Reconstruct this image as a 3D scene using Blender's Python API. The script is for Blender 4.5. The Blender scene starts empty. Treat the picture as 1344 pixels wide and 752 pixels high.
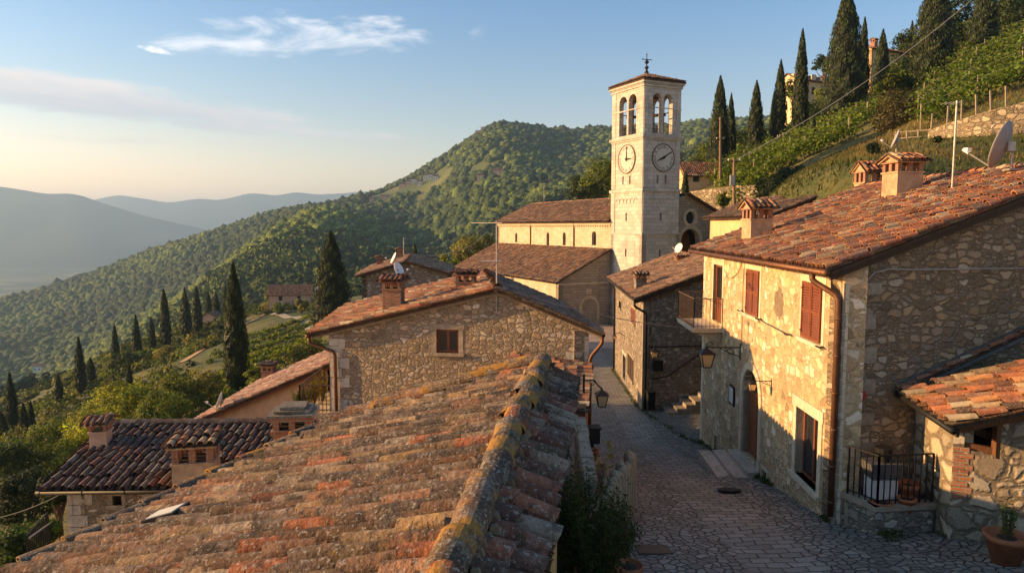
import bpy, math, random
import numpy as np
from mathutils import Vector, Matrix
from mathutils.geometry import tessellate_polygon
R = math.radians
rng = np.random.default_rng(7)
random.seed(7)
scene = bpy.context.scene
col = scene.collection

# ------------------------------------------------------------------ camera maths (metres, eye at the origin)
F, CX, CY, PIT = 900.0, 672.0, 376.0, R(5.02)
CP, SP = math.cos(PIT), math.sin(PIT)
def ray(x, y):
    u, v = (x - CX) / F, (CY - y) / F
    return np.array([u, CP + v * SP, -SP + v * CP])
def at(x, y, Y):
    d = ray(x, y)
    return d * (Y / d[1])

# ------------------------------------------------------------------ mesh builder
def nrm(v):
    v = np.asarray(v, float)
    return v / (np.linalg.norm(v) + 1e-12)
class MB:
    def __init__(self):
        self.v, self.lv, self.lt, self.mi, self.c = [], [], [], [], []
        self.n = 0
    def add(self, verts, faces, mi=0, colr=None):
        verts = np.asarray(verts, np.float64).reshape(-1, 3)
        self.v.append(verts)
        if isinstance(faces, np.ndarray):
            k = faces.shape[1]
            self.lv.append((faces + self.n).ravel().astype(np.int32))
            self.lt.append(np.full(len(faces), k, np.int32)); nf = len(faces)
        else:
            self.lv.append(np.array([i + self.n for f in faces for i in f], np.int32))
            self.lt.append(np.array([len(f) for f in faces], np.int32)); nf = len(faces)
        self.mi.append(np.full(nf, mi, np.int32))
        if colr is None: colr = np.ones((len(verts), 3)) * .5
        colr = np.asarray(colr, np.float64)
        if colr.ndim == 1: colr = np.tile(colr, (len(verts), 1))
        self.c.append(colr)
        self.n += len(verts)
        return self
    def hexa(self, p, mi=0, colr=None):   # 8 points: bottom 4 ccw, top 4 ccw
        return self.add(p, [(0,3,2,1),(4,5,6,7),(0,1,5,4),(1,2,6,5),(2,3,7,6),(3,0,4,7)], mi, colr)
    def box(self, c, s, rz=0, mi=0, colr=None):
        x, y, z = np.array(s) / 2.0
        p = np.array([(-x,-y,-z),(x,-y,-z),(x,y,-z),(-x,y,-z),(-x,-y,z),(x,-y,z),(x,y,z),(-x,y,z)])
        ca, sa = math.cos(rz), math.sin(rz)
        q = p.copy(); q[:,0] = p[:,0]*ca - p[:,1]*sa; q[:,1] = p[:,0]*sa + p[:,1]*ca
        return self.hexa(q + np.array(c), mi, colr)
    def bar(self, a, b, w, h=None, mi=0, up=(0,0,1), colr=None):
        h = h or w
        a, b = np.array(a, float), np.array(b, float)
        d = nrm(b - a); s = np.cross(d, up)
        if np.linalg.norm(s) < 1e-4: s = np.cross(d, (0,1,0))
        s = nrm(s); t = np.cross(s, d)
        s = s*w/2; t = t*h/2
        return self.hexa([a-s-t, a+s-t, a+s+t, a-s+t, b-s-t, b+s-t, b+s+t, b-s+t], mi, colr)
    def tube(self, pts, r, seg=8, mi=0, cap=True, colr=None):
        pts = [np.array(p, float) for p in pts]
        rs = r if hasattr(r, '__len__') else [r]*len(pts)
        V = []; prev = None
        for i, p in enumerate(pts):
            d = nrm(pts[min(i+1, len(pts)-1)] - pts[max(i-1, 0)])
            if prev is None:
                s = np.cross(d, (0,0,1))
                if np.linalg.norm(s) < 1e-3: s = np.cross(d, (0,1,0))
            else: s = prev - d*np.dot(prev, d)
            s = nrm(s); prev = s; t = np.cross(d, s)
            for k in range(seg):
                a = 2*math.pi*k/seg
                V.append(p + rs[i]*(math.cos(a)*s + math.sin(a)*t))
        fs = []
        for i in range(len(pts)-1):
            for k in range(seg):
                fs.append((i*seg+k, i*seg+(k+1)%seg, (i+1)*seg+(k+1)%seg, (i+1)*seg+k))
        if cap:
            fs.append(tuple(range(seg-1, -1, -1))); fs.append(tuple((len(pts)-1)*seg+k for k in range(seg)))
        return self.add(V, fs, mi, colr)
    def lathe(self, c, prof, seg=16, mi=0, colr=None, rz=0):
        V = []
        for (r, z) in prof:
            for k in range(seg):
                a = 2*math.pi*k/seg + rz
                V.append((c[0]+r*math.cos(a), c[1]+r*math.sin(a), c[2]+z))
        fs = [(i*seg+k, i*seg+(k+1)%seg, (i+1)*seg+(k+1)%seg, (i+1)*seg+k) for i in range(len(prof)-1) for k in range(seg)]
        fs.append(tuple(range(seg-1, -1, -1))); fs.append(tuple((len(prof)-1)*seg+k for k in range(seg)))
        return self.add(V, fs, mi, colr)
    def prism(self, poly, d, mi=0, colr=None):   # planar polygon points (3-D) extruded by vector d
        poly = [np.array(p, float) for p in poly]; n = len(poly); d = np.array(d, float)
        fs = [tuple(range(n-1, -1, -1)), tuple(range(n, 2*n))] + [(i, (i+1)%n, n+(i+1)%n, n+i) for i in range(n)]
        return self.add(poly + [p + d for p in poly], fs, mi, colr)
    def build(self, name, mats, parent=None, smooth=False, uv=True, label=None):
        V = np.concatenate(self.v)
        off = np.array(parent_loc(parent)) if parent is not None else np.zeros(3)
        me = bpy.data.meshes.new(name)
        lv = np.concatenate(self.lv); lt = np.concatenate(self.lt)
        ls = np.concatenate([[0], np.cumsum(lt)[:-1]]).astype(np.int32)
        me.vertices.add(len(V)); me.vertices.foreach_set('co', (V - off).astype(np.float32).ravel())
        me.loops.add(len(lv)); me.loops.foreach_set('vertex_index', lv)
        me.polygons.add(len(lt)); me.polygons.foreach_set('loop_start', ls)
        mats = mats if isinstance(mats, (list, tuple)) else [mats]
        for m in mats: me.materials.append(m)
        me.polygons.foreach_set('material_index', np.concatenate(self.mi))
        me.update(calc_edges=True); me.validate()
        me.polygons.foreach_set('use_smooth', np.full(len(me.polygons), bool(smooth)))
        C = np.concatenate(self.c)
        if len(me.vertices) == len(C):
            a = me.color_attributes.new('Col', 'FLOAT_COLOR', 'POINT')
            a.data.foreach_set('color', np.hstack([C, np.ones((len(C), 1))]).astype(np.float32).ravel())
        if uv and len(me.polygons) < 400000:
            np_ = len(me.polygons); N = np.empty(np_*3, np.float32); me.polygons.foreach_get('normal', N); N = N.reshape(-1, 3)
            lt2 = np.empty(np_, np.int32); me.polygons.foreach_get('loop_total', lt2)
            lv2 = np.empty(len(me.loops), np.int32); me.loops.foreach_get('vertex_index', lv2)
            Nl = np.repeat(N, lt2, axis=0); P = V[lv2] if len(V) == len(me.vertices) else None
            if P is not None:
                h = np.hypot(Nl[:,0], Nl[:,1]) + 1e-9
                t = np.stack([-Nl[:,1]/h, Nl[:,0]/h], 1)
                U = P[:,0]*t[:,0] + P[:,1]*t[:,1]; W = P[:,2].copy()
                flat = np.abs(Nl[:,2]) > .75
                U[flat] = P[flat,0]; W[flat] = P[flat,1]
                ul = me.uv_layers.new(name='UVMap')
                ul.data.foreach_set('uv', np.stack([U, W], 1).astype(np.float32).ravel())
        o = bpy.data.objects.new(name, me); col.objects.link(o)
        if parent is not None: o.parent = parent
        if label: o['label'] = label
        return o
LOC = {}
def parent_loc(p):
    l = np.zeros(3)
    while p is not None:
        l = l + np.array(p.location); p = p.parent
    return l
def tag(o, label, cat, group=None):
    o['label'] = label; o['category'] = cat
    if group: o['group'] = group
    return o
def thing(name, label, cat, loc=(0,0,0), group=None):
    o = bpy.data.objects.new(name, None); col.objects.link(o); o.location = tuple(float(c) for c in loc)
    o.empty_display_size = .3
    return tag(o, label, cat, group)
def struct(o, kind='structure'):
    o['kind'] = kind; return o
def dup(root, loc, rz=0, s=(1,1,1), label=None, group=None):
    r = root.copy(); col.objects.link(r); r.location = tuple(float(c) for c in loc); r.rotation_euler = (0,0,rz); r.scale = s
    if label: r['label'] = label
    if group: r['group'] = group
    for ch in list(root.children):
        c = ch.copy(); col.objects.link(c); c.parent = r
        for g in list(ch.children):
            d = g.copy(); col.objects.link(d); d.parent = c
    return r

# ------------------------------------------------------------------ vertical plane frame
class Pl:
    """Vertical plane through P0 and P1 (plan points); u along it, z absolute height, w outwards."""
    def __init__(self, P0, P1, out):
        self.P0 = np.array(P0[:2], float); self.P1 = np.array(P1[:2], float)
        self.L = np.linalg.norm(self.P1 - self.P0); self.t = (self.P1 - self.P0)/self.L
        n = np.array([self.t[1], -self.t[0]])
        if np.dot(n, np.array(out, float)) < 0: n = -n
        self.n = n
    def p(self, u, z, w=0):
        q = self.P0 + self.t*u + self.n*w
        return np.array([q[0], q[1], z])
    def hit(self, x, y, w=0):
        d = ray(x, y)
        k = np.dot(self.P0 + self.n*w, self.n) / np.dot(d[:2], self.n)
        q = d*k
        return float(np.dot(q[:2]-self.P0, self.t)), float(q[2])
    def box(self, mb, u0, u1, z0, z1, w0, w1, mi=0, colr=None):
        P = self.p
        return mb.hexa([P(u0,z0,w1),P(u1,z0,w1),P(u1,z0,w0),P(u0,z0,w0),P(u0,z1,w1),P(u1,z1,w1),P(u1,z1,w0),P(u0,z1,w0)], mi, colr)
    def wall(self, mb, outline, holes=(), th=.35, mi=0, w=0, mi_rev=None, nsub=0):
        loops = [list(outline)] + [list(h) for h in holes]
        tri = tessellate_polygon([[Vector((u, z, 0)) for u, z in l] for l in loops])
        flat = [q for l in loops for q in l]
        n = len(flat)
        V = [self.p(u, z, w) for u, z in flat] + [self.p(u, z, w - th) for u, z in flat]
        fs = [tuple(t) for t in tri] + [tuple(i+n for i in t[::-1]) for t in tri]
        mb.add(V, fs, mi)
        k = 0; fr = []
        for l in loops:
            m = len(l)
            for i in range(m): fr.append((k+i, k+(i+1)%m, n+k+(i+1)%m, n+k+i))
            k += m
        mb.add(V, fr, mi if mi_rev is None else mi_rev)
        return mb
def rect(u0, u1, z0, z1): return [(u0,z0),(u1,z0),(u1,z1),(u0,z1)]
def arch(u0, u1, z0, zs, k=10, rise=None):
    c, r = (u0+u1)/2, (u1-u0)/2; rise = rise or r
    return [(u0,z0),(u1,z0)] + [(c + r*math.cos(math.pi*i/k), zs + rise*math.sin(math.pi*i/k)) for i in range(k+1)]
def arch_ring(pl, mb, u0, u1, z0, zs, t, w0, w1, mi=0, k=12, rise=None):
    c, r = (u0+u1)/2, abs(u1-u0)/2; rise = rise or r
    pl.box(mb, u0-t, u0, z0, zs, w0, w1, mi); pl.box(mb, u1, u1+t, z0, zs, w0, w1, mi)
    for i in range(k):
        a0, a1 = math.pi*i/k, math.pi*(i+.94)/k
        def q(a, e, w): return pl.p(c + (r+e)*math.cos(a), zs + (rise+e)*math.sin(a), w)
        mb.hexa([q(a0,0,w1), q(a0,t,w1), q(a0,t,w0), q(a0,0,w0), q(a1,0,w1), q(a1,t,w1), q(a1,t,w0), q(a1,0,w0)], mi)

# ------------------------------------------------------------------ materials
def newmat(name):
    m = bpy.data.materials.new(name); m.use_nodes = True
    nt = m.node_tree; b = nt.nodes['Principled BSDF']; b.inputs['Roughness'].default_value = .85
    b.inputs['Specular IOR Level'].default_value = .25
    return m, nt, b
def nd(nt, t, **kw):
    n = nt.nodes.new(t)
    for k, v in kw.items():
        if k.startswith('i_'):
            key = k[2:].replace('_', ' ')
            key = int(key) if key.isdigit() else key
            if hasattr(v, 'is_output'): nt.links.new(v, n.inputs[key])
            else: n.inputs[key].default_value = v
        else: setattr(n, k, v)
    return n
def mth(nt, op, a, b=None, c=None, clamp=False):
    n = nt.nodes.new('ShaderNodeMath'); n.operation = op; n.use_clamp = clamp
    for i, v in enumerate((a, b, c)):
        if v is None: continue
        if hasattr(v, 'is_output'): nt.links.new(v, n.inputs[i])
        else: n.inputs[i].default_value = v
    return n.outputs[0]
def mixc(nt, f, a, b, mode='MIX'):
    n = nt.nodes.new('ShaderNodeMix'); n.data_type = 'RGBA'; n.blend_type = mode
    for s, v in ((n.inputs[0], f), (n.inputs[6], a), (n.inputs[7], b)):
        if hasattr(v, 'is_output'): nt.links.new(v, s)
        else: s.default_value = (*v, 1) if isinstance(v, (tuple, list)) and len(v) == 3 else v
    return n.outputs[2]
def ramp(nt, f, stops, interp='LINEAR'):
    n = nt.nodes.new('ShaderNodeValToRGB'); n.color_ramp.interpolation = interp
    e = n.color_ramp.elements
    while len(e) < len(stops): e.new(.5)
    for q, (p, c) in zip(e, stops):
        q.position = p; q.color = (*c, 1) if hasattr(c, '__len__') else (c, c, c, 1)
    nt.links.new(f, n.inputs[0]); return n.outputs[0]
def sstep(nt, v, a, b):
    n = nt.nodes.new('ShaderNodeMapRange'); n.interpolation_type = 'SMOOTHSTEP'
    nt.links.new(v, n.inputs[0]); n.inputs[1].default_value = a; n.inputs[2].default_value = b
    return n.outputs[0]
def pos(nt): return nd(nt, 'ShaderNodeNewGeometry').outputs['Position']
def noise(nt, vec, sc, det=4, rough=.55, dist=0, dim='3D'):
    n = nd(nt, 'ShaderNodeTexNoise', i_Scale=sc, i_Detail=det, i_Roughness=rough, i_Distortion=dist); n.noise_dimensions = dim
    nt.links.new(vec, n.inputs['Vector']); return n
def bump(nt, b, h, dist, st=1.0):
    n = nd(nt, 'ShaderNodeBump', i_Distance=dist, i_Strength=st, i_Height=h)
    nt.links.new(n.outputs[0], b.inputs['Normal']); return n
def setc(nt, b, c): nt.links.new(c, b.inputs['Base Color'])

def mat_flat(name, c, rough=.7, metal=0, var=.25, sc=6, bmp=.003):
    m, nt, b = newmat(name); p = pos(nt)
    n = noise(nt, p, sc, 5)
    n2 = noise(nt, p, sc*.13, 3)
    f = mth(nt, 'ADD', mth(nt, 'MULTIPLY', n.outputs[0], .6), mth(nt, 'MULTIPLY', n2.outputs[0], .4))
    f = sstep(nt, f, .3, .7)
    lo = tuple(x*(1-var) for x in c); hi = tuple(min(1, x*(1+var)) for x in c)
    setc(nt, b, mixc(nt, f, lo, hi)); b.inputs['Roughness'].default_value = rough; b.inputs['Metallic'].default_value = metal
    if bmp: bump(nt, b, n.outputs[0], bmp)
    return m
def mat_rubble(name, stones, mortar, size=.3, sq=1.6, mw=.05, bmp=.05, rnd=.95, stain=(.05,.045,.035), stain_amt=.3, gapd=.75):
    """Irregular laid stone in the wall's own plane: cells, mortar joints, weathering."""
    m, nt, b = newmat(name)
    uv = nd(nt, 'ShaderNodeTexCoord').outputs['UV']; p = pos(nt)
    nz = noise(nt, uv, 2.2, 3, dim='2D'); nz2 = noise(nt, uv, 9, 3, dim='2D')
    d1 = nd(nt, 'ShaderNodeVectorMath', operation='MULTIPLY_ADD', i_0=nz.outputs['Color'], i_1=(.22,.16,0), i_2=uv)
    d2 = nd(nt, 'ShaderNodeVectorMath', operation='MULTIPLY_ADD', i_0=nz2.outputs['Color'], i_1=(.05,.05,0), i_2=d1.outputs[0])
    mp = nd(nt, 'ShaderNodeMapping', i_Vector=d2.outputs[0], i_Scale=(1/size, sq/size, 1))
    def vor(sc):
        a_ = nd(nt, 'ShaderNodeTexVoronoi', voronoi_dimensions='2D', feature='F1', i_Vector=mp.outputs[0], i_Scale=sc, i_Randomness=rnd)
        e_ = nd(nt, 'ShaderNodeTexVoronoi', voronoi_dimensions='2D', feature='DISTANCE_TO_EDGE', i_Vector=mp.outputs[0], i_Scale=sc, i_Randomness=rnd)
        return nd(nt, 'ShaderNodeSeparateColor', i_Color=a_.outputs['Color']), mth(nt, 'DIVIDE', e_.outputs['Distance'], sc)
    sA_, eA_ = vor(1.0); sB_, eB_ = vor(1.9)
    pickb = mth(nt, 'LESS_THAN', sA_.outputs[2], .42)          # some cells are filled with smaller stones
    def sel(a_, b_): return mth(nt, 'ADD', mth(nt, 'MULTIPLY', b_, pickb), mth(nt, 'MULTIPLY', a_, mth(nt, 'SUBTRACT', 1, pickb)))
    r0, r1, r2 = (sel(sA_.outputs[k_], sB_.outputs[k_]) for k_ in (0, 1, 2))
    ed0 = mth(nt, 'MINIMUM', eA_, mth(nt, 'ADD', eB_, mth(nt, 'MULTIPLY', mth(nt, 'SUBTRACT', 1, pickb), 9)))
    k = len(stones); c = ramp(nt, r0, [((i+.5)/k, s) for i, s in enumerate(stones)])
    val = mth(nt, 'MULTIPLY_ADD', r1, .75, .6)
    fine = noise(nt, p, 22, 6, .65); med = noise(nt, p, 5, 5, .6); bigN = noise(nt, p, .45, 4, .6)
    val = mth(nt, 'MULTIPLY', val, mth(nt, 'MULTIPLY_ADD', fine.outputs[0], 1.1, .45))
    c = mixc(nt, 1, c, nd(nt, 'ShaderNodeCombineColor', i_Red=val, i_Green=val, i_Blue=val).outputs[0], 'MULTIPLY')
    jag = mth(nt, 'ADD', mth(nt, 'MULTIPLY_ADD', med.outputs[0], .14, -.07), mth(nt, 'MULTIPLY_ADD', fine.outputs[0], .07, -.035))
    ed = mth(nt, 'SUBTRACT', mth(nt, 'ADD', ed0, jag), mth(nt, 'MULTIPLY', mth(nt, 'POWER', r2, 2.0), .07))
    edge = sstep(nt, ed, mw*.2, mw*1.6)
    mc = mixc(nt, sstep(nt, fine.outputs[0], .35, .7), tuple(x*.68 for x in mortar), tuple(x*1.1 for x in mortar))
    c = mixc(nt, edge, mc, c)
    gap = mth(nt, 'MULTIPLY', mth(nt, 'SUBTRACT', 1, sstep(nt, ed0, .0, .035)), sstep(nt, med.outputs[0], .42, .6))
    c = mixc(nt, mth(nt, 'MULTIPLY', gap, gapd), c, tuple(x*.25 for x in mortar))
    st = mth(nt, 'MULTIPLY', sstep(nt, bigN.outputs[0], .48, .72), stain_amt)
    c = mixc(nt, st, c, stain)
    spk = mth(nt, 'MULTIPLY', sstep(nt, noise(nt, p, 60, 2).outputs[0], .66, .74), .35)
    c = mixc(nt, spk, c, (.5,.46,.38))
    setc(nt, b, c)
    rnd_h = mth(nt, 'MULTIPLY', r2, .35)
    dome = sstep(nt, ed, 0, .16)
    h = mth(nt, 'MULTIPLY', dome, mth(nt, 'ADD', rnd_h, .65))
    h = mth(nt, 'ADD', h, mth(nt, 'MULTIPLY', fine.outputs[0], .22))
    h = mth(nt, 'ADD', h, mth(nt, 'MULTIPLY', med.outputs[0], .3))
    bump(nt, b, h, bmp); b.inputs['Roughness'].default_value = .92
    return m
def mat_ashlar(name, c1, c2, mortar, bw=.6, bh=.3, mw=.012, bmp=.015, stain=(.12,.11,.1), sa=.35):
    m, nt, b = newmat(name)
    uv = nd(nt, 'ShaderNodeTexCoord').outputs['UV']; p = pos(nt)
    nz = noise(nt, uv, 3, 3, dim='2D')
    d1 = nd(nt, 'ShaderNodeVectorMath', operation='MULTIPLY_ADD', i_0=nz.outputs['Color'], i_1=(.02,.012,0), i_2=uv)
    br = nd(nt, 'ShaderNodeTexBrick', i_Vector=d1.outputs[0], i_Scale=1.0, i_Color1=(0,0,0,1), i_Color2=(1,1,1,1), i_Mortar=(.5,.5,.5,1))
    br.inputs['Mortar Size'].default_value = mw; br.inputs['Brick Width'].default_value = bw; br.inputs['Row Height'].default_value = bh
    br.inputs['Mortar Smooth'].default_value = .3; br.inputs['Bias'].default_value = 0
    fine = noise(nt, p, 14, 6, .65); big = noise(nt, p, .5, 5, .62)
    sep = nd(nt, 'ShaderNodeSeparateColor', i_Color=br.outputs['Color']).outputs[0]
    c = mixc(nt, sep, c1, c2)
    v = mth(nt, 'MULTIPLY_ADD', fine.outputs[0], .7, .65)
    c = mixc(nt, 1, c, nd(nt, 'ShaderNodeCombineColor', i_Red=v, i_Green=v, i_Blue=v).outputs[0], 'MULTIPLY')
    c = mixc(nt, br.outputs['Fac'], c, mortar)
    c = mixc(nt, mth(nt, 'MULTIPLY', sstep(nt, big.outputs[0], .45, .75), sa), c, stain)
    stk = noise(nt, nd(nt, 'ShaderNodeMapping', i_Vector=p, i_Scale=(2.6,2.6,.22)).outputs[0], 1.0, 5, .65)
    c = mixc(nt, mth(nt, 'MULTIPLY', sstep(nt, stk.outputs[0], .52, .72), sa*.9), c, stain)
    setc(nt, b, c)
    h = mth(nt, 'ADD', mth(nt, 'SUBTRACT', 1, br.outputs['Fac']), mth(nt, 'MULTIPLY', fine.outputs[0], .5))
    bump(nt, b, h, bmp); return m
def mat_tile(name, lichen=.5, dark=.4, orange=.0, gain=1.0, scale=1.0, bmp=.012):
    m, nt, b = newmat(name); p = pos(nt)
    a = nd(nt, 'ShaderNodeAttribute', attribute_name='Col').outputs['Color']
    n1 = noise(nt, p, 9*scale, 6, .68); n2 = noise(nt, p, 34*scale, 5, .7); n3 = noise(nt, p, 2.3*scale, 4, .6); n4 = noise(nt, p, 70*scale, 3, .6); n5 = noise(nt, p, 20*scale, 5, .75)
    v = mth(nt, 'MULTIPLY', mth(nt, 'MULTIPLY_ADD', n2.outputs[0], 1.1, .45), gain)
    c = mixc(nt, 1, a, nd(nt, 'ShaderNodeCombineColor', i_Red=v, i_Green=v, i_Blue=v).outputs[0], 'MULTIPLY')
    dk = mth(nt, 'MULTIPLY', sstep(nt, mth(nt, 'ADD', mth(nt, 'MULTIPLY', n1.outputs[0], .65), mth(nt, 'MULTIPLY', n3.outputs[0], .35)), .46, .62), dark)
    c = mixc(nt, dk, c, (.045,.036,.028))
    lf = mth(nt, 'ADD', mth(nt, 'MULTIPLY', n2.outputs[0], .5), mth(nt, 'MULTIPLY', noise(nt, p, 5*scale, 4, .6).outputs[0], .5))
    li = mth(nt, 'MULTIPLY', sstep(nt, lf, .5, .6), lichen)
    c = mixc(nt, li, c, mixc(nt, n4.outputs[0], (.19,.165,.125), (.42,.38,.31)))
    c = mixc(nt, mth(nt, 'MULTIPLY', sstep(nt, n5.outputs[0], .56, .63), dark*.9), c, (.05,.04,.03))
    c = mixc(nt, mth(nt, 'MULTIPLY', sstep(nt, noise(nt, p, 46*scale, 3, .7).outputs[0], .58, .63), min(.85, .35+lichen*.7)), c, (.44,.41,.34))
    if orange:
        of = mth(nt, 'MULTIPLY', sstep(nt, noise(nt, p, 3.2*scale, 5, .62).outputs[0], .5, .6), orange)
        c = mixc(nt, of, c, mixc(nt, n4.outputs[0], (.28,.13,.02), (.5,.27,.05)))
    setc(nt, b, c); b.inputs['Roughness'].default_value = .95
    h = mth(nt, 'ADD', mth(nt, 'MULTIPLY', n2.outputs[0], .6), mth(nt, 'MULTIPLY', n1.outputs[0], 1.0))
    bump(nt, b, h, bmp); return m
def mat_leaf(name, gain=1.0, trans=.42):
    m, nt, b = newmat(name)
    a = nd(nt, 'ShaderNodeAttribute', attribute_name='Col').outputs['Color']
    c = mixc(nt, 1, a, (gain, gain, gain), 'MULTIPLY')
    setc(nt, b, c); b.inputs['Roughness'].default_value = .6
    t = nd(nt, 'ShaderNodeBsdfTranslucent'); nt.links.new(mixc(nt, 1, c, (1.2,1.15,.5), 'MULTIPLY'), t.inputs[0])
    ms = nd(nt, 'ShaderNodeMixShader', i_0=trans); nt.links.new(b.outputs[0], ms.inputs[1]); nt.links.new(t.outputs[0], ms.inputs[2])
    nt.links.new(ms.outputs[0], nt.nodes['Material Output'].inputs[0]); return m
def mat_wood(name, c, rough=.6):
    m, nt, b = newmat(name); p = pos(nt)
    mp = nd(nt, 'ShaderNodeMapping', i_Vector=p, i_Scale=(14,14,1.6))
    n = noise(nt, mp.outputs[0], 2.5, 5, .6); n2 = noise(nt, p, 1.5, 3)
    f = mth(nt, 'ADD', mth(nt, 'MULTIPLY', n.outputs[0], .7), mth(nt, 'MULTIPLY', n2.outputs[0], .3))
    setc(nt, b, ramp(nt, f, [(.3, tuple(x*.55 for x in c)), (.7, tuple(x*1.3 for x in c))]))
    b.inputs['Roughness'].default_value = rough; bump(nt, b, n.outputs[0], .003); return m
def mat_glass_dark(name, c=(.02,.022,.025)):
    m, nt, b = newmat(name); b.inputs['Base Color'].default_value = (*c, 1); b.inputs['Roughness'].default_value = .06
    b.inputs['Specular IOR Level'].default_value = .7
    n = noise(nt, pos(nt), 1.7, 2); bump(nt, b, n.outputs[0], .004, .4); return m
class M: pass
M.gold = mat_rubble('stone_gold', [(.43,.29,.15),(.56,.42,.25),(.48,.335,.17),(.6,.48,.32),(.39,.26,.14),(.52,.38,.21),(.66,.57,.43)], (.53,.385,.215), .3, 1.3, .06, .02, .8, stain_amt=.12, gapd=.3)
M.mid = mat_rubble('stone_mid', [(.3,.225,.145),(.4,.315,.215),(.34,.25,.155),(.24,.18,.12),(.48,.4,.3),(.38,.26,.14),(.33,.29,.23)], (.29,.22,.14), .22, 1.7, .065, .025, .78, stain_amt=.2, gapd=.6)
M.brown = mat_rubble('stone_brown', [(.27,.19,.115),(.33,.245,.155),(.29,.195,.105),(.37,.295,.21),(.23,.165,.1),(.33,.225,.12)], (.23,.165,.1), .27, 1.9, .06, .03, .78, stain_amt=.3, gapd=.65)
M.grey = mat_rubble('stone_grey', [(.24,.19,.145),(.33,.275,.21),(.28,.225,.165),(.2,.16,.12),(.37,.33,.27)], (.22,.175,.13), .28, 1.8, .065, .025, .78, stain_amt=.3, gapd=.6)
M.pale = mat_rubble('stone_pale', [(.42,.34,.24),(.5,.43,.33),(.38,.3,.2),(.46,.37,.26),(.33,.26,.18)], (.25,.195,.13), .48, 1.3, .06, .05, .85, stain_amt=.2)
M.terr = mat_rubble('stone_terrace', [(.36,.29,.19),(.46,.38,.26),(.3,.23,.14),(.42,.33,.21)], (.25,.2,.13), .5, 1.7, .08, .06, .85, stain_amt=.3)
M.tower = mat_ashlar('ashlar_tower', (.43,.38,.32), (.56,.51,.44), (.3,.26,.21), .75, .36, .012, .012, (.2,.17,.14), .45)
M.church = mat_ashlar('ashlar_church', (.46,.37,.25), (.57,.48,.35), (.4,.32,.21), .55, .28, .02, .012, (.26,.19,.11), .35)
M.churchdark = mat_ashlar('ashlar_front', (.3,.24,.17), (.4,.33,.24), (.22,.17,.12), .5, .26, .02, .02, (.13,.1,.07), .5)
M.block = mat_flat('cut_stone', (.44,.38,.3), .85, 0, .28, 9, .012)
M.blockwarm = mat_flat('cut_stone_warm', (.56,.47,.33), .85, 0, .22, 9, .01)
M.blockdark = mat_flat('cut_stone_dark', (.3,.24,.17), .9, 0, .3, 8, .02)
M.peach = mat_flat('plaster_peach', (.52,.35,.23), .9, 0, .18, 3, .006)
M.ochre = mat_flat('plaster_ochre', (.5,.3,.1), .9, 0, .3, 5, .01)
M.cream = mat_flat('plaster_cream', (.62,.5,.3), .9, 0, .15, 3, .006)
M.yellow = mat_flat('plaster_yellow', (.56,.41,.22), .9, 0, .15, 3, .006)
M.white = mat_flat('plaster_white', (.62,.58,.52), .9, 0, .15, 4, .006)
M.brick = mat_ashlar('brick_red', (.3,.1,.05), (.42,.17,.08), (.32,.25,.18), .22, .07, .012, .012, (.1,.07,.05), .5)
M.wood = mat_wood('wood_brown', (.16,.07,.03)); M.woodred = mat_wood('wood_shutter', (.2,.065,.03), .5); M.woodgrey = mat_wood('wood_weathered', (.3,.25,.17), .9)
M.wooddark = mat_wood('wood_dark', (.06,.035,.02), .8); M.pole = mat_wood('wood_pole', (.22,.14,.08), .9); M.door = mat_wood('wood_door', (.26,.09,.035), .5)
M.iron = mat_flat('iron_black', (.02,.019,.018), .55, .3, .3, 12, 0)
M.ironrust = mat_flat('iron_rust', (.12,.075,.045), .7, .2, .35, 12, 0)
M.copper = mat_flat('copper_pipe', (.13,.06,.03), .5, .4, .3, 7, 0)
M.grmetal = mat_flat('metal_grey', (.35,.33,.3), .5, .5, .25, 9, 0)
M.dish = mat_flat('dish_grey', (.3,.27,.25), .6, 0, .12, 6, 0); M.dishw = mat_flat('dish_white', (.75,.73,.7), .5, 0, .06, 6, 0)
M.cable = mat_flat('cable_grey', (.3,.28,.25), .6, 0, .1, 6, 0); M.cabled = mat_flat('cable_dark', (.05,.05,.05), .6, 0, .1, 6, 0)
M.glass = mat_glass_dark('window_glass'); M.void = mat_flat('dark_inside', (.012,.01,.009), .9, 0, .2, 3, 0)
M.terra = mat_flat('terracotta', (.33,.12,.055), .85, 0, .25, 8, .006)
M.soil = mat_flat('soil', (.05,.035,.022), .95, 0, .3, 20, .01)
M.board = mat_flat('roof_board', (.07,.045,.03), .95, 0, .4, 8, .01)
M.bark = mat_wood('bark', (.11,.075,.05), .95); M.leaf = mat_leaf('leaf'); M.needle = mat_leaf('needle', 1.0, .12)
M.rend = mat_flat('chimney_render', (.4,.27,.16), .9, 0, .32, 5, .015)
M.mtl = mat_flat('mortar', (.22,.155,.09), .95, 0, .3, 10, .015)
M.lead = mat_flat('lead_flashing', (.12,.115,.11), .6, .3, .3, 6, .004)
M.tile_near = mat_tile('tiles_near', .28, .85, .06, .95, .62, .045)
M.tile_ridge = mat_tile('tiles_ridge', .55, .75, .85, .75, .8, .04)
M.tile_red = mat_tile('tiles_red', .36, .42, 0, 1.0, .8)
M.tile_dark = mat_tile('tiles_dark', .3, .7, 0, .8, .8)
M.tile_far = mat_tile('tiles_far', .35, .4, 0, 1.0, .5)
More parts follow.
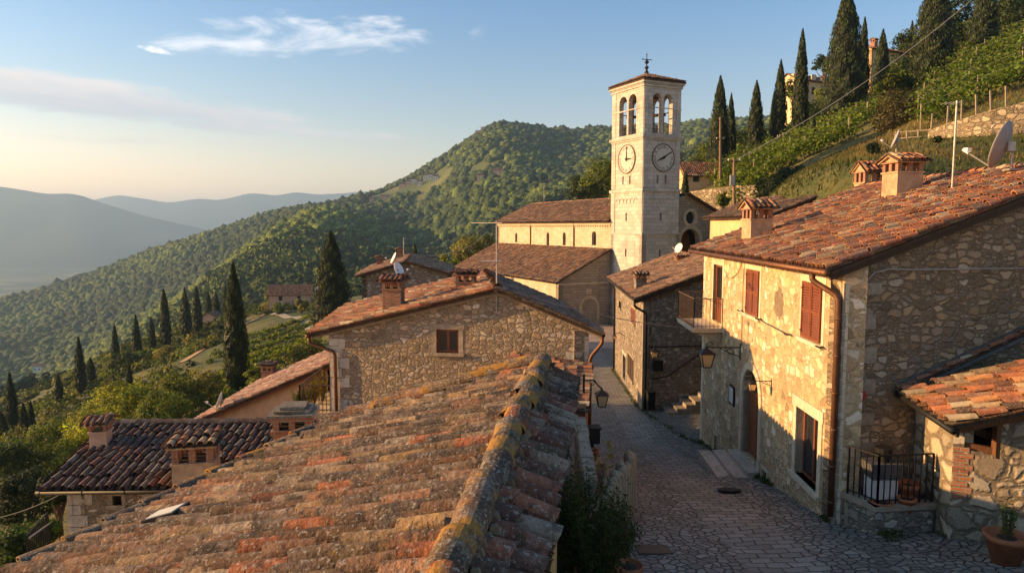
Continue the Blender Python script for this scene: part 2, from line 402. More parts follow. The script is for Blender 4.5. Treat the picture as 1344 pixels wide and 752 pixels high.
PAL = {
 'near': [((.24,.125,.07),3),((.19,.11,.065),3),((.34,.12,.055),1.2),((.29,.19,.1),2.5),((.16,.105,.07),3),((.38,.23,.1),1),((.12,.085,.06),2.4),((.31,.23,.15),1.4)],
 'red':  [((.37,.125,.048),4.5),((.28,.1,.045),3),((.43,.19,.07),2.5),((.4,.26,.13),1.6),((.2,.105,.06),2.5),((.45,.34,.2),1)],
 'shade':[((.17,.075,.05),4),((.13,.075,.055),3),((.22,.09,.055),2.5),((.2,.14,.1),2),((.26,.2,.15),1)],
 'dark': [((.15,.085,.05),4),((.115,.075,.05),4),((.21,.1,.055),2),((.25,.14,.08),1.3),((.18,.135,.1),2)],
 'pink': [((.36,.2,.14),4),((.42,.25,.17),3),((.3,.16,.11),3),((.44,.31,.22),1)],
 'brown':[((.31,.155,.078),4),((.25,.13,.072),3),((.36,.2,.1),3),((.18,.11,.07),2),((.36,.25,.15),1)],
}
def pick(pal, n, jit=.28):
    cs = np.array([c for c, w in PAL[pal]]); ws = np.array([w for c, w in PAL[pal]], float)
    c = cs[rng.choice(len(cs), n, p=ws/ws.sum())]
    return c * (1 + jit*rng.normal(size=(n, 1))).clip(.5, 1.6)

# ------------------------------------------------------------------ tiled roofs (real barrel tiles)
def half_tiles(mb, base, du, ds, dn, length, r0, r1, seg, cols, mi=0, inner=True, hgt=.85, lift0=.035, lift1=.0, skew=None, th=.016, flip=False):
    """base Nx3 (lower-end centre), du across, ds along, dn normal (unit vectors or Nx3)."""
    N = len(base); a = np.linspace(0, math.pi, seg+1)
    ca, sa = np.cos(a), np.sin(a)
    du = np.broadcast_to(du, (N,3)); ds = np.broadcast_to(ds, (N,3)); dn = np.broadcast_to(dn, (N,3))
    L = np.broadcast_to(np.asarray(length, float), (N,)); lf0 = np.broadcast_to(np.asarray(lift0, float), (N,)); lf1 = np.broadcast_to(np.asarray(lift1, float), (N,))
    sk = np.zeros(N) if skew is None else skew
    sg = -1 if flip else 1
    def arc(k, r, lf):
        B = base + ds*(L*k)[:,None] + dn*lf[:,None] + du*(sk*k)[:,None]
        return B[:,None,:] + du[:,None,:]*(ca*r)[None,:,None] + dn[:,None,:]*(sa*r*hgt*sg)[None,:,None]
    A = arc(0, r0, lf0); B = arc(1, r1, lf1); parts = [A, B]
    if inner: parts += [arc(0, r0-th, lf0), arc(.9, r1-th, lf1 - th*.3)]
    V = np.concatenate(parts, 1); npt = V.shape[1]; m = seg+1
    f = [(i, i+1, m+i+1, m+i) for i in range(seg)]
    if inner:
        f += [(2*m+i, 2*m+i+1, i+1, i) for i in range(seg)]
        f += [(3*m+i, 3*m+i+1, 2*m+i+1, 2*m+i) for i in range(seg)]
    f = np.array(f); Fs = (f[None] + (np.arange(N)*npt)[:,None,None]).reshape(-1, 4)
    mb.add(V.reshape(-1,3), Fs, mi, np.repeat(cols, npt, axis=0))
def tile_roof(mb, O, e, s, pal, sp=.24, tl=.38, r=.088, seg=5, inner=True, keep=None, jit=1.0, mi=0, mib=1, slab=.07, runs=True, slabpoly=None, hg=.9, rise=.05):
    O, e, s = (np.array(q, float) for q in (O, e, s))
    L, S = np.linalg.norm(e), np.linalg.norm(s); eu, su = e/L, s/S
    n = nrm(np.cross(eu, su)); n = n if n[2] > 0 else -n
    ncol = max(1, int(round(L/sp))); sp = L/ncol; nrow = int(math.ceil(S/tl))
    if slabpoly is None: poly = [O, O+e, O+e+s, O+s]
    else: poly = [O + eu*u + su*v for u, v in slabpoly]
    mb.prism([q - n*slab for q in poly], n*slab, mib)
    C, J = np.meshgrid(np.arange(ncol), np.arange(nrow), indexing='ij'); C, J = C.ravel(), J.ravel(); N = len(C)
    ncolj = rng.normal(size=ncol)*.03*jit; 
    u = (C+.5)*sp + rng.normal(size=N)*.007*jit; v = J*tl - .05 + rng.normal(size=N)*.022*jit + (ncolj[C] + rng.uniform(-.5,.5,ncol)[C]*tl*.8)*(J > 0)
    ln = np.minimum(tl*1.2, S - v + .02)
    ok = (ln > .1) & (v > -.25)
    if keep is not None: ok &= keep(u, v + ln*.5)
    u, v, ln = u[ok], v[ok], ln[ok]; N = len(u)
    base = O + eu*u[:,None] + su*v[:,None] + n*rise
    cols = pick(pal, N)
    half_tiles(mb, base, eu, su, n, ln, r*1.06, r*.86, seg, cols, mi, inner, hg, .03 + np.abs(rng.normal(size=N))*.008*jit, rng.normal(size=N)*.004*jit, rng.normal(size=N)*.012*jit)
    # channels between the cover rows, colour darkened for the gaps' shade and moss
    C, J = np.meshgrid(np.arange(ncol+1), np.arange(nrow), indexing='ij'); C, J = C.ravel(), J.ravel()
    u = C*sp; v = J*tl - .09; ln = np.minimum(tl*1.1, S - v)
    ok = ln > .1
    if keep is not None: ok &= keep(u, v + ln*.5)
    u, v, ln = u[ok], v[ok], ln[ok]
    base = O + eu*u[:,None] + su*v[:,None] + n*.075
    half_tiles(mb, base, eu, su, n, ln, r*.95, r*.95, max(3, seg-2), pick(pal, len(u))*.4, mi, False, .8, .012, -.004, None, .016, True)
    return mb
def ridge_caps(mb, A, B, pal, r=.12, tl=.42, seg=7, mi=0, hgt=.8, jit=1.0, drop=.03, mort=None, lift=.025):
    A, B = np.array(A, float), np.array(B, float); L = np.linalg.norm(B-A); d = (B-A)/L
    n = max(1, int(round(L/tl))); tl = L/n
    s = nrm(np.cross(d, (0,0,1))); up = np.cross(s, d)
    base = A + d*(np.arange(n)*tl)[:,None] - up*drop + s*(rng.normal(size=n)*.008*jit)[:,None]
    half_tiles(mb, base, s, d, up, tl*1.12, r*1.08, r*.92, seg, pick(pal, n), mi, True, hgt, lift, 0, rng.normal(size=n)*.012*jit)
    if mort is not None:
        mb.bar(A - up*.06, B - up*.06, r*1.5, .16, mort)
        for sg in (-1, 1):
            m_ = int(L/.09)
            for k in range(m_):
                q = A + d*(k+.5)*L/m_ + s*sg*(r*1.02 + rng.normal()*.01) - up*(.055+rng.normal()*.012)
                w = .03 + abs(rng.normal())*.012; mb.hexa(np.array([(-1,-1,-.7),(1,-1,-.7),(1,1,-.7),(-1,1,-.7),(-.6,-.6,.6),(.6,-.6,.6),(.6,.6,.6),(-.6,.6,.6)])*w*rng.uniform(.7,1.25,(8,3)) + q, mort)
# ------------------------------------------------------------------ world, sun, camera
SUN_PHI, SUN_EL = 90.0, 13.5          # angle from "behind the viewer" round to the left; height
sd = Vector((-math.sin(R(SUN_PHI))*math.cos(R(SUN_EL)), -math.cos(R(SUN_PHI))*math.cos(R(SUN_EL)), math.sin(R(SUN_EL))))
world = bpy.data.worlds.new('World'); scene.world = world; world.use_nodes = True
wn = world.node_tree; bg = wn.nodes['Background']
sky = nd(wn, 'ShaderNodeTexSky', sky_type='NISHITA'); sky.sun_disc = False
sky.sun_elevation = R(SUN_EL); sky.sun_rotation = R(180 + SUN_PHI); sky.air_density = 1.0; sky.dust_density = 1.0; sky.ozone_density = 1.6; sky.altitude = 400
gen = nd(wn, 'ShaderNodeTexCoord').outputs['Generated']
sp_ = nd(wn, 'ShaderNodeSeparateXYZ', i_Vector=gen)
az = mth(wn, 'ARCTAN2', sp_.outputs[0], sp_.outputs[1])
el = mth(wn, 'ARCSINE', sp_.outputs[2])
def cloud(cx, cy, rx, ry, tilt, fx, fy, lo, hi, seed, det=7):
    """One bank of cloud: centre and half-size in degrees of azimuth and height above the horizon."""
    a = mth(wn, 'SUBTRACT', az, R(cx)); e = mth(wn, 'SUBTRACT', el, R(cy))
    e = mth(wn, 'SUBTRACT', e, mth(wn, 'MULTIPLY', a, tilt))
    q = mth(wn, 'ADD', mth(wn, 'POWER', mth(wn, 'ABSOLUTE', mth(wn, 'DIVIDE', a, R(rx))), 2.0), mth(wn, 'POWER', mth(wn, 'ABSOLUTE', mth(wn, 'DIVIDE', e, R(ry))), 2.0))
    v = nd(wn, 'ShaderNodeCombineXYZ', i_X=mth(wn, 'MULTIPLY', a, fx), i_Y=mth(wn, 'MULTIPLY', e, fy), i_Z=seed)
    n = noise(wn, v.outputs[0], 1.0, det, .6, .5).outputs[0]
    f = mth(wn, 'SUBTRACT', n, mth(wn, 'MULTIPLY', q, .26))
    cov = sstep(wn, f, lo, hi)
    lit = mth(wn, 'MULTIPLY_ADD', mth(wn, 'DIVIDE', e, R(ry)), .3, .5, clamp=True)
    return cov, lit, n
hzn = sstep(wn, el, R(20), R(0)); c = mixc(wn, hzn, mixc(wn, 1, sky.outputs[0], (.66,.86,1.0), 'MULTIPLY'), mixc(wn, 1, sky.outputs[0], (1.4,1.03,.78), 'MULTIPLY'))
c = mixc(wn, mth(wn, 'MULTIPLY', sstep(wn, el, R(10), R(0)), sstep(wn, az, R(25), R(-40))), c, mixc(wn, 1, c, (1.55,1.18,1.05), 'MULTIPLY'))
for (cx, cy, rx, ry, tilt, fx, fy, lo, hi, seed, hicol, locol, op) in (
    (-15.5, 14.3, 15.5, 1.9, .07, 9, 32, (.34), .62, 3.1, (6.8,6.4,6.1), (4.2,4.5,5.1), .65),
    (-27.5, 12.6, 3.2, .35, -.12, 14, 60, .38, .55, 9.4, (9.0,8.2,7.4), (6,6,6.4), .6),
    (-31, 8.9, 15, 1.35, -.06, 6, 30, .22, .5, 5.7, (4.9,4.4,4.2), (2.0,2.4,3.1), .9),
    (-13, 7.2, 8, .7, -.04, 9, 40, .36, .56, 1.9, (5.0,4.4,4.2), (2.6,2.8,3.3), .6),
    (-26, 6.2, 14, .5, 0, 6, 50, .36, .6, 7.7, (5.2,4.3,3.9), (3.2,3.1,3.3), .45)):
    cov, lit, n = cloud(cx, cy, rx, ry, tilt, fx, fy, lo, hi, seed)
    cc = mixc(wn, mth(wn, 'ADD', lit, mth(wn, 'MULTIPLY_ADD', n, 1.2, -.6), clamp=True), locol, hicol)
    c = mixc(wn, mth(wn, 'MULTIPLY', cov, op), c, cc)
wn.links.new(c, bg.inputs[0]); bg.inputs[1].default_value = .098
sl = bpy.data.lights.new('sun', 'SUN'); sl.energy = 5.0; sl.angle = R(.53); sl.color = (1, .6, .25)
so = bpy.data.objects.new('sun', sl); col.objects.link(so); so.rotation_euler = sd.to_track_quat('Z', 'Y').to_euler(); so.location = (-40, -20, 40)
cam = bpy.data.cameras.new('camera'); cam.sensor_width = 36; cam.lens = 36*F/1344; cam.clip_start = .05; cam.clip_end = 60000
co = bpy.data.objects.new('camera', cam); col.objects.link(co); co.rotation_euler = (math.pi/2 - PIT, 0, 0); scene.camera = co
vs = scene.view_settings; vs.view_transform = 'Standard'; vs.look = 'None'; vs.gamma = 1; vs.use_curve_mapping = False; vs.exposure = 1.25
scene.cycles.use_denoising = True; scene.cycles.max_bounces = 6; scene.cycles.volume_bounces = 0
scene.cycles.transparent_max_bounces = 6

# ------------------------------------------------------------------ terrain
def S(Y):                                     # height of the street
    Y = np.asarray(Y, float)
    return np.interp(Y, [-6,4,9,26,33,45,56,75], [-4.9,-5.0,-5.32,-8.24,-8.75,-9.3,-9.75,-10.0])
PX = [  # picture x, y and distance of spots on the hills
 (-300,800,25),(-300,640,60),(-300,560,200),(-300,480,700),(-300,440,1300),
 (0,790,22),(0,700,35),(0,610,70),(0,566,150),(0,545,420),(0,470,850),(0,397,1300),
 (100,640,45),(100,580,75),(107,516,120),(120,505,160),(100,500,520),(100,450,850),(100,366,1350),
 (200,560,60),(200,481,130),(160,462,190),(200,452,190),(200,470,330),(230,405,620),(230,395,760),(230,352,1050),(230,322,1400),
 (312,520,62),(250,520,70),(300,480,85),(245,441,175),(300,415,195),(320,440,150),(345,425,330),(345,360,450),(345,320,620),(345,316,760),(345,296,1400),(300,360,800),
 (350,470,78),(350,424,130),(400,412,160),(375,402,175),(400,392,200),(430,421,110),(400,400,330),(400,350,460),(400,287,650),(400,275,1000),(400,283,1380),
 (450,275,1350),(480,294,700),(480,330,550),(480,370,400),(480,400,200),(480,275,900),(480,262,1300),
 (560,300,800),(560,268,1000),(560,335,600),(560,365,420),(560,220,1230),(560,240,1120),(540,230,1250),
 (600,196,1200),(640,175,1150),(640,205,1000),(640,255,800),(640,305,600),(640,342,400),(600,365,200),(560,385,130),
 (720,176,1250),(720,224,950),(720,266,600),(720,302,350),(680,325,220),(760,300,160),
 (800,172,1300),(800,224,900),(800,266,400),(770,285,150),
 (900,166,1300),(900,204,800),(900,244,200),(900,254,90),(890,275,80),(930,252,82),
 (1000,190,160),(1000,208,110),(1000,236,75),(1000,272,52),(1000,297,38),
 (1060,160,155),(1100,132,150),(1100,167,95),(1100,202,65),(1100,226,45),(1100,252,33),
 (1200,87,140),(1200,122,85),(1200,168,60),(1200,192,50),(1200,216,40),(1200,243,30),
 (1344,12,130),(1344,62,75),(1344,128,50),(1344,192,43.5),(1344,216,35),(1344,235,28),
 (1600,-60,120),(1600,60,60),(1600,180,40),(1600,215,28),(1250,45,140),(1150,108,145)]
XYZ = [(-3,12,-9),(-10,12,-9.6),(-16,14,-11.5),(-5,24,-9.6),(-12,27,-11.8),(-20,27,-14.3),(-8,45,-10.6),(-25,62,-15.6),(-15,62,-12.8),(0,70,-10.4),(-6,85,-11.2),(-15,97,-14.8),(-33,110,-19.5),
 (2,8,-5.4),(2,14,-6.4),(4,20,-7.4),(5,26,-8.4),(5,33,-8.9),(5.5,45,-9.5),(5,56,-9.9),(12,58,-9.9),(12,70,-9),(20,72,-3),(8,14,-6.2),(9,20,-7),(9,27,-8),(12,33,-5.5),(10,36,-8.2),(14,45,-6.5),(12,14,-4.2),(16,20,-2.2),(18,30,-.6),(-3,4,-7.5),(-7,5,-9),(-12,5,-11),(4,3,-5.1),(9,3,-5),(14,5,-2),(-30,20,-18),(-30,8,-19),(20,8,0),
 (-1900,2300,-262),(-1200,2300,-262),(-600,2200,-230),(-200,2200,-180),(100,2200,-60),(500,2300,0),(-1500,1500,-230),(-1400,900,-215),(-900,500,-170),(-400,150,-95),(1200,2300,80),(1200,1000,220),(500,500,120),(250,180,75),(800,700,180)]
pts = np.array([at(*q) for q in PX] + [np.array(q, float) for q in XYZ])
def par(X, Y):
    r = np.hypot(X, Y)
    return np.stack([np.arctan2(X, Y)*2.2, np.log(np.maximum(r, 2))], -1), r
TPQ, rr = par(pts[:,0], pts[:,1]); tv = pts[:,2]/rr
def tps(r2): return np.where(r2 > 1e-12, .5*r2*np.log(r2 + 1e-12), 0)
TPN = len(TPQ)
K = tps(((TPQ[:,None]-TPQ[None])**2).sum(-1)) + np.eye(TPN)*2e-3
Pm = np.hstack([np.ones((TPN,1)), TPQ])
A_ = np.block([[K, Pm], [Pm.T, np.zeros((3,3))]])
sol = np.linalg.solve(A_, np.concatenate([tv, np.zeros(3)]))
def sm(x, a, b):
    t = np.clip((np.asarray(x, float)-a)/(b-a), 0, 1); return t*t*(3-2*t)
def fbm(X, Y, sc, seed=0, octv=4):
    """Cheap value noise, numpy."""
    out = np.zeros(np.shape(X)); amp = 1.0
    for o in range(octv):
        x = np.asarray(X)/sc + seed*17.3 + o*5.1; y = np.asarray(Y)/sc + seed*9.7 - o*3.3
        xi, yi = np.floor(x), np.floor(y); fx, fy = x-xi, y-yi
        fx = fx*fx*(3-2*fx); fy = fy*fy*(3-2*fy)
        def h(a, b):
            q = np.sin(a*127.1 + b*311.7 + seed*74.7)*43758.5453
            return q - np.floor(q)
        out += amp*((h(xi,yi)*(1-fx)+h(xi+1,yi)*fx)*(1-fy) + (h(xi,yi+1)*(1-fx)+h(xi+1,yi+1)*fx)*fy - .5)
        amp *= .5; sc = sc/2
    return out
def gz(X, Y):
    X = np.atleast_1d(np.asarray(X, float)); Y = np.atleast_1d(np.asarray(Y, float))
    sh = X.shape; x, y = X.ravel(), Y.ravel(); q, r = par(x, y); z = np.empty(len(x))
    for i in range(0, len(x), 20000):
        s_ = slice(i, i+20000)
        k = tps(((q[s_,None]-TPQ[None])**2).sum(-1))
        z[s_] = (k @ sol[:TPN] + sol[TPN] + q[s_] @ sol[TPN+1:])*np.maximum(r[s_], 2)
    amp = sm(r, 25, 90)*.5 + sm(r, 300, 800)*15
    z += amp*fbm(x, y, np.where(r > 300, 160, 14), 3)
    far = sm(r, 1500, 2200); z = z*(1-far) + np.minimum(z, -20 + 0*z)*far
    w = sm(x, -2.2, -.4)*(1-sm(x, 8.5, 11.5))*sm(y, -9, -6)*(1-sm(y, 54, 60))
    z = z*(1-w) + (S(y) - .25)*w
    return z.reshape(sh)
def gz1(x, y): return float(gz(x, y)[0])
na, nr_ = 430, 430
azs = np.linspace(R(-62), R(62), na); rs = np.exp(np.linspace(math.log(2.2), math.log(3300), nr_))
AA, RR = np.meshgrid(azs, rs, indexing='ij'); TX, TY = RR*np.sin(AA), RR*np.cos(AA); TZ = gz(TX, TY)
# ground behind and beside the viewer closes the sheet
idx = np.arange(na*nr_).reshape(na, nr_)
fc = np.stack([idx[:-1,:-1], idx[1:,:-1], idx[1:,1:], idx[:-1,1:]], -1).reshape(-1, 4)
tm = MB(); tm.add(np.stack([TX, TY, TZ], -1).reshape(-1, 3), fc)
m, nt, b = newmat('hillside_ground'); p = pos(nt)
n1 = noise(nt, p, .05, 6, .6); n2 = noise(nt, p, .9, 5, .65); n3 = noise(nt, p, .012, 4, .6); n4 = noise(nt, p, 7, 4, .7)
f = mth(nt, 'ADD', mth(nt, 'MULTIPLY', n1.outputs[0], .6), mth(nt, 'MULTIPLY', n2.outputs[0], .4))
c = ramp(nt, f, [(.34,(.035,.05,.012)),(.47,(.075,.085,.022)),(.56,(.14,.12,.035)),(.66,(.21,.155,.06))])
yy = nd(nt, 'ShaderNodeSeparateXYZ', i_Vector=p).outputs[1]
farf = sstep(nt, yy, 230, 400)
cf = ramp(nt, n3.outputs[0], [(.35,(.035,.055,.015)),(.5,(.07,.095,.022)),(.68,(.14,.14,.04))])
c = mixc(nt, farf, c, cf)
vv = mth(nt, 'MULTIPLY_ADD', n4.outputs[0], .9, .55)
c = mixc(nt, 1, c, nd(nt, 'ShaderNodeCombineColor', i_Red=vv, i_Green=vv, i_Blue=vv).outputs[0], 'MULTIPLY')
setc(nt, b, c); bump(nt, b, mth(nt, 'ADD', n4.outputs[0], mth(nt, 'MULTIPLY', n2.outputs[0], 3)), .08); M.ground = m
terrain = struct(tm.build('hillside', m, smooth=True, uv=False))

# valley floor to the horizon
m, nt, b = newmat('valley_floor_ground'); p = pos(nt)
mp = nd(nt, 'ShaderNodeMapping', i_Vector=p, i_Scale=(.0022,.0042,1))
vo = nd(nt, 'ShaderNodeTexVoronoi', i_Vector=mp.outputs[0], i_Scale=1.6)
sepc = nd(nt, 'ShaderNodeSeparateColor', i_Color=vo.outputs['Color'])
c = ramp(nt, sepc.outputs[0], [(0,(.05,.06,.025)),(.4,(.1,.11,.04)),(.7,(.2,.19,.08)),(.85,(.35,.3,.16)),(1,(.07,.09,.03))])
n1 = noise(nt, p, .0016, 5, .6); c = mixc(nt, sstep(nt, n1.outputs[0], .42, .55), c, (.035,.05,.022))
sp2 = noise(nt, p, .03, 2); c = mixc(nt, mth(nt, 'MULTIPLY', sstep(nt, sp2.outputs[0], .68, .72), sstep(nt, noise(nt, p, .0025, 3).outputs[0], .5, .6)), c, (.55,.5,.42))
setc(nt, b, c)
vm = MB(); gx = np.linspace(-14000, 14000, 41); gy = np.linspace(-800, 13500, 31)
GX, GY = np.meshgrid(gx, gy, indexing='ij'); ii = np.arange(GX.size).reshape(GX.shape)
GZ = -262 - 400*(GY < 1200)*0 + 0*GX
vm.add(np.stack([GX, GY, GZ], -1).reshape(-1,3), np.stack([ii[:-1,:-1], ii[1:,:-1], ii[1:,1:], ii[:-1,1:]], -1).reshape(-1,4))
struct(vm.build('valley_floor', m, uv=False))

# far mountains: ridge lines with slopes fore and aft
def mountain(name, line, Yd, depth, seed, amp):
    xs = np.array([q[0] for q in line], float); ys = np.array([q[1] for q in line], float)
    n = 150; xi = np.linspace(xs[0], xs[-1], n); yi = np.interp(xi, xs, ys)
    k = 2; yi = yi + fbm(xi, 0*xi, 34, seed, 5)*7; yi = np.convolve(np.pad(yi, k, 'edge'), np.ones(2*k+1)/(2*k+1), 'valid')
    ridge = np.array([at(a, b_, Yd) for a, b_ in zip(xi, yi)])
    nt_ = 44; V = []
    tt = np.linspace(-1, 1, nt_)
    for t in tt:
        h = (1-abs(t))**1.25
        X = ridge[:,0]*(1 + t*depth/Yd); Y = np.full(n, Yd + t*depth)
        nz = fbm(X, Y, 900, seed, 5)*amp*(abs(t)**.7)*min(1, (1-abs(t))*4)
        Z = -275 + (ridge[:,2]+275)*h + nz
        V.append(np.stack([X + nz*1.2, Y, Z], -1))
    V = np.array(V); ii = np.arange(nt_*n).reshape(nt_, n)
    mb = MB(); mb.add(V.reshape(-1,3), np.stack([ii[:-1,:-1], ii[:-1,1:], ii[1:,1:], ii[1:,:-1]], -1).reshape(-1,4))
    return struct(mb.build(name, M.mount, smooth=True, uv=False))
m, nt, b = newmat('mountain_forest'); p = pos(nt)
n1 = noise(nt, p, .004, 6, .65); setc(nt, b, ramp(nt, n1.outputs[0], [(.35,(.012,.02,.018)),(.6,(.025,.036,.028)),(.75,(.05,.055,.035))])); M.mount = m
mountain('mountain', [(-700,250),(-450,215),(-250,228),(-100,230),(0,241),(35,245),(60,252),(95,250),(130,262),(175,279),(230,291),(265,298),(310,312),(360,325)], 5600, 1350, 4, 120)
mountain('mountain', [(60,285),(120,262),(160,256),(200,262),(245,263),(290,258),(325,250),(360,254),(395,249),(425,256),(455,251),(520,246),(600,252),(700,262)], 8300, 1500, 8, 110)

# air
hz = MB(); HB = (-13800, 13800, -700, 13300, -264, 490)
hz.hexa([(HB[0],HB[2],HB[4]),(HB[1],HB[2],HB[4]),(HB[1],HB[3],HB[4]),(HB[0],HB[3],HB[4]),(HB[0],HB[2],HB[5]),(HB[1],HB[2],HB[5]),(HB[1],HB[3],HB[5]),(HB[0],HB[3],HB[5])])
m = bpy.data.materials.new('haze_air'); m.use_nodes = True; nt = m.node_tree; nt.nodes.clear()
pv = nd(nt, 'ShaderNodeVolumePrincipled', i_Density=.00015, i_Anisotropy=.25); pv.inputs['Color'].default_value = (.44,.69,1,1)
ou = nd(nt, 'ShaderNodeOutputMaterial'); nt.links.new(pv.outputs[0], ou.inputs['Volume'])
hazeo = struct(hz.build('haze', m, uv=False), 'stuff')

# ------------------------------------------------------------------ far wood on the hills (one mass)
def ico(sub=1):
    import bmesh
    bm = bmesh.new(); bmesh.ops.create_icosphere(bm, subdivisions=sub, radius=1)
    v = np.array([q.co[:] for q in bm.verts]); f = np.array([[w.index for w in q.verts] for q in bm.faces]); bm.free(); return v, f
IV, IF = ico(2); IV1, IF1 = ico(1)
def ground_hit(x, y, Y0=60, Y1=1700):
    Yq = np.exp(np.linspace(math.log(Y0), math.log(Y1), 700)); d = ray(x, y); X = d[0]/d[1]*Yq; Z = d[2]/d[1]*Yq; g = gz(X, Yq)
    k = np.nonzero(Z < g)[0]; k = k[0] if len(k) else len(Yq)-1
    return np.array([X[k], Yq[k], g[k]])
vil = [(528,246,11,7,6),(536,243,9,7,7),(543,240,12,7,6),(551,243,9,6,6),(559,235,9,7,6),(566,234,11,7,6),(572,236,9,6,6),(505,262,12,6,5),(488,265,8,6,5),(631,236,10,8,6),(212,319,9,7,6),(222,318,11,7,6),(232,316,10,7,6),(243,314,9,7,6),(655,228,16,6,4),(50,487,12,7,5)]
VILP = [(*ground_hit(x_, y_+1.5, 350), L_) for x_, y_, L_, W_, H_ in vil]
elev = TZ/RR; runmax = np.maximum.accumulate(np.where(RR > 60, elev, -9), axis=1)
def forest(N, r0, r1, a0, a1):
    r = np.sqrt(rng.uniform(r0**2, r1**2, N)); a = rng.uniform(R(a0), R(a1), N)
    x, y = r*np.sin(a), r*np.cos(a); z = gz(x, y)
    ia = np.clip(((a-azs[0])/(azs[1]-azs[0])).astype(int), 0, na-1)
    ir = np.clip(((np.log(r)-math.log(rs[0]))/(math.log(rs[1])-math.log(rs[0]))).astype(int), 1, nr_-1)
    vis = (z + 22)/r >= runmax[ia, ir-1]
    dens = fbm(x, y, 130, 5, 4)
    terr = np.zeros(N, bool)
    px = CX + F*x/y
    clr = (fbm(x, y, 90, 11, 4) > .36)
    terr |= clr & (px > 430)
    # terraced clearing below the hamlet
    ty = (px > 455) & (px < 610) & (r > 470) & (r < 700) & (rng.random(N) < .8)
    bands = ((px > 455) & (px < 610) & (r > 470) & (r < 700)) & (np.mod(z, 5.2) < 1.7)
    ok = vis & ~terr & (~ty | bands) & (dens > -.62)
    for q in VILP: ok &= ~((np.abs(x-q[0]) < 10 + q[3]*.4) & (y > q[1]-48) & (y < q[1]+9))
    return x[ok], y[ok], z[ok], r[ok]
m, nt, b = newmat('far_foliage'); p = pos(nt); a_ = nd(nt, 'ShaderNodeAttribute', attribute_name='Col').outputs['Color']
n1 = noise(nt, p, .55, 5, .7); vv = mth(nt, 'MULTIPLY_ADD', sstep(nt, n1.outputs[0], .35, .65), 1.5, .3)
setc(nt, b, mixc(nt, 1, a_, nd(nt, 'ShaderNodeCombineColor', i_Red=vv, i_Green=vv, i_Blue=vv).outputs[0], 'MULTIPLY')); bump(nt, b, n1.outputs[0], 1.6); M.farwood = m
fx, fy, fz, fr = forest(210000, 300, 1560, -48, 32)
NF = len(fx)
vari = []
for k in range(8):
    v = IV1.copy(); v *= (1 + .28*rng.normal(size=(len(v),1))).clip(.55,1.5); v[:,2] = v[:,2]*.85 + .55; vari.append(v)
vari = np.array(vari); vk = rng.integers(0, 8, NF)
sz = np.exp(rng.normal(.72,.4,NF)).clip(.9,5.5)*(.62 + .55*sm(fr, 300, 900)); hs = rng.uniform(.6, 1.15, NF); sz = sz*1.2
tone = fbm(fx, fy, 200, 21, 5)*1.5 + fbm(fx, fy, 45, 22, 2)*.7 + rng.normal(size=NF)*.38
base = np.array([.045,.075,.015]); hi_ = np.array([.125,.165,.022]); lo_ = np.array([.02,.036,.013])
tc = np.where(tone[:,None] > 0, base + (hi_-base)*np.clip(tone,0,1)[:,None], base + (lo_-base)*np.clip(-tone,0,1)[:,None])
near_ = fr < 620
nx_, nsz, nhs, ntc = np.stack([fx,fy,fz],1)[near_], sz[near_], hs[near_], tc[near_]; NN = len(nx_); PER = 46
dd = rng.normal(size=(NN,PER,3)); dd /= np.linalg.norm(dd,axis=2)[:,:,None]; dd[:,:,2] = np.where(dd[:,:,2] < -.3, -dd[:,:,2], dd[:,:,2])
lump = (1 + .22*np.sin(dd[:,:,0]*5+nsz[:,None]*9) + .2*np.sin(dd[:,:,1]*6+nsz[:,None]*5))
LP = nx_[:,None,:] + dd*(lump*rng.uniform(.72,1.0,(NN,PER)))[:,:,None]*np.stack([nsz,nsz,nsz*nhs],-1)[:,None,:] + np.stack([0*nsz,0*nsz,nsz*.5],-1)[:,None,:]
LN = (dd + rng.normal(size=dd.shape)*.4).reshape(-1,3); LN /= np.linalg.norm(LN,axis=1)[:,None]; LT = np.cross(LN, rng.normal(size=LN.shape)); LT /= np.linalg.norm(LT,axis=1)[:,None]; LB = np.cross(LN, LT)
LS = (np.repeat(nsz,PER)*rng.uniform(.28,.6,NN*PER))[:,None]; LP = LP.reshape(-1,3)
near_quads = np.stack([LP-LT*LS, LP+LB*LS*.7, LP+LT*LS, LP-LB*LS*.7],1).reshape(-1,3); near_cols = np.repeat(np.repeat(ntc,PER,0)*(1+.25*rng.normal(size=(NN*PER,1))).clip(.4,1.7),4,0)
ins = np.where(near_, .72, 1.0); sz = sz*ins
V = vari[vk]*np.stack([sz, sz, sz*hs], -1)[:,None,:] + np.stack([fx, fy, fz], -1)[:,None,:]
nv = V.shape[1]
Fc = (IF1[None] + (np.arange(NF)*nv)[:,None,None]).reshape(-1,3)
fm = MB(); fm.add(V.reshape(-1,3), Fc, 0, np.repeat(tc, nv, 0)*rng.uniform(.75,1.25,(NF*nv,1)))
fm.add(near_quads, np.arange(len(near_quads)).reshape(-1,4), 0, near_cols)
struct(fm.build('hill_forest', M.farwood, smooth=True, uv=False), 'stuff')
print('forest', NF)
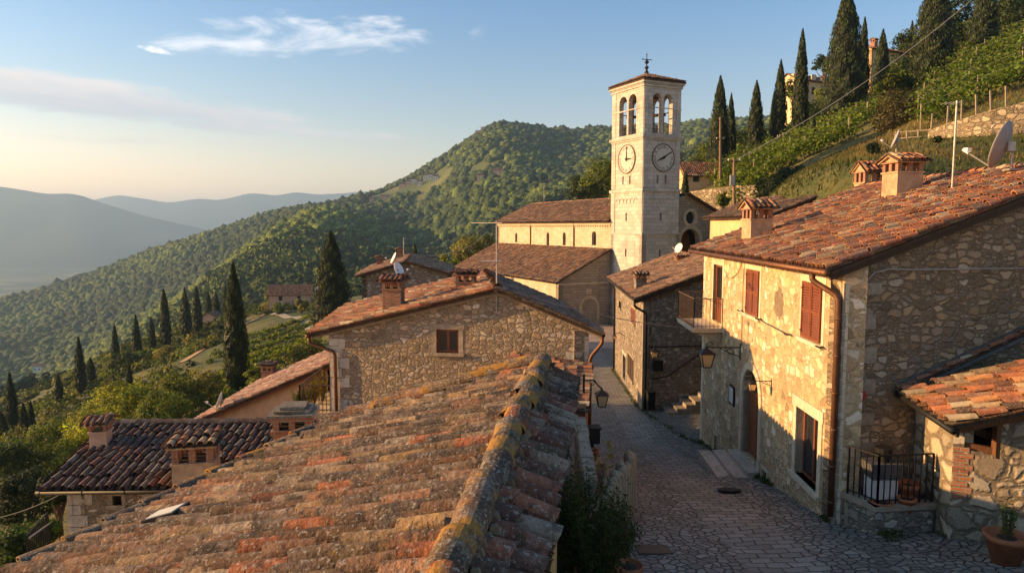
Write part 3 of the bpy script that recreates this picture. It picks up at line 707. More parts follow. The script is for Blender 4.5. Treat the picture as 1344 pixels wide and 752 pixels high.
# ------------------------------------------------------------------ street
def facX(Y): return 6.09 + .041*np.asarray(Y, float)
ys_ = np.linspace(-4, 60, 129); st = MB(); nx = 61
V, UV = [], []
for y in ys_:
    xl = np.interp(y, [-4,4,8.5,12,15,20,33,45,52,60], [-.2,.4,.6,1.0,1.9,2.0,2.0,1.4,-8,-10]); xr = np.interp(y, [-4,10,12.5,13.6,26,27,33,60], [13,13,11,8.4,7.6,9.6,9.2,14])
    for k in range(nx):
        x = xl + (xr-xl)*k/(nx-1)
        z = float(S(y)) + .035*math.sin(x*2.1+y*.7)*.4 - .05*math.exp(-((x-(3.9+.041*y))/1.2)**2) + .012*math.sin(x*7+y*5)
        V.append((x, y, z))
V = np.array(V); ii = np.arange(len(V)).reshape(len(ys_), nx)
st.add(V, np.stack([ii[:-1,:-1], ii[:-1,1:], ii[1:,1:], ii[1:,:-1]], -1).reshape(-1,4))
m, nt, b = newmat('street_stone'); p = pos(nt); s3 = nd(nt, 'ShaderNodeSeparateXYZ', i_Vector=p)
xs_ = mth(nt, 'SUBTRACT', s3.outputs[0], mth(nt, 'MULTIPLY', s3.outputs[1], .041))
nzp = noise(nt, p, 1.7, 3); nzf = noise(nt, p, 6, 3)
wob = nd(nt, 'ShaderNodeVectorMath', operation='MULTIPLY_ADD', i_0=nzp.outputs['Color'], i_1=(.16,.16,0), i_2=nd(nt, 'ShaderNodeCombineXYZ', i_X=xs_, i_Y=s3.outputs[1]).outputs[0])
wob = nd(nt, 'ShaderNodeVectorMath', operation='MULTIPLY_ADD', i_0=nzf.outputs['Color'], i_1=(.05,.05,0), i_2=wob.outputs[0]).outputs[0]
ve = nd(nt, 'ShaderNodeTexVoronoi', voronoi_dimensions='2D', feature='DISTANCE_TO_EDGE', i_Vector=wob, i_Scale=5.6); vf = nd(nt, 'ShaderNodeTexVoronoi', voronoi_dimensions='2D', i_Vector=wob, i_Scale=5.6)
br = nd(nt, 'ShaderNodeTexBrick', i_Vector=nd(nt, 'ShaderNodeMapping', i_Vector=wob, i_Rotation=(0,0,.0)).outputs[0], i_Scale=1.0, i_Color1=(0,0,0,1), i_Color2=(1,1,1,1))
for k_, v_ in (('Mortar Size',.016),('Brick Width',.4),('Row Height',.25),('Mortar Smooth',.4),('Bias',0.)): br.inputs[k_].default_value = v_
xo = mth(nt, 'ABSOLUTE', mth(nt, 'SUBTRACT', mth(nt, 'ADD', xs_, mth(nt, 'MULTIPLY', nzp.outputs[0], .35)), 4.35))
lane = mth(nt, 'SUBTRACT', 1, sstep(nt, xo, .6, .68))
fine = noise(nt, p, 25, 5, .65); big = noise(nt, p, .8, 4)
cv = nd(nt, 'ShaderNodeSeparateColor', i_Color=vf.outputs['Color']).outputs[0]; cb = nd(nt, 'ShaderNodeSeparateColor', i_Color=br.outputs['Color']).outputs[0]
cell = mth(nt, 'ADD', mth(nt, 'MULTIPLY', cv, mth(nt, 'SUBTRACT', 1, lane)), mth(nt, 'MULTIPLY', cb, lane))
hv = sstep(nt, ve.outputs['Distance'], .015, .13); hb = mth(nt, 'SUBTRACT', 1, br.outputs['Fac'])
hh = mth(nt, 'ADD', mth(nt, 'MULTIPLY', hv, mth(nt, 'SUBTRACT', 1, lane)), mth(nt, 'MULTIPLY', hb, lane))
c = ramp(nt, cell, [(0,(.16,.145,.12)),(.5,(.22,.2,.165)),(1,(.3,.275,.23))])
v = mth(nt, 'MULTIPLY_ADD', fine.outputs[0], .9, .55); c = mixc(nt, 1, c, nd(nt, 'ShaderNodeCombineColor', i_Red=v, i_Green=v, i_Blue=v).outputs[0], 'MULTIPLY')
c = mixc(nt, mth(nt, 'MULTIPLY', lane, .2), c, (.3,.28,.24))
c = mixc(nt, sstep(nt, hh, .75, .1), c, (.045,.038,.032)); c = mixc(nt, mth(nt, 'MULTIPLY', sstep(nt, big.outputs[0], .5, .7), .3), c, (.1,.085,.07))
setc(nt, b, c); bump(nt, b, mth(nt, 'ADD', hh, mth(nt, 'MULTIPLY', fine.outputs[0], .3)), .03); b.inputs['Roughness'].default_value = .62
struct(st.build('street', m, smooth=True))

# ------------------------------------------------------------------ shared fittings
def gutter(name, a, b_, parent, mt=None, r=.065):
    mb = MB(); mb.tube([a, b_], r, 8)
    d = nrm(np.array(b_)-np.array(a)); L = np.linalg.norm(np.array(b_)-np.array(a))
    for k in range(int(L/1.0)+1):
        q = np.array(a)+d*min(L, k*1.0+.1); mb.tube([q-d*.015, q+d*.015], r*1.18, 8)
    return mb.build(name, mt or M.copper, parent, True)
def downpipe(pts, parent, mt=None, r=.05, clips=4):
    mb = MB(); q = [np.array(p, float) for p in pts]; sm_ = [q[0]]
    for i in range(1, len(q)-1):
        for t in (.25, .5, .75):
            a = q[i] + (q[i-1]-q[i])*min(.18/np.linalg.norm(q[i-1]-q[i]), .4); b_ = q[i] + (q[i+1]-q[i])*min(.18/np.linalg.norm(q[i+1]-q[i]), .4)
            sm_.append((1-t)**2*a + 2*t*(1-t)*q[i] + t*t*b_)
    sm_.append(q[-1]); mb.tube(sm_, r, 10)
    a, b_ = q[-2], q[-1]
    for k in range(clips):
        c_ = a + (b_-a)*(k+.6)/clips; mb.tube([c_-(0,0,.02), c_+(0,0,.02)], r*1.25, 10)
    return mb.build('downpipe', mt or M.copper, parent, True)
def chimney(parent, c, w, d, zb, zs, zt, rz, shaft, kind='tile', pal='red', capname='chimney_cap', pillars=3):
    """Square stack, openings between pillars under a small tiled cap."""
    ca, sa = math.cos(rz), math.sin(rz); X = np.array([ca, sa, 0]); Y = np.array([-sa, ca, 0]); c = np.array([c[0], c[1], 0.])
    mb = MB(); z0 = np.array([0,0,1.])
    mb.box((c[0], c[1], (zb+zs)/2), (w, d, zs-zb), rz)
    mb.box((c[0], c[1], zs+.02), (w+.07, d+.07, .05), rz)
    mb.box((c[0], c[1], zb+.02), (w+.05, d+.05, .12), rz, 1)
    sh = mb.build('chimney', [shaft, M.lead], parent)
    mb = MB(); ph = zt - zs; zc = zs + .05
    hp = ph*.42
    pw = w*.16; PB = 3
    for ex in np.linspace(-1, 1, pillars):
        for ey in (-1, 1): mb.box(c + X*ex*(w/2-pw/2) + Y*ey*(d/2-pw/2) + z0*(zc+hp/2), (pw, pw, hp), rz, PB)
    for ex in (-1, 1): mb.box(c + X*ex*(w/2-pw/2) + z0*(zc+hp/2), (pw, pw, hp), rz, PB)
    mb.box(c + z0*(zc+.01), (w*.8, d*.8, .02), rz, 2)
    z1 = zc + hp
    mb.box(c + z0*(z1+.025), (w+.1, d+.1, .05), rz, PB)
    if kind == 'tile':       # little gable of barrel tiles, ridge along X
        h = (zt - z1 - .05); z2 = z1 + .05
        P = lambda a, b_, q: c + X*a + Y*b_ + z0*q
        ow, od = w/2+.09, d/2+.1
        for g in (-1, 1): mb.prism([P(g*w/2*.98, -d/2, z2), P(g*w/2*.98, d/2, z2), P(g*w/2*.98, 0, z2+h*.8)], X*(-g)*.05, 1)
        tile_roof(mb, P(-ow, -od, z2-.02), X*2*ow, P(-ow, 0, z2+h*.85)-P(-ow, -od, z2-.02), pal, sp=max(.16, w*.23), tl=.3, r=max(.06, w*.085), seg=5, slab=.03, mi=0, mib=1)
        tile_roof(mb, P(ow, od, z2-.02), -X*2*ow, P(ow, 0, z2+h*.85)-P(ow, od, z2-.02), pal, sp=max(.16, w*.23), tl=.3, r=max(.06, w*.085), seg=5, slab=.03, mi=0, mib=1)
        ridge_caps(mb, P(-ow, 0, z2+h*.9), P(ow, 0, z2+h*.9), pal, r=max(.06, w*.1), tl=.3)
    elif kind == 'flat':     # tiles bedded on a flat slab
        z2 = z1 + .05; P = lambda a, b_, q: c + X*a + Y*b_ + z0*q
        tile_roof(mb, P(-w/2-.1, -d/2-.1, z2), X*(w+.2), Y*(d+.2)+z0*.06, pal, sp=max(.16, w*.24), tl=.4, r=max(.06, w*.1), seg=6, slab=.05, mi=0, mib=1)
    elif kind == 'slab':     # rough stone slabs
        z2 = z1 + .05; P = lambda a, b_, q: c + X*a + Y*b_ + z0*q
        for k in range(3): s_ = 1.0-.22*k; mb.hexa([P(a*(w/2+.05)*s_+random.uniform(-.02,.02), b_*(d/2+.05)*s_+random.uniform(-.02,.02), z2+.045*(k+g_)) for g_ in (0,.85) for a, b_ in ((-1,-1),(1,-1),(1,1),(-1,1))], 0, (.2,.16,.11))
    elif kind == 'pot':
        mb.box(c + z0*(z1+.08), (w+.06, d+.06, .06), rz, 1)
        mb.lathe(c + z0*(z1+.1), [(w*.3,0),(w*.26,zt-z1-.12),(w*.32,zt-z1-.1),(w*.32,zt-z1-.05)], 10, 1)
    mb.build(capname, [M.tile_red, shaft, M.void, M.brick], sh)
    return sh
def quoins(pl, z0, z1, parent, at_u=0, sgn=1, mt=None, pl2=None, w=.012, big=.55, small=.32, hgt=.3, name='quoin_stones', u2=0, s2=1):
    mb = MB(); z = z0; k = 0
    while z < z1 - .08:
        h = min(hgt*random.uniform(.8,1.25), z1 - z); a, b_ = (big, small) if k % 2 else (small, big)
        a *= random.uniform(.8,1.15); b_ *= random.uniform(.8,1.15)
        u0, u1 = sorted((at_u - sgn*w, at_u + sgn*a)); pl.box(mb, u0, u1, z+.012, z+h-.012, -.1, w + random.uniform(0,.008))
        if pl2 is not None:
            u0, u1 = sorted((u2 - s2*w*1.4, u2 + s2*b_)); pl2.box(mb, u0, u1, z+.012, z+h-.012, -.1, w*1.2 + random.uniform(0,.008))
        z += h; k += 1
    return mb.build(name, mt or M.block, parent)
def shutters(pl, u0, u1, z0, z1, parent, mt, w=.05, slats=18):
    for a, b_ in ((u0, (u0+u1)/2-.008), ((u0+u1)/2+.008, u1)):
        mb = MB(); f = .055
        pl.box(mb, a, a+f, z0, z1, w-.035, w); pl.box(mb, b_-f, b_, z0, z1, w-.035, w)
        zm = (z0+z1)/2
        for q0, q1 in ((z0, z0+.08), (z1-.07, z1), (zm-.035, zm+.035)): pl.box(mb, a+f, b_-f, q0, q1, w-.033, w-.003)
        for lo, hi in ((z0+.08, zm-.035), (zm+.035, z1-.07)):
            n = slats//2
            for k in range(n):
                zc = lo + (hi-lo)*(k+.5)/n; hh = (hi-lo)/n*.36
                P = pl.p; mb.hexa([P(a+f,zc-hh,w-.004),P(b_-f,zc-hh,w-.004),P(b_-f,zc-hh+.008,w-.012),P(a+f,zc-hh+.008,w-.012),P(a+f,zc+hh-.01,w-.032),P(b_-f,zc+hh-.01,w-.032),P(b_-f,zc+hh,w-.034),P(a+f,zc+hh,w-.034)])
        for zz in (z0+.15, z1-.15): pl.box(mb, a-.02 if a == u0 else b_-.06, a+.06 if a == u0 else b_+.02, zz-.02, zz+.02, w, w+.012)
        mb.build('shutter', mt, parent)
def railing(mb, A, B, z0, h, step=.11, r=.009, rail=.025, mid=True, slope=0.0):
    A, B = np.array(A[:2], float), np.array(B[:2], float); L = np.linalg.norm(B-A); n = max(2, int(L/step))
    P = lambda t, z: np.array([*(A+(B-A)*t), z + slope*t])
    mb.bar(P(0,z0+h), P(1,z0+h), rail, rail*.7); mb.bar(P(0,z0+.08), P(1,z0+.08), rail*.8, rail*.5)
    for k in range(n+1):
        t = k/n; e = k in (0, n); mb.bar(P(t,z0), P(t,z0+h), r*3 if e else r*1.8)
def lantern(root, c, s=1.0):
    """Four-sided tapered street lantern hanging at c (top hook)."""
    mb = MB(); x, y, z = c
    def ring(h, w): return [(x+w*a, y+w*b_, z+h) for a, b_ in ((-1,-1),(1,-1),(1,1),(-1,1))]
    t, bt, w1, w0 = -.16*s, -.52*s, .17*s, .1*s
    a, b_ = ring(t, w1), ring(bt, w0)
    for k in range(4):
        mb.bar(a[k], b_[k], .02*s); mb.bar(a[k], a[(k+1)%4], .024*s); mb.bar(b_[k], b_[(k+1)%4], .022*s)
    mb.add(ring(t, w1*1.22)+ring(t+.13*s, .05*s), [(0,1,5,4),(1,2,6,5),(2,3,7,6),(3,0,4,7),(3,2,1,0),(4,5,6,7)])
    mb.lathe((x,y,z+t+.13*s), [(.05*s,0),(.03*s,.02*s),(.035*s,.04*s),(.012*s,.06*s),(.01*s,.1*s)], 8)
    mb.lathe((x,y,z+bt-.05*s), [(.012*s,0),(.03*s,.03*s),(.1*s,.05*s)], 8)
    mb.build('lantern_frame', M.iron, root)
    mb = MB(); a, b_ = ring(t-.01*s, w1*.94), ring(bt+.01*s, w0*.94)
    mb.add(a+b_, [(0,1,5,4),(1,2,6,5),(2,3,7,6),(3,0,4,7)]); mb.build('lantern_glass', M.lampglass, root)
    mb = MB(); mb.lathe((x,y,z+bt+.08*s), [(.018*s,0),(.03*s,.06*s),(.028*s,.13*s),(.01*s,.17*s)], 8); mb.build('bulb', M.bulb, root)
m, nt, b = newmat('lantern_pane'); b.inputs['Base Color'].default_value = (.75,.55,.3,1); b.inputs['Transmission Weight'].default_value = .55; b.inputs['Roughness'].default_value = .35; M.lampglass = m
M.bulb = mat_flat('lamp_bulb', (.7,.65,.55), .3, 0, .05, 5, 0)
def scroll(c0, ax, up, r, turns=1.0, n=14):
    return [np.array(c0) + np.array(ax)*(r*(1-.55*k/n)*math.cos(2*math.pi*turns*k/n)) + np.array(up)*(r*(1-.55*k/n)*math.sin(2*math.pi*turns*k/n)) for k in range(n+1)]
def dish(name, label, c, d, aim, tilt, mt, mast, arm=True):
    """Parabolic dish centred at c, diameter d, facing the heading aim (radians from +Y, clockwise) and tilted up."""
    t = thing(name, label, 'satellite dish', mast)
    f = np.array([math.sin(aim)*math.cos(tilt), math.cos(aim)*math.cos(tilt), math.sin(tilt)]); s = nrm(np.cross(f, (0,0,1))); u = np.cross(s, f)
    c = np.array(c, float); n, rgs = 28, 6; V = []
    for k in range(rgs+1):
        r = d/2*k/rgs
        for q in range(n):
            a = 2*math.pi*q/n; V.append(c + s*r*.94*math.cos(a) + u*r*1.04*math.sin(a) + f*(.28*r*r/d*2 - .07*d))
    V2 = [v - f*.015 for v in V]; m_ = len(V)
    fs = [(k*n+q, k*n+(q+1)%n, (k+1)*n+(q+1)%n, (k+1)*n+q) for k in range(rgs) for q in range(n)]
    fs2 = [tuple(i+m_ for i in g[::-1]) for g in fs] + [(rgs*n+q, rgs*n+(q+1)%n, m_+rgs*n+(q+1)%n, m_+rgs*n+q) for q in range(n)]
    MB().add(V+V2, fs+fs2).build('reflector', mt, t, True)
    mb = MB(); low = c - u*d*.52; l = c + f*d*.62 - u*d*.3
    mb.tube([low, l], .018*max(1,d), 6); mb.build('feed_arm', M.grmetal, t)
    mb = MB(); mb.tube([l - f*.04*d, l + f*.1*d + u*.05*d], .045*max(.6,d), 8); mb.box(l+u*.05*d, (.09*d,.09*d,.1*d)); mb.build('feed_horn', M.dishw, t)
    mb = MB(); bk = c - f*.12*d; mb.box(bk, (.16*d,.16*d,.2*d)); mb.tube([bk, (bk[0], bk[1], mast[2]+.03)] if abs(bk[0]-mast[0]) < .02 else [bk, (mast[0], mast[1], bk[2]-.12*d), (mast[0], mast[1], mast[2])], .025*max(.8,d), 8)
    mb.box((mast[0], mast[1], mast[2]+.02), (.2*d+.04,.2*d+.04,.05)); mb.build('mast', M.grmetal, t)
    return t
def yagi(name, label, base, h, dirx, n=9, L=.9, r=.016, extra=None):
    t = thing(name, label, 'antenna', base); b0 = np.array(base, float)
    mb = MB(); mb.tube([b0, b0+(0,0,h)], r, 8); mb.build('mast', M.grmetal, t)
    d = np.array([math.cos(dirx), math.sin(dirx), 0]); s = np.array([-d[1], d[0], 0]); q = b0+(0,0,h-.06)
    mb = MB(); mb.bar(q-d*.1, q+d*L, .018)
    for k in range(n): mb.bar(q+d*L*k/(n-1)-s*(.28-.012*k), q+d*L*k/(n-1)+s*(.28-.012*k), .009)
    mb.build('antenna_head', M.grmetal, t)
    if extra:
        mb = MB()
        for (dz, ll, dd) in extra:
            q2 = b0+(0,0,h+dz); d2 = np.array([math.cos(dd), math.sin(dd), 0]); mb.bar(q2-d2*.15, q2+d2*ll, .02); s2 = np.array([-d2[1], d2[0], 0])
            for k in range(6): mb.bar(q2+d2*ll*k/5-s2*.14, q2+d2*ll*k/5+s2*.14, .01)
        mb.build('side_aerial', M.dishw, t)
    return t

# ------------------------------------------------------------------ NEAR HOUSE (roof under the viewer)
NR = np.array([.378, 8.38, -1.76]); rd = nrm((-.134, -1, 0)); rl = np.array([rd[1], -rd[0], 0]);  # rd towards viewer
rl = rl if rl[0] < 0 else -rl
pit = .317; LR = 9.4; NE = NR + rd*LR
near = thing('foreground_house', 'foreground house seen from above, its big lichened terracotta roof with orange ridge', 'house', (NR[0]-2.5, 4, -8))
def nroof(s, w, dz=0): return NR + rd*s + rl*w - np.array([0,0,pit*w - dz])
def slopev(w): return rl*w - np.array([0,0,pit*w])
mb = MB(); WL = 5.3
slen = np.linalg.norm(slopev(WL)); k1 = slen/WL
def keepL(u, v):
    w = WL - v/k1; s = u
    return ~((w > 2.87) & (s < 2.94*(w-2.87)/1.75 + .05))
O = nroof(0, WL)
spoly = [(2.94*(WL-2.87)/1.75, 0), (LR, 0), (LR, slen), (0, slen), (0, (WL-2.87)*k1)]
tile_roof(mb, O, rd*LR, -slopev(WL), 'near', sp=.19, tl=.37, r=.07, seg=8, inner=True, keep=keepL, jit=1.3, hg=1.0, rise=.035, slab=.1, slabpoly=spoly)
# short street-side slope
rr_ = np.array([.36, .048, -.205]); Sr = np.linalg.norm(rr_)
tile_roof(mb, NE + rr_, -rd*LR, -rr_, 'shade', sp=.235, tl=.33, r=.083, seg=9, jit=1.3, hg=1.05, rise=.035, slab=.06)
near_roof = mb.build('roof', [M.tile_near, M.board], near)
mb = MB(); ridge_caps(mb, NR + (0,0,.095), NE + (0,0,.095), 'near', r=.108, tl=.4, seg=10, hgt=.9, jit=1.8, mort=1, lift=.026); mb.build('ridge_tiles', [M.tile_ridge, M.mtl], near_roof)
mb = MB(); ridge_caps(mb, nroof(-.06, 2.9, .13), nroof(-.06, .1, .15), 'near', r=.115, tl=.38, seg=8, jit=1.6, mort=1)
ridge_caps(mb, nroof(2.9, 4.6, .09), nroof(.02, 2.93, .1), 'near', r=.1, tl=.38, seg=8, jit=1.6, mort=1); mb.build('verge_tiles', [M.tile_ridge, M.mtl], near_roof)
# walls
cA = nroof(.12, 2.75); cB = nroof(2.85, 4.45); cC = nroof(LR, 4.6); cD = NE + np.array([.2,.03,-.2]); cE = NR + rd*.1 + np.array([.2,.03,-.25])
poly = [(cE[0],cE[1],cE[2]-.1),(cA[0],cA[1],cA[2]-.12),(cB[0],cB[1],cB[2]-.12),(cC[0],cC[1],cC[2]-.12),(cD[0],cD[1],cD[2]-.1)]
mb = MB()
for i in range(5):
    a, b_ = poly[i], poly[(i+1)%5]; mt_i = 1 if i == 4 else 0
    tops = [a, b_]
    if i == 0: tops = [a, (NR[0], NR[1]-.1, NR[2]-.12), b_]
    if i == 3: tops = [a, (NE[0], NE[1], NE[2]-.12), b_]
    pts_ = [(a[0],a[1],-11)] + [tuple(q) for q in tops] + [(b_[0],b_[1],-11)]
    inn = nrm(np.array([-1.5,4,0]) - np.array([(a[0]+b_[0])/2,(a[1]+b_[1])/2,0]))*.3
    mb.prism(pts_, inn, mt_i)
mb.build('wall', [M.mid, M.ochre], near)
cw0, cw1 = np.array([.30, 8.45]), np.array([.46, 14.55]); pcw = Pl(cw0, cw1, (1,0))
mb = MB(); pcw.wall(mb, [(0,-9),(pcw.L,-9),(pcw.L,-3.45),(0,-2.35)], [], .3); mb.build('hidden_shadow_wall', M.white, near)  # added wall, unseen behind the ridge, its top sloped to shade the golden facade
gutter('gutter', NE + rr_ + (.05,0,-.03), NR + rr_ + (.05,0,-.03), near, M.iron, .05)
# skylight
def on_slope(x, y, dz=0):
    d = ray(x, y); n = nrm(np.cross(rd, slopev(1))); P = NR + (0,0,dz)
    return d*(np.dot(P, n)/np.dot(d, n))
q = [on_slope(193,686), on_slope(232,676), on_slope(247,664), on_slope(213,672)]
nup = nrm(np.cross(rd, slopev(1))); nup = nup if nup[2] > 0 else -nup
a0 = on_slope(219, 676, .1); du_ = nrm(slopev(1)); dv_ = -rd
P = lambda a, b_, h: a0 + du_*a + dv_*b_ + nup*h
mb = MB(); w_, h_ = .17, .13
for (a, b_, c_, d_) in ((-w_,w_,-h_,-h_+.045),(-w_,w_,h_-.045,h_),(-w_,-w_+.045,-h_+.045,h_-.045),(w_-.045,w_,-h_+.045,h_-.045)):
    mb.hexa([P(a,c_,-.12),P(b_,c_,-.12),P(b_,d_,-.12),P(a,d_,-.12),P(a,c_,.04),P(b_,c_,.04),P(b_,d_,.04),P(a,d_,.04)])
sk = mb.build('skylight', M.iron, near_roof)
mb = MB(); mb.hexa([P(-w_+.03,-h_+.03,.0),P(w_-.03,-h_+.03,.0),P(w_-.03,h_-.03,.0),P(-w_+.03,h_-.03,.0),P(-w_+.03,-h_+.03,.047),P(w_-.03,-h_+.03,.047),P(w_-.03,h_-.03,.047),P(-w_+.03,h_-.03,.047)])
m, nt, b = newmat('skylight_pane'); b.inputs['Base Color'].default_value = (.6,.58,.5,1); b.inputs['Roughness'].default_value = .25
pane = mb.build('skylight_pane', m, near); 
# brick chimney behind the far verge
cc = at(388, 585, 9.75); zc = -2.98
chimney(near, (cc[0], cc[1]), .52, .5, -5, at(388,562,9.75)[2], at(388,536,9.75)[2]+.02, .13, M.brick, 'slab', 'near')

# ------------------------------------------------------------------ MIDDLE HOUSE (stone gable with one window)
mid = thing('gabled_stone_house', 'stone house with a wide front gable, one small brown window and two brick chimneys', 'house', (-1.5, 22, -9))
g0, g1 = np.array([-5.56, 20.7]), np.array([2.18, 19.45]); pl = Pl(g0, g1, (0,-1))
apx_u = np.dot(np.array([-.37, 19.95])-g0, pl.t); zL, zR, zA = -3.25, -2.98, -1.93
rdm = nrm((-.085, 1, 0)); LM = 7.2
zl = lambda u: zL + (zA-zL)*u/apx_u if u < apx_u else zA + (zR-zA)*(u-apx_u)/(pl.L-apx_u)
u0, z1 = pl.hit(572.5, 432); u1, z0 = pl.hit(602, 463.5)
hole = rect(u0, u1, z0, z1)
mb = MB(); pl.wall(mb, [(0,-10.6),(pl.L,-10.6),(pl.L,zR),(apx_u,zA),(0,zL)], [hole], .4)
g2, g3 = g0 + rdm[:2]*LM, g1 + rdm[:2]*LM
pr = Pl(g1, g3, (1,0)); prh = [rect(1.2,2.0,-5.2,-4.1)]
pr.wall(mb, rect(0, pr.L, -10.6, zR), prh, .4); pL = Pl(g0, g2, (-1,0)); pL.wall(mb, rect(0, pL.L, -12, zL), [], .4)
pb = Pl(g2, g3, (0,1)); pb.wall(mb, [(0,-11),(pb.L,-11),(pb.L,zR),(apx_u,zA),(0,zL)], [], .4)
mb.build('wall', M.mid, mid)
def stone_frame(pl, u0, u1, z0, z1, mt, parent, t=.14, w=.02, sill=True, lint=.16, name='window', dep=-.3):
    mb = MB()
    pl.box(mb, u0-t, u0, z0, z1, dep, w); pl.box(mb, u1, u1+t*.9, z0, z1, dep, w*.9); pl.box(mb, u0-t*1.25, u1+t*1.2, z1, z1+lint, dep, w*1.2)
    o = mb.build(name, mt, parent)
    if sill:
        mb = MB(); pl.box(mb, u0-t*1.2, u1+t*1.1, z0-.09, z0, dep, w+.07); mb.build('sill', mt, o)
    return o
def casement(pl, u0, u1, z0, z1, par, mt, w=-.14, f=.05, bars=1, cur=None):
    mb = MB(); pl.box(mb, u0, u0+f, z0, z1, w-.05, w); pl.box(mb, u1-f, u1, z0, z1, w-.05, w); pl.box(mb, u0+f, u1-f, z1-f, z1, w-.05, w); pl.box(mb, u0+f, u1-f, z0, z0+f, w-.05, w)
    c_ = (u0+u1)/2; pl.box(mb, c_-f*.6, c_+f*.6, z0+f, z1-f, w-.052, w+.006)
    for k in range(bars-1): zz = z0+(z1-z0)*(k+1)/bars; pl.box(mb, u0+f, c_-f*.6, zz-.012, zz+.012, w-.04, w-.006); pl.box(mb, c_+f*.6, u1-f, zz-.012, zz+.012, w-.04, w-.006)
    mb.build('window_frame', mt, par)
    mb = MB(); pl.box(mb, u0+f*.5, u1-f*.5, z0+f*.5, z1-f*.5, w-.036, w-.022); mb.build('pane', M.glass, par)
wn_ = stone_frame(pl, u0, u1, z0, z1, M.blockdark, mid, .15, .015)
casement(pl, u0, u1, z0, z1, wn_, M.woodred, -.1, .065)
wn2 = stone_frame(pr, 1.2, 2.0, -5.2, -4.1, M.blockdark, mid, .12, .02); casement(pr, 1.2, 2.0, -5.2, -4.1, wn2, M.wood)
quoins(pl, -8.5, zL-.15, mid, 0, 1, M.block, pL, u2=0, s2=1, big=.6, small=.36)
quoins(pl, -9.3, zR-.15, mid, pl.L, -1, M.block, pr, u2=0, s2=1, big=.6, small=.36)
# roof: two slopes
A3 = lambda u, z, w=0: pl.p(u, z, w)
up3 = np.array([0,0,1.]); apx = A3(apx_u, zA+.1, .22); ovL, ovR = .55, .38
slL = (zA-zL)/apx_u; slR = (zA-zR)/(pl.L-apx_u)
eL = A3(-ovL, zL+.1-slL*ovL, .22); eR = A3(pl.L+ovR, zR+.1-slR*ovR, .22); back = np.array([*(rdm[:2]*(LM+.4)), 0])
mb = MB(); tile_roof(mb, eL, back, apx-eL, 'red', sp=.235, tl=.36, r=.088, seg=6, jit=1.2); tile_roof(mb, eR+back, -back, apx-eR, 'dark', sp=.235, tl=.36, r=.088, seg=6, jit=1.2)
midroof = mb.build('roof', [M.tile_red, M.board], mid)
mb = MB(); ridge_caps(mb, apx+(0,0,.09), apx+back+(0,0,.09), 'red', r=.13, mort=1); mb.build('ridge_tiles', [M.tile_red, M.mtl], midroof)
mb = MB()
for e_ in (eL, eR): mb.bar(e_ + pl_n_off if False else e_ - np.array([0,0,.1]) - np.array([*pl.n,0])*.16, apx - np.array([0,0,.1]) - np.array([*pl.n,0])*.16, .07, .1)
mb.build('verge_boards', M.blockdark, midroof)
gutter('gutter', eL + np.array([-.06,0,-.03]), eL+back+np.array([-.06,0,-.03]), mid, M.copper); gutter('gutter', eR + np.array([.06,0,-.03]), eR+back+np.array([.06,0,-.03]), mid, M.iron)
q0 = eL + np.array([-.05,.1,-.06]); c_ = A3(.12, zL-.75, .07)
downpipe([q0, q0-(0,0,.2), A3(.2, zL-.55, .08), A3(.22, -9.2, .08)], mid, M.copper, .05)
q0 = eR + np.array([.05,.1,-.06]); downpipe([q0, q0-(0,0,.22), A3(pl.L+.06, zR-.75, .08), A3(pl.L+.07, -7.6, .08)], mid, M.copper, .055)
for (px_, pyb, pys, pyt, Yc, w_) in ((517,412,378,362,21.6,.58),(612,388,369,354,22.3,.6)):
    c_ = at(px_, pyb, Yc); chimney(mid, c_[:2], w_, w_*.9, c_[2]-.35, at(px_,pys,Yc)[2]-.05, at(px_,pyt,Yc)[2]+.02, -.09, M.brick, 'tile' if px_ < 600 else 'flat', 'red')
yagi('rooftop_antenna', 'tall thin television mast with a long rake of rods, standing against the middle stone gable', at(652,410,19.85), at(652,290,19.85)[2]-at(652,410,19.85)[2], math.pi*1.2, 9, .75, .02, [(-1.15,.45,math.pi)])
c_ = at(521,352,22.4); dish('satellite_dish', 'narrow white satellite dish beside the left brick chimney of the middle house', at(523,354,22.6), .5, 2.0, R(25), M.dishw, at(521,370,22.6))

# ------------------------------------------------------------------ RIGHT HOUSE (golden facade)
h4 = thing('golden_stone_house', 'two storey golden stone house with brown shutters, balcony and arched door', 'house', (8, 18, -7))
A = np.array([6.65, 13.66]); B = np.array([7.131, 25.4]); pf = Pl(A, B, (-1,0)); ze = -.78
Cg = A + np.array([1, .21])*13.2; pg = Pl(A, Cg, (0,-1)); Dg = B + np.array([1, .21])*13.2
Fh = pf.hit
def pxrect(xl, xr, yt, yb, pl=pf):
    xm, ym = (xl+xr)/2, (yt+yb)/2; ua, ub = pl.hit(xl, ym)[0], pl.hit(xr, ym)[0]
    return min(ua,ub), max(ua,ub), pl.hit(xm, yb)[1], pl.hit(xm, yt)[1]
sA = pxrect(1053.5,1078.8,371,446.5); sB = pxrect(980.3,996.6,354.5,413.5); bd = pxrect(936,948,347.5,423); gw = pxrect(1044.5,1074.5,541,635)
v1 = pxrect(938,941.5,571,589); v2 = pxrect(1000.5,1007,617,634)
ua, _ = Fh(974.5, 550); ub, _ = Fh(997, 550); da0, da1 = min(ua,ub), max(ua,ub); dz0 = Fh(986,606)[1]; dtop = Fh(986,484)[1]
dr = (da1-da0)/2; dzs = dtop - dr
holes = [rect(*sA), rect(*sB), rect(*bd), rect(*gw), rect(*v1), rect(*v2), arch(da0, da1, dz0, dzs)]
mb = MB(); pf.wall(mb, [(0,-9.3),(pf.L,-9.3),(pf.L,ze),(0,ze)], holes, .45)
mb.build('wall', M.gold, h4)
gs = .335; uR = np.linalg.norm(np.array([1,.21])*6.6)
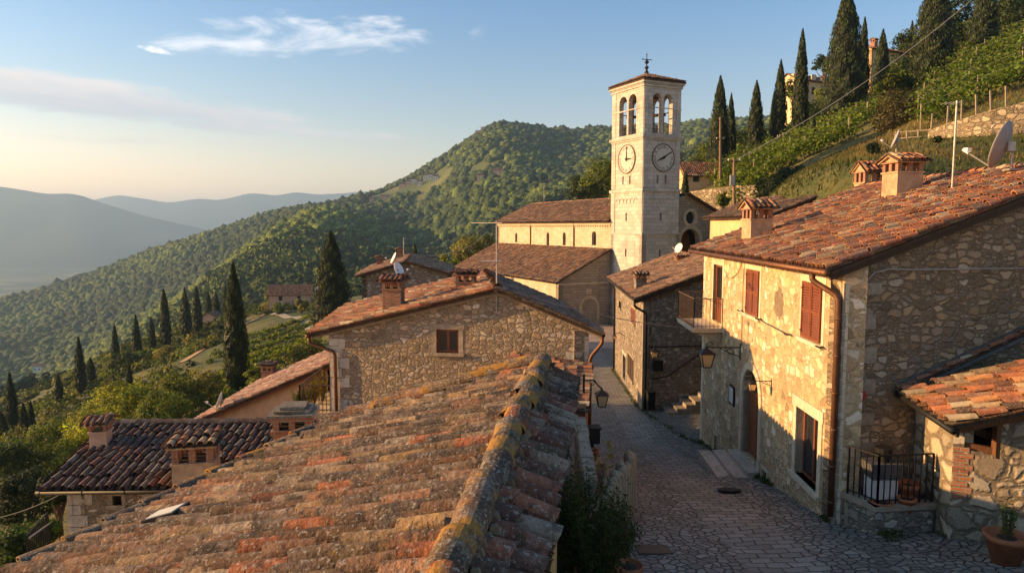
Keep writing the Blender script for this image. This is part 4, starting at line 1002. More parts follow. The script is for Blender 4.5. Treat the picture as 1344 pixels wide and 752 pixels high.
mb = MB(); gslope = (1.45-ze)/uR
pg.wall(mb, [(.02,-9.3),(pg.L,-9.3),(pg.L,ze),(uR,1.42),(.02,ze-.02)], [], .45)
Pl(B, Dg, (0,1)).wall(mb, [(0,-9.3),(pg.L,-9.3),(pg.L,ze),(uR,1.42),(0,ze)], [], .4); Pl(Cg, Dg, (1,0)).wall(mb, rect(0,pf.L,-9.3,ze), [], .4)
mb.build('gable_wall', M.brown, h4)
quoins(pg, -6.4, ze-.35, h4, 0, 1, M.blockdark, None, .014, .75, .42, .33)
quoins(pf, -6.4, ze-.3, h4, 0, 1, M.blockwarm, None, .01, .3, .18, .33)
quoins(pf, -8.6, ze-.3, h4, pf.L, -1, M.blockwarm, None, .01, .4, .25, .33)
# roof
ov = .42; ev = np.array([*(pf.t), 0]); upv = np.array([1, .21, gslope*np.linalg.norm([1,.21])])
O4 = pf.p(-.32, ze+.04-gslope*ov, ov); e4 = ev*(pf.L+.6); s4 = upv*(6.6+ov*.98)
mb = MB(); tile_roof(mb, O4, e4, s4, 'red', sp=.232, tl=.36, r=.088, seg=6, jit=1.6)
R0 = O4+s4; s5 = np.array([1,.21,-gslope])*6.6; tile_roof(mb, R0+e4+s5, -e4, -s5, 'red', sp=.24, tl=.36, r=.088, seg=4, inner=False)
roof4 = mb.build('roof', [M.tile_red, M.board], h4)
mb = MB(); ridge_caps(mb, R0+(0,0,.09), R0+e4+(0,0,.09), 'red', r=.13, mort=1); mb.build('ridge_tiles', [M.tile_red, M.mtl], roof4)
mb = MB(); vb = np.array([0,0,-.1]); mb.bar(O4+vb+ev*.05, R0+vb+ev*.05, .05, .16); mb.build('verge_board', M.wooddark, roof4)
mb = MB(); pf.box(mb, .05, pf.L-.05, ze-.14, ze-.03, -.05, .3); mb.build('eave_board', M.blockwarm, roof4)
gutter('gutter', O4+np.array([-.07,.0,-.03]), O4+e4+np.array([-.07,0,-.05]), h4, M.copper, .07)
q0 = O4 + ev*.75 + np.array([-.06,0,-.08]); uu = Fh(1103.5, 480)[0]
downpipe([q0, q0-(0,0,.16), pf.p(uu, ze-.62, .09), pf.p(uu, -5.95, .09)], h4, M.copper, .06, 6)
# shuttered windows
for r_ in (sA, sB):
    w_ = stone_frame(pf, *[r_[0]-.03, r_[1]+.03, r_[2]-.02, r_[3]+.02], M.blockwarm, h4, .13, .012, True, .15); shutters(pf, *r_, w_, M.woodred, .045)
w_ = stone_frame(pf, *gw, M.blockwarm, h4, .19, .03, True, .24); casement(pf, *gw, w_, M.woodred, -.16, .07, 1)
mb = MB(); pf.box(mb, gw[0]+.1, (gw[0]+gw[1])/2-.05, gw[2]+.1, gw[3]-.1, -.34, -.33); pf.box(mb, (gw[0]+gw[1])/2+.05, gw[1]-.1, gw[2]+.1, gw[3]-.1, -.34, -.33); mb.build('curtain', M.white, w_)
for v_ in (v1, v2):
    w_ = stone_frame(pf, *v_, M.blockwarm, h4, .07, .03, True, .08, 'vent_opening', -.25); mb = MB(); pf.box(mb, *v_, -.3, -.28); mb.build('vent_dark', M.void, w_)
    mb = MB()
    for k in range(3): uq = v_[0]+(v_[1]-v_[0])*(k+.5)/3; mb.bar(pf.p(uq, v_[2], -.06), pf.p(uq, v_[3], -.06), .014)
    mb.build('vent_bars', M.iron, w_)
# balcony door and balcony
w_ = stone_frame(pf, *bd, M.blockwarm, h4, .15, .012, False, .17, 'balcony_door')
mb = MB(); pf.box(mb, bd[0], bd[0]+.09, bd[2], bd[3], -.2, -.1); pf.box(mb, bd[1]-.09, bd[1], bd[2], bd[3], -.2, -.1); pf.box(mb, bd[0]+.09, bd[1]-.09, bd[3]-.09, bd[3], -.2, -.1); pf.box(mb, bd[0]+.09, bd[1]-.09, bd[2], bd[2]+.8, -.19, -.12); mb.build('door_frame', M.woodred, w_)
mb = MB(); pf.box(mb, bd[0]+.09, bd[1]-.09, bd[2]+.8, bd[3]-.09, -.17, -.15); mb.build('pane', M.glass, w_)
b0, b1 = pf.L-2.75, pf.L-.15; bz = Fh(940,426)[1]-.02; bw = .98
mb = MB(); pf.box(mb, b0, b1, bz-.13, bz, 0, bw); pf.box(mb, b0-.03, b1+.03, bz-.04, bz+.002, 0, bw+.03)
for uq in (b0+.3, b1-.3): P = pf.p; mb.prism([P(uq-.07,bz-.13,0),P(uq-.07,bz-.13,.8),P(uq-.07,bz-.2,.8),P(uq-.07,bz-.5,.0)], np.array([*(pf.t*.14),0]))
bal = mb.build('balcony', M.blockwarm, h4)
mb = MB(); c1, c2, c3, c4 = pf.p(b0,0,.02), pf.p(b0,0,bw-.03), pf.p(b1,0,bw-.03), pf.p(b1,0,.02)
railing(mb, c1, c2, bz, 1.0, .12, .007, .035); railing(mb, c2, c3, bz, 1.0, .12, .007, .035); railing(mb, c3, c4, bz, 1.0, .12, .007, .035); mb.build('railing', M.ironrust, bal)
# arched door
mb = MB(); arch_ring(pf, mb, da0, da1, dz0-.1, dzs, .2, -.32, .05); pf.box(mb, (da0+da1)/2-.14, (da0+da1)/2+.14, dtop-.02, dtop+.27, -.2, .08)
dr_ = mb.build('door', M.blockwarm, h4)
mb = MB(); pf.wall(mb, arch(da0, da1, dz0, dzs), [], .06, 0, -.2)
for side in (0, 1):
    ca, cb = (da0+.08, (da0+da1)/2-.03) if side == 0 else ((da0+da1)/2+.03, da1-.08)
    for zz0, zz1 in ((dz0+.15, dz0+.75), (dz0+.85, dz0+1.55), (dz0+1.65, dzs)): pf.box(mb, ca, cb, zz0, zz1, -.2, -.175)
pf.box(mb, (da0+da1)/2-.02, (da0+da1)/2+.02, dz0, dzs, -.2, -.16); pf.box(mb, da0, da1, dzs-.01, dzs+.07, -.2, -.15)
mb.build('door_leaf', M.door, dr_)
mb = MB(); pf.wall(mb, arch(da0+.1, da1-.1, dzs+.1, dzs+.1), [], .01, 0, -.185); mb.build('fanlight', M.glass, dr_)
mb = MB(); mb.lathe(pf.p((da0+da1)/2+.09, dz0+1.05, -.14), [(.0,-.03),(.03,0),(0,.03)], 8); mb.build('door_handle', M.ironrust, dr_)
s0, s1 = Fh(1001,600)[0], Fh(953,600)[0]; s0, s1 = min(da0-.12, s0), max(da1+.45, min(s1, da1+1.0))
zst = float(S(pf.p((s0+s1)/2, 0)[1]))
mb = MB(); hgt_ = dz0 - zst
nst = 3
for k in range(nst): pf.box(mb, da0-.18-.04*k*0, da1+.2+.33*k, zst-.5, dz0-.02-hgt_*k/nst*.95, .0, .36+.36*k) if False else None
for k in range(nst):
    zz = dz0 - .02 - k*hgt_/nst*.92; pf.box(mb, da0-.2-.02*k, da1+.25+.3*k, zz-(.2 if k < 2 else .6), zz, .36*k - (0 if k else .3), .36*(k+1))
mb.build('doorstep', M.block, h4)
# notice frame, patch on the wall, cable and hooks
nb_ = pxrect(958.5,964.8,505.5,531)
mb = MB(); pf.box(mb, nb_[0], nb_[1], nb_[2], nb_[3], .0, .05); f_ = thing('notice_frame', 'small dark framed notice board on the golden house between vent and arched door', 'notice board', pf.p((nb_[0]+nb_[1])/2, nb_[2]))
mb.build('frame', M.iron, f_); mb = MB(); pf.box(mb, nb_[0]+.06, nb_[1]-.06, nb_[2]+.06, nb_[3]-.06, .045, .054); mb.build('notice_sheet', M.white, f_)
for x_, y_ in ((1000,418.5),(1039,438.8),(1082,455.5),(975,407.5)):
    hk = MB(); uq, zq = Fh(x_, y_); hk.bar(pf.p(uq,zq,0), pf.p(uq,zq,.14), .02); hk.bar(pf.p(uq-.12,zq,.13), pf.p(uq+.14,zq,.13), .03); hk.build('shutter_holdback', M.iron, h4)
cb = MB()
def fpath(ps, w=.02): return [pf.p(*Fh(x_, y_), w) for x_, y_ in ps]
cb.tube(fpath([(952,356),(955,364),(962,365),(970,358),(975,344),(978,342),(976,380),(975.3,405),(974.6,430),(974,455)]), .008, 5); cb.build('facade_cable', M.cabled, h4); cb = MB(); cb.tube(fpath([(1000,420),(1004,423),(1016,429),(1030,436.5),(1036,439)]), .018, 5)
cb.build('facade_cable', M.cabled, h4)
mb = MB(); uq, zq = Fh(1022.5, 398); nn = 26; ring_ = [(uq + .33*math.cos(2*math.pi*k/nn)*random.uniform(.75,1.15), zq + .42*math.sin(2*math.pi*k/nn)*random.uniform(.8,1.12)) for k in range(nn)]
pf.wall(mb, ring_, [], .006, 0, .006); mb.build('mortar_patch', mat_flat('cement_patch', (.2,.15,.1), .95, 0, .3, 9, .012), h4)
# pipe and cable on the gable
gpth = [pg.hit(x_, y_) for x_, y_ in ((1127,648),(1125,560),(1124,470),(1128,395),(1133,372),(1146,358),(1165,353),(1200,354),(1260,353),(1344,352),(1420,352))]
mb = MB(); mb.tube([pg.p(u_, z_, .03) for u_, z_ in gpth], .018, 6)
g2_ = [pg.hit(x_, y_) for x_, y_ in ((1124,470),(1131,480),(1134,500),(1126,520),(1122,545),(1123,600))]; mb.tube([pg.p(u_, z_, .03) for u_, z_ in g2_], .014, 6); mb.build('wall_conduit', M.cable, h4)
mb = MB(); uq, zq = pg.hit(1130,517); pg.box(mb, uq-.05, uq+.05, zq-.09, zq+.07, 0, .09); mb.build('meter_box', mat_flat('red_plastic', (.35,.03,.03), .4, 0, .1, 5, 0), h4)
# chimneys of the right house
def roofz4(x_, y_):   # height of the front slope above plan point
    q = np.linalg.solve(np.array([[e4[0], s4[0]],[e4[1], s4[1]]]), np.array([x_, y_]) - O4[:2]); return O4[2] + q[1]*s4[2]
def place_on4(px_, py_):
    n = np.cross(e4, s4); d = ray(px_, py_); return d*(np.dot(O4, n)/np.dot(d, n))
for (px_, pyb, pys, pyt, w_, dd_) in ((993,314,289,262,.72,.66),(1183,258,228,203,.8,.72)):
    c_ = place_on4(px_, pyb); Yc = c_[1]
    chimney(h4, c_[:2], w_, dd_, c_[2]-.5, at(px_,pys,Yc)[2], at(px_,pyt,Yc)[2], .1, M.rend, 'tile', 'red', pillars=3)
dish('satellite_dish', 'big grey round satellite dish on the ridge at the right edge', at(1317,191,17.4), 1.15, R(-40), R(18), M.dish, at(1327,224,17.35))
dish('satellite_dish', 'small grey satellite dish on a mast behind the big right roof', at(1176,183,27.5), .72, R(-70), R(20), M.dish, at(1175,222,27.5))
yagi('rooftop_antenna', 'bare slender aerial mast rising from the roof ridge at far right', at(1250,242,18.2)-np.array([0,0,.2]), at(1250,122,18.2)[2]-at(1250,242,18.2)[2], R(165), 4, .3, .025)

# lanterns on the right house
lf_ = np.array([*pf.n, 0])
def wall_lantern(label, x_, y_, arm, s, wx=None):
    uq, zq = Fh(wx or x_, y_); base = pf.p(uq, zq, 0)
    t = thing('wall_lantern', label, 'lantern', base)
    mb = MB(); tip = base + lf_*arm + (0,0,.12*s)
    mb.bar(base-(0,0,.22*s), base+(0,0,.22*s), .05*s, .03); mb.tube([base+(0,0,.12*s), tip], .014*s+.004, 8)
    mb.tube([base-(0,0,.12*s), base+lf_*arm*.35-(0,0,.02*s), base+lf_*arm*.6+(0,0,.1*s)], .01*s+.003, 6)
    mb.tube(scroll(base+lf_*arm*.3+np.array([0,0,.0]), lf_, np.array([0,0,1]), .1*s), .009*s+.002, 6); mb.tube(scroll(tip+lf_*-.08+np.array([0,0,.08*s]), -lf_, np.array([0,0,1]), .08*s), .009*s+.002, 6)
    mb.build('bracket', M.iron, t); lantern(t, tip + (0,0,.0), s); return t
wall_lantern('large wrought iron lantern on the golden facade below the balcony', 972, 462, 1.02, 1.15)
wall_lantern('small lantern beside the arched door of the golden house', 1013, 503, .5, .5)
# ------------------------------------------------------------------ LEAN-TO by the right house
lt = thing('lean_to_shed', 'low stone lean-to with red tiled roof and a timbered opening at the lower right', 'shed', (9, 13, -6))
k0 = np.array([8.42, 14.02]); k1 = np.array([8.32, 12.62]); k2 = k1 + np.array([.91, -.41])*4.2
pL1 = Pl(k0, k1, (-1,0)); pF = Pl(k1, k2, (-.4,-1))
el0 = at(1182, 514, 13.86); el1 = at(1251, 559, 12.05); 
zr1 = at(1344, 526, 11.6)
vdir = np.array([*(pF.t*1.0), .36]); vdir2 = np.array([.978, .205, .36])
mb = MB(); th_ = np.array([0,0,-.05])
spv = vdir*4.6
# roof plane from eave (el1->el0) up to the right
tile_roof(mb, el1, el0-el1, spv, 'red', sp=.235, tl=.37, r=.09, seg=7, jit=1.5, slabpoly=None)
far_tri = [el0-np.array([0,0,.03]), el0+spv-np.array([0,0,.03]), el0+vdir2*4.4-np.array([0,0,.03])]
lroof = mb.build('roof', [M.tile_red, M.board], lt)
mb = MB(); tile_roof(mb, el0+np.array([.0,-.05,.0]), np.array([.05,.35,0.]), vdir2*4.4*np.array([1,1,1]), 'red', sp=.2, tl=.37, r=.08, seg=6, jit=1.2); mb.build('flashing_tiles', [M.tile_red, M.lead], lroof)
mb = MB(); mb.bar(el0+np.array([.02,.05,.1]), el0+np.array([.02,.05,.1])+vdir2*4.4, .05, .16); mb.build('flashing', M.lead, lroof)
zt1 = lambda u: el1[2] - .12 + .36*u
oa, ob = pF.hit(1266, 575)[0], pF.hit(1309, 575)[0]; oz = pF.hit(1290, 592)[1]
mb = MB()
ztop = lambda u: el1[2] - .17 + (np.dot(pF.p(u,0)[:2]-el1[:2], pF.t))*.36
L_ = pF.L
pF.wall(mb, [(0,-7),(L_,-7),(L_,ztop(L_)),(ob,ztop(ob)),(ob,oz-.06),(oa,oz),(oa,ztop(oa)),(0,ztop(0))], [], .38)
pL1.wall(mb, [(0,-7.2),(pL1.L,-7.2),(pL1.L,ztop(0)-.02),(0,el0[2]-.15)], [], .36)
mb.build('wall', M.pale, lt)
mb = MB(); P = pF.p
mb.bar(P(-.1,ztop(-.1)-.06,.12), P(L_,ztop(L_)-.06,.12), .1, .16); mb.bar(P(ob+.03,oz-.1,-.06), P(ob+.03,ztop(ob)-.1,-.06), .16, .13); mb.bar(P(oa,oz+.05,-.1), P(ob,oz-.01,-.1), .1, .14)
mb.build('timber_frame', M.wood, lt)
mb = MB(); mb.bar(P(oa,ztop(oa)-.18,-.3), P(ob+.3,oz+.1,-.5), .09, .13); pF.box(mb, oa-.3, ob+.6, oz-.5, oz+.9, -1.1, -1.05); mb.build('brace', M.wooddark, lt)
mb = MB(); ed_ = nrm(el0-el1); mb.tube([el1-ed_*.12+(-.06,0,-.05), el0+(-.06,0,-.05)], .065, 8); mb.build('gutter', M.iron, lt, True)
mb = MB(); mb.bar(el1+(.06,0,-.12)-ed_*.06, el0+(.06,0,-.12), .05, .13); mb.build('eave_board', M.wooddark, lt)
qb = MB()
for k in range(9): pF.box(qb, .0+.02*(k%2), .26+.07*(k%2), -5.1+k*.11, -5.1+k*.11+.09, -.05, .012)
qb.build('brick_quoin', M.brick, lt)

# ------------------------------------------------------------------ LIGHT WELL with railing
lw = thing('area_parapet', 'low stone parapet with black iron railing in the corner between golden house and lean-to', 'railing', (7.3, 13, -6))
w0, w1, w2 = np.array([6.78,13.62]), np.array([7.08,12.92]), np.array([8.3,13.05]); zt_ = -5.52
mb = MB()
for a, b_ in ((w0,w1),(w1,w2)):
    q = Pl(a, b_, (-1,-.5) if a is w0 else (0,-1)); q.box(mb, -.0, q.L, -6.6, zt_, -.22, 0)
mb.build('parapet', M.grey, lw)
mb = MB()
for a, b_ in ((w0,w1),(w1,w2)):
    q = Pl(a, b_, (-1,-.5) if a is w0 else (0,-1)); q.box(mb, -.03, q.L+.03, zt_, zt_+.09, -.26, .04)
mb.build('coping', M.blockdark, lw)
mb = MB(); railing(mb, w0+(.08,-.02), w1+(.08,.1), zt_+.09, .98, .115, .011, .035); railing(mb, w1+(.08,.1), w2+(0,.1), zt_+.09, .98, .115, .011, .035); mb.build('railing', M.iron, lw)
mb = MB(); mb.hexa([(6.8,13.5,-6.5),(8.35,13.2,-6.5),(8.4,14,-6.5),(6.8,13.66,-6.5),(6.8,13.5,-5.62),(8.35,13.2,-5.62),(8.4,14,-5.62),(6.8,13.66,-5.62)]); mb.build('well_floor', M.blockdark, lw)
def pot(name, label, c, r, h, plant=None, cat='flower pot', mt=None):
    t = thing(name, label, cat, c)
    mb = MB(); mb.lathe(c, [(r*.62,0),(r*.95,h*.82),(r*1.06,h*.83),(r*1.08,h*.99),(r*.95,h),(r*.9,h*.9),(.001,h*.88)], 20, 0); mb.build('pot', mt or M.terra, t, True)
    mb = MB(); mb.lathe((c[0],c[1],c[2]+h*.86), [(r*.9,0),(.001,.03)], 16); mb.build('soil', M.soil, t)
    return t
mb = MB(); mb.box((7.42,13.4,-5.32), (.5,.34,.6)); t = tag(mb.build('stone_block', M.white, None), 'pale block carrying the dark planter box behind the black railing', 'block')
t = thing('planter_box', 'dark rectangular planter box on a pale block behind the black railing', 'planter', (7.42,13.4,-5.01))
mb = MB(); mb.hexa([(7.15,13.2,-5.01),(7.69,13.2,-5.01),(7.69,13.6,-5.01),(7.15,13.6,-5.01),(7.08,13.16,-4.68),(7.76,13.16,-4.68),(7.76,13.64,-4.68),(7.08,13.64,-4.68)]); mb.build('box', M.lead, t); mb = MB(); mb.lathe((7.45,13.4,-4.68), [(.14,0),(.17,.28),(.15,.28)], 12); mb.build('inner_pot', M.iron, t)
pot('terracotta_pot', 'biggest round terracotta pot behind the black railing', (7.95,13.38,-5.62), .23, .5); pot('terracotta_pot', 'low wide terracotta pot behind the left part of the black railing', (7.3,13.12,-5.62), .2, .22)
pot('terracotta_pot', 'middle terracotta pot leaning against the biggest one behind the railing', (7.78,13.1,-5.62), .17, .3)
big_pot_c = at(1319, 741, 11.2); big_pot_c[2] = at(1319,738,11.2)[2]
big_pot = pot('terracotta_pot', 'large terracotta pot standing on the cobbles in the lower right corner', big_pot_c, .33, .5)

# ------------------------------------------------------------------ STONE HOUSE down the street
h3 = thing('street_stone_house', 'grey stone house at the bend of the street with dark downpipes and outside steps', 'house', (8, 36, -9))
c3 = np.array([6.18, 32]); f3 = np.array([6.7, 44.6]); e3 = c3 + np.array([1, .03])*6.6; p3 = Pl(c3, f3, (-1,0)); q3 = Pl(c3, e3, (0,-1)); z3 = -3.3; sl3 = .36
def R3(pl_, xl, xr, yt, yb):
    xm, ym = (xl+xr)/2, (yt+yb)/2; a, b_ = pl_.hit(xl, ym)[0], pl_.hit(xr, ym)[0]; return min(a,b_), max(a,b_), pl_.hit(xm,yb)[1], pl_.hit(xm,yt)[1]
d3 = R3(p3, 817.5,822, 466,499); w3 = R3(p3, 824.5,832, 468,496); r3 = R3(p3, 829,834, 405,424); s3_ = R3(p3, 812.5,815.5,395,404)
mb = MB(); p3.wall(mb, rect(0,p3.L,-10.5,z3), [rect(*d3), rect(*w3), rect(*r3), rect(*s3_)], .4)
q3.wall(mb, [(0,-10),(q3.L,-10),(q3.L,z3+sl3*(8.4-q3.L)),(4.2,z3+sl3*4.2),(0,z3)], [], .4)
Pl(f3, f3+np.array([1,.03])*6.6, (0,1)).wall(mb, [(0,-10),(6.6,-10),(6.6,z3+sl3*1.8),(4.2,z3+sl3*4.2),(0,z3)], [], .4)
mb.build('wall', M.grey, h3)
quoins(p3, -9.2, z3-.2, h3, 0, 1, M.blockdark, q3, u2=0, s2=1)
o3 = np.array([*(c3 - np.array([.42, .35])), z3+.06-.36*.42]); ed3 = np.array([*((f3-c3)*1.05), 0]); up3_ = np.array([1,.03,sl3])*4.62
mb = MB(); tile_roof(mb, o3, ed3, up3_, 'brown', sp=.24, tl=.38, r=.09, seg=5, jit=1.5); dn3 = np.array([1,.03,-sl3])*3; tile_roof(mb, o3+up3_+ed3+dn3, -ed3, -dn3, 'brown', sp=.24, tl=.4, r=.09, seg=4, inner=False)
ro3 = mb.build('roof', [M.tile_far, M.board], h3); mb = MB(); ridge_caps(mb, o3+up3_+(0,0,.08), o3+up3_+ed3+(0,0,.08), 'brown', r=.12); mb.build('ridge_tiles', [M.tile_far], ro3)
mb = MB(); mb.bar(o3+np.array([0,.06,-.12]), o3+up3_+np.array([0,.06,-.12]), .05, .14); mb.build('verge_board', M.wooddark, ro3)
gutter('gutter', o3+(-.06,0,-.04), o3+ed3+(-.06,0,-.04), h3, M.iron, .07)
downpipe([o3+(-.03,.2,-.1), o3+(-.03,.2,-.35), q3.p(.12,z3-.75,.08), q3.p(.12,-8.7,.08)], h3, M.iron, .06); e_ = o3+ed3*.93; downpipe([e_+(-.03,0,-.1), e_+(-.03,0,-.3), p3.p(p3.L*.93,z3-.6,.08), p3.p(p3.L*.93,-9.2,.08)], h3, M.iron, .06)
o_ = stone_frame(p3, *d3, M.block, h3, .16, .03, False, .2, 'door'); mb = MB(); p3.box(mb, d3[0], d3[1], d3[2], d3[3], -.2, -.14); mb.build('door_leaf', mat_wood('door_blue', (.05,.06,.07)), o_)
o_ = stone_frame(p3, *w3, M.blockdark, h3, .1, .02, True, .12); shutters(p3, *w3, o_, M.wooddark, .04, 12)
o_ = stone_frame(p3, *r3, M.blockdark, h3, .1, .02, True, .12); shutters(p3, *r3, o_, M.woodred, .04, 12)
o_ = stone_frame(p3, *s3_, M.blockdark, h3, .08, .02, True, .1); mb = MB(); p3.box(mb, *s3_, -.2, -.15); mb.build('pane', M.glass, o_)
mb = MB(); zc_ = float(S(31.6)); uS = q3.hit(868, 530)[0]
for k in range(6):
    u_ = uS + k*.42; q3.box(mb, u_, 3.4+.3, zc_-.4+0*k, zc_+.15+k*.17, .02, 1.25 - .012*k)
mb.build('outside_steps', M.blockdark, h3)
mb = MB(); mb.tube([q3.p(*q3.hit(855,497),.06), q3.p(*q3.hit(875,494),.05), q3.p(*q3.hit(925,460),.05)], .025, 6); mb.build('handrail', M.iron, h3)
mb = MB(); mb.tube([q3.p(*q3.hit(853,455),.04), q3.p(*q3.hit(925,453.5),.04)], .025, 6); mb.build('wall_cable', M.iron, h3)
mb = MB(); b_ = R3(q3, 856,869,474,486); q3.box(mb, b_[0], b_[1], b_[2], b_[3], 0, .18); q3.box(mb, b_[0]-.02, b_[1]+.02, b_[3], b_[3]+.04, 0, .22); t = tag(mb.build('letter_box', M.iron), 'black letter box on the grey stone house wall above the outside steps', 'letter box')
mb = MB(); b_ = R3(q3, 847,856,512,533); q3.box(mb, b_[0], b_[1], b_[2], b_[3], .16, .6); q3.box(mb, b_[0]-.04, b_[1]+.04, b_[3], b_[3]+.06, .12, .64); tag(mb.build('waste_bin', M.iron), 'black bin at the corner of the grey stone house', 'bin')
for (x_, y_, yt_, w_, kd, Yc) in ((840,379,357,.52,'tile',34.5),(893,349,336,.5,'flat',40.)):
    c_ = at(x_, y_, Yc); zz = o3[2] + (c_[0]-o3[0])*sl3; chimney(h3, c_[:2], w_, w_, zz-.3, at(x_, y_-(y_-yt_)*.55, Yc)[2], at(x_, yt_, Yc)[2], .04, M.grey if kd == 'tile' else M.brick, kd, 'brown')
cd_ = at(891,326,41); dish('satellite_dish', 'white satellite dish in front of the church portal', cd_, .62, R(-120), R(25), M.dishw, at(893,336,41))
uq, zq = q3.hit(866, 462); base = q3.p(q3.hit(856,457)[0], q3.hit(856,457)[1], 0)
t = thing('wall_lantern', 'dark lantern on the shaded wall of the grey stone house', 'lantern', base); mb = MB(); n3_ = np.array([*q3.n,0]); mb.bar(base, base+n3_*.5+(0,0,.1), .03); mb.bar(base-(0,0,.2), base+(0,0,.15), .05); mb.build('bracket', M.iron, t); lantern(t, base+n3_*.5+(0,0,.1), .9)
base = p3.p(*p3.hit(820,441), 0); t = thing('wall_lantern', 'curved arm lantern above the blue door of the grey stone house', 'lantern', base); mb = MB(); n3_ = np.array([*p3.n,0]); mb.tube([base, base+n3_*.3+(0,0,.2), base+n3_*.6+(0,0,.1)], .02, 6); mb.build('bracket', M.iron, t); lantern(t, base+n3_*.6+(0,0,.1), .6)

# ------------------------------------------------------------------ BELL TOWER
tw = thing('bell_tower', 'tall pale stone bell tower with two clock faces, open belfry and tiled pyramid roof', 'bell tower', (12, 66, -10))
T0 = np.array([12.1, 64.0]); dl = np.array([-.438, .899]); dr2 = np.array([.899, .438]); TL, TR = 5.1, 4.25
TA = T0 + dl*TL; TB = T0 + dr2*TR; TC = TA + dr2*TR
faces = [Pl(T0, TA, (-.899,-.438)), Pl(T0, TB, (.438,-.899)), Pl(TB, TC, (.899,.438)), Pl(TA, TC, (-.438,.899))]
zy = lambda y: float(at(843, y, 64)[2])
zC1, zC2, zC3, zTop = zy(178), zy(249), zy(307), zy(104)
bz0, bz1 = zy(171), zy(127)
mb = MB(); 
for pl_ in faces:
    L_ = pl_.L; k = L_/4.25; a_ = L_*.5; ow = L_*.245; gap = L_*.05; arches = []
    for sgn in (-1, 1):
        c_ = a_ + sgn*(gap/2+ow/2); arches.append(arch(c_-ow/2, c_+ow/2, bz0-.25, bz1-.1))
    slits = []
    for fr_ in (.4, .62): slits.append(rect(L_*fr_-.11, L_*fr_+.11, zy(240), zy(229)))
    slits.append(rect(L_*.5-.13, L_*.5+.13, zy(290), zy(279))); slits.append(rect(L_*.5-.12, L_*.5+.12, zy(338), zy(328)))
    pl_.wall(mb, rect(0, L_, -10.6, zTop), arches + slits, .5)
mb.build('shaft', M.tower, tw)
for lv_ in (((zC1,.28,.2),),((zC2,.25,.16),),((zC3,.2,.1),),((zy(140),.1,.06),)):
  mb = MB()
  for pl_ in faces:
    L_ = pl_.L
    for zc_, h_, w_ in lv_:
        pl_.box(mb, -w_-.001, L_+w_, zc_-h_/2, zc_+h_/2, 0, w_)
        if w_ > .12: pl_.box(mb, -w_*.5, L_+w_*.5, zc_-h_, zc_-h_/2, 0, w_*.5)
  mb.build('cornice', M.tower, tw)
mb = MB()
for pl_ in faces:
    L_ = pl_.L
    for zc_, h_, w_ in ((zTop-.12,.3,.26),(zTop-.5,.16,.12)):
        pl_.box(mb, -w_-.001, L_+w_, zc_-h_/2, zc_+h_/2, 0, w_); 
        if w_ > .12: pl_.box(mb, -w_*.5, L_+w_*.5, zc_-h_, zc_-h_/2, 0, w_*.5)
    n = int(L_/.28)
    for k in range(n): pl_.box(mb, (k+.2)*L_/n, (k+.75)*L_/n, zTop-.42, zTop-.28, 0, .17)
mb.build('cornice', M.tower, tw)
mb = MB()      # blind arcade and corner strips
for pl_ in faces[:2]:
    L_ = pl_.L; n = 6; z_a = zy(262)
    for k in range(n):
        c_ = L_*.16 + L_*.68*(k+.5)/n; rr2 = L_*.68/n*.5
        for q in range(6):
            a0, a1 = math.pi*q/6, math.pi*(q+1)/6; Pq = lambda a, e, w: pl_.p(c_+(rr2-e)*math.cos(a), z_a+(rr2-e)*math.sin(a), w)
            mb.hexa([Pq(a0,0,.07),Pq(a0,.13,.07),Pq(a0,.13,0),Pq(a0,0,0),Pq(a1,0,.07),Pq(a1,.13,.07),Pq(a1,.13,0),Pq(a1,0,0)])
        if k < n-1: pl_.box(mb, c_+rr2-.08, c_+rr2+.08, z_a-.25, z_a, 0, .07)
    for u0_, u1_ in ((.0,.13*L_),(.87*L_,L_)):
        pl_.box(mb, u0_+.02, u1_-.02, zC3+.1, zC2-.15, 0, .06); pl_.box(mb, u0_+.02, u1_-.02, zC2+.2, zC1-.2, 0, .045); pl_.box(mb, u0_+.02, u1_-.02, zC1+.2, zTop-.6, 0, .045)
mb.build('blind_arcade', M.tower, tw)
mb = MB()
for pl_ in faces:
    L_ = pl_.L; c_ = L_*.5
    mb.lathe(pl_.p(c_, bz0-.2, -.22), [(.2,0),(.2,.12),(.13,.16),(.12,bz1-bz0-.35),(.2,bz1-bz0-.15),(.24,bz1-bz0+.1)], 12)
    pl_.box(mb, L_*.22, L_*.78, bz0-.3, bz0-.2, -.2, .05)
mb.build('belfry_columns', M.tower, tw)
mb = MB()
for pl_ in faces: 
    L_ = pl_.L; zz = bz0 + .75; pl_.box(mb, L_*.24, L_*.76, zz, zz+.05, -.4, -.35)
    for k in range(14): u_ = L_*(.25+.5*k/13); mb.bar(pl_.p(u_, bz0-.2, -.37), pl_.p(u_, zz, -.37), .03)
mb.build('belfry_railing', M.ironrust, tw)
ctr = (T0+TC)/2
mb = MB(); mb.box((ctr[0],ctr[1],bz0-.3), (3.4,3.4,.15), .45); mb.box((ctr[0],ctr[1],zTop-.05), (4.2,4.2,.1), .45); mb.bar((ctr[0]-1.6,ctr[1]-.7,bz1+.5),(ctr[0]+1.6,ctr[1]+.7,bz1+.5),.18); mb.build('belfry_floor', M.wood, tw)
mb = MB(); mb.bar((ctr[0]-1.7,ctr[1]+.9,bz0+1.75),(ctr[0]+1.7,ctr[1]-.9,bz0+1.75),.22,.26); mb.bar((ctr[0]-1.2,ctr[1]+.6,bz0-.3),(ctr[0]-1.2,ctr[1]+.6,bz1+.4),.18); mb.bar((ctr[0]+1.2,ctr[1]-.6,bz0-.3),(ctr[0]+1.2,ctr[1]-.6,bz1+.4),.18); mb.build('bell_frame', M.wooddark, tw)
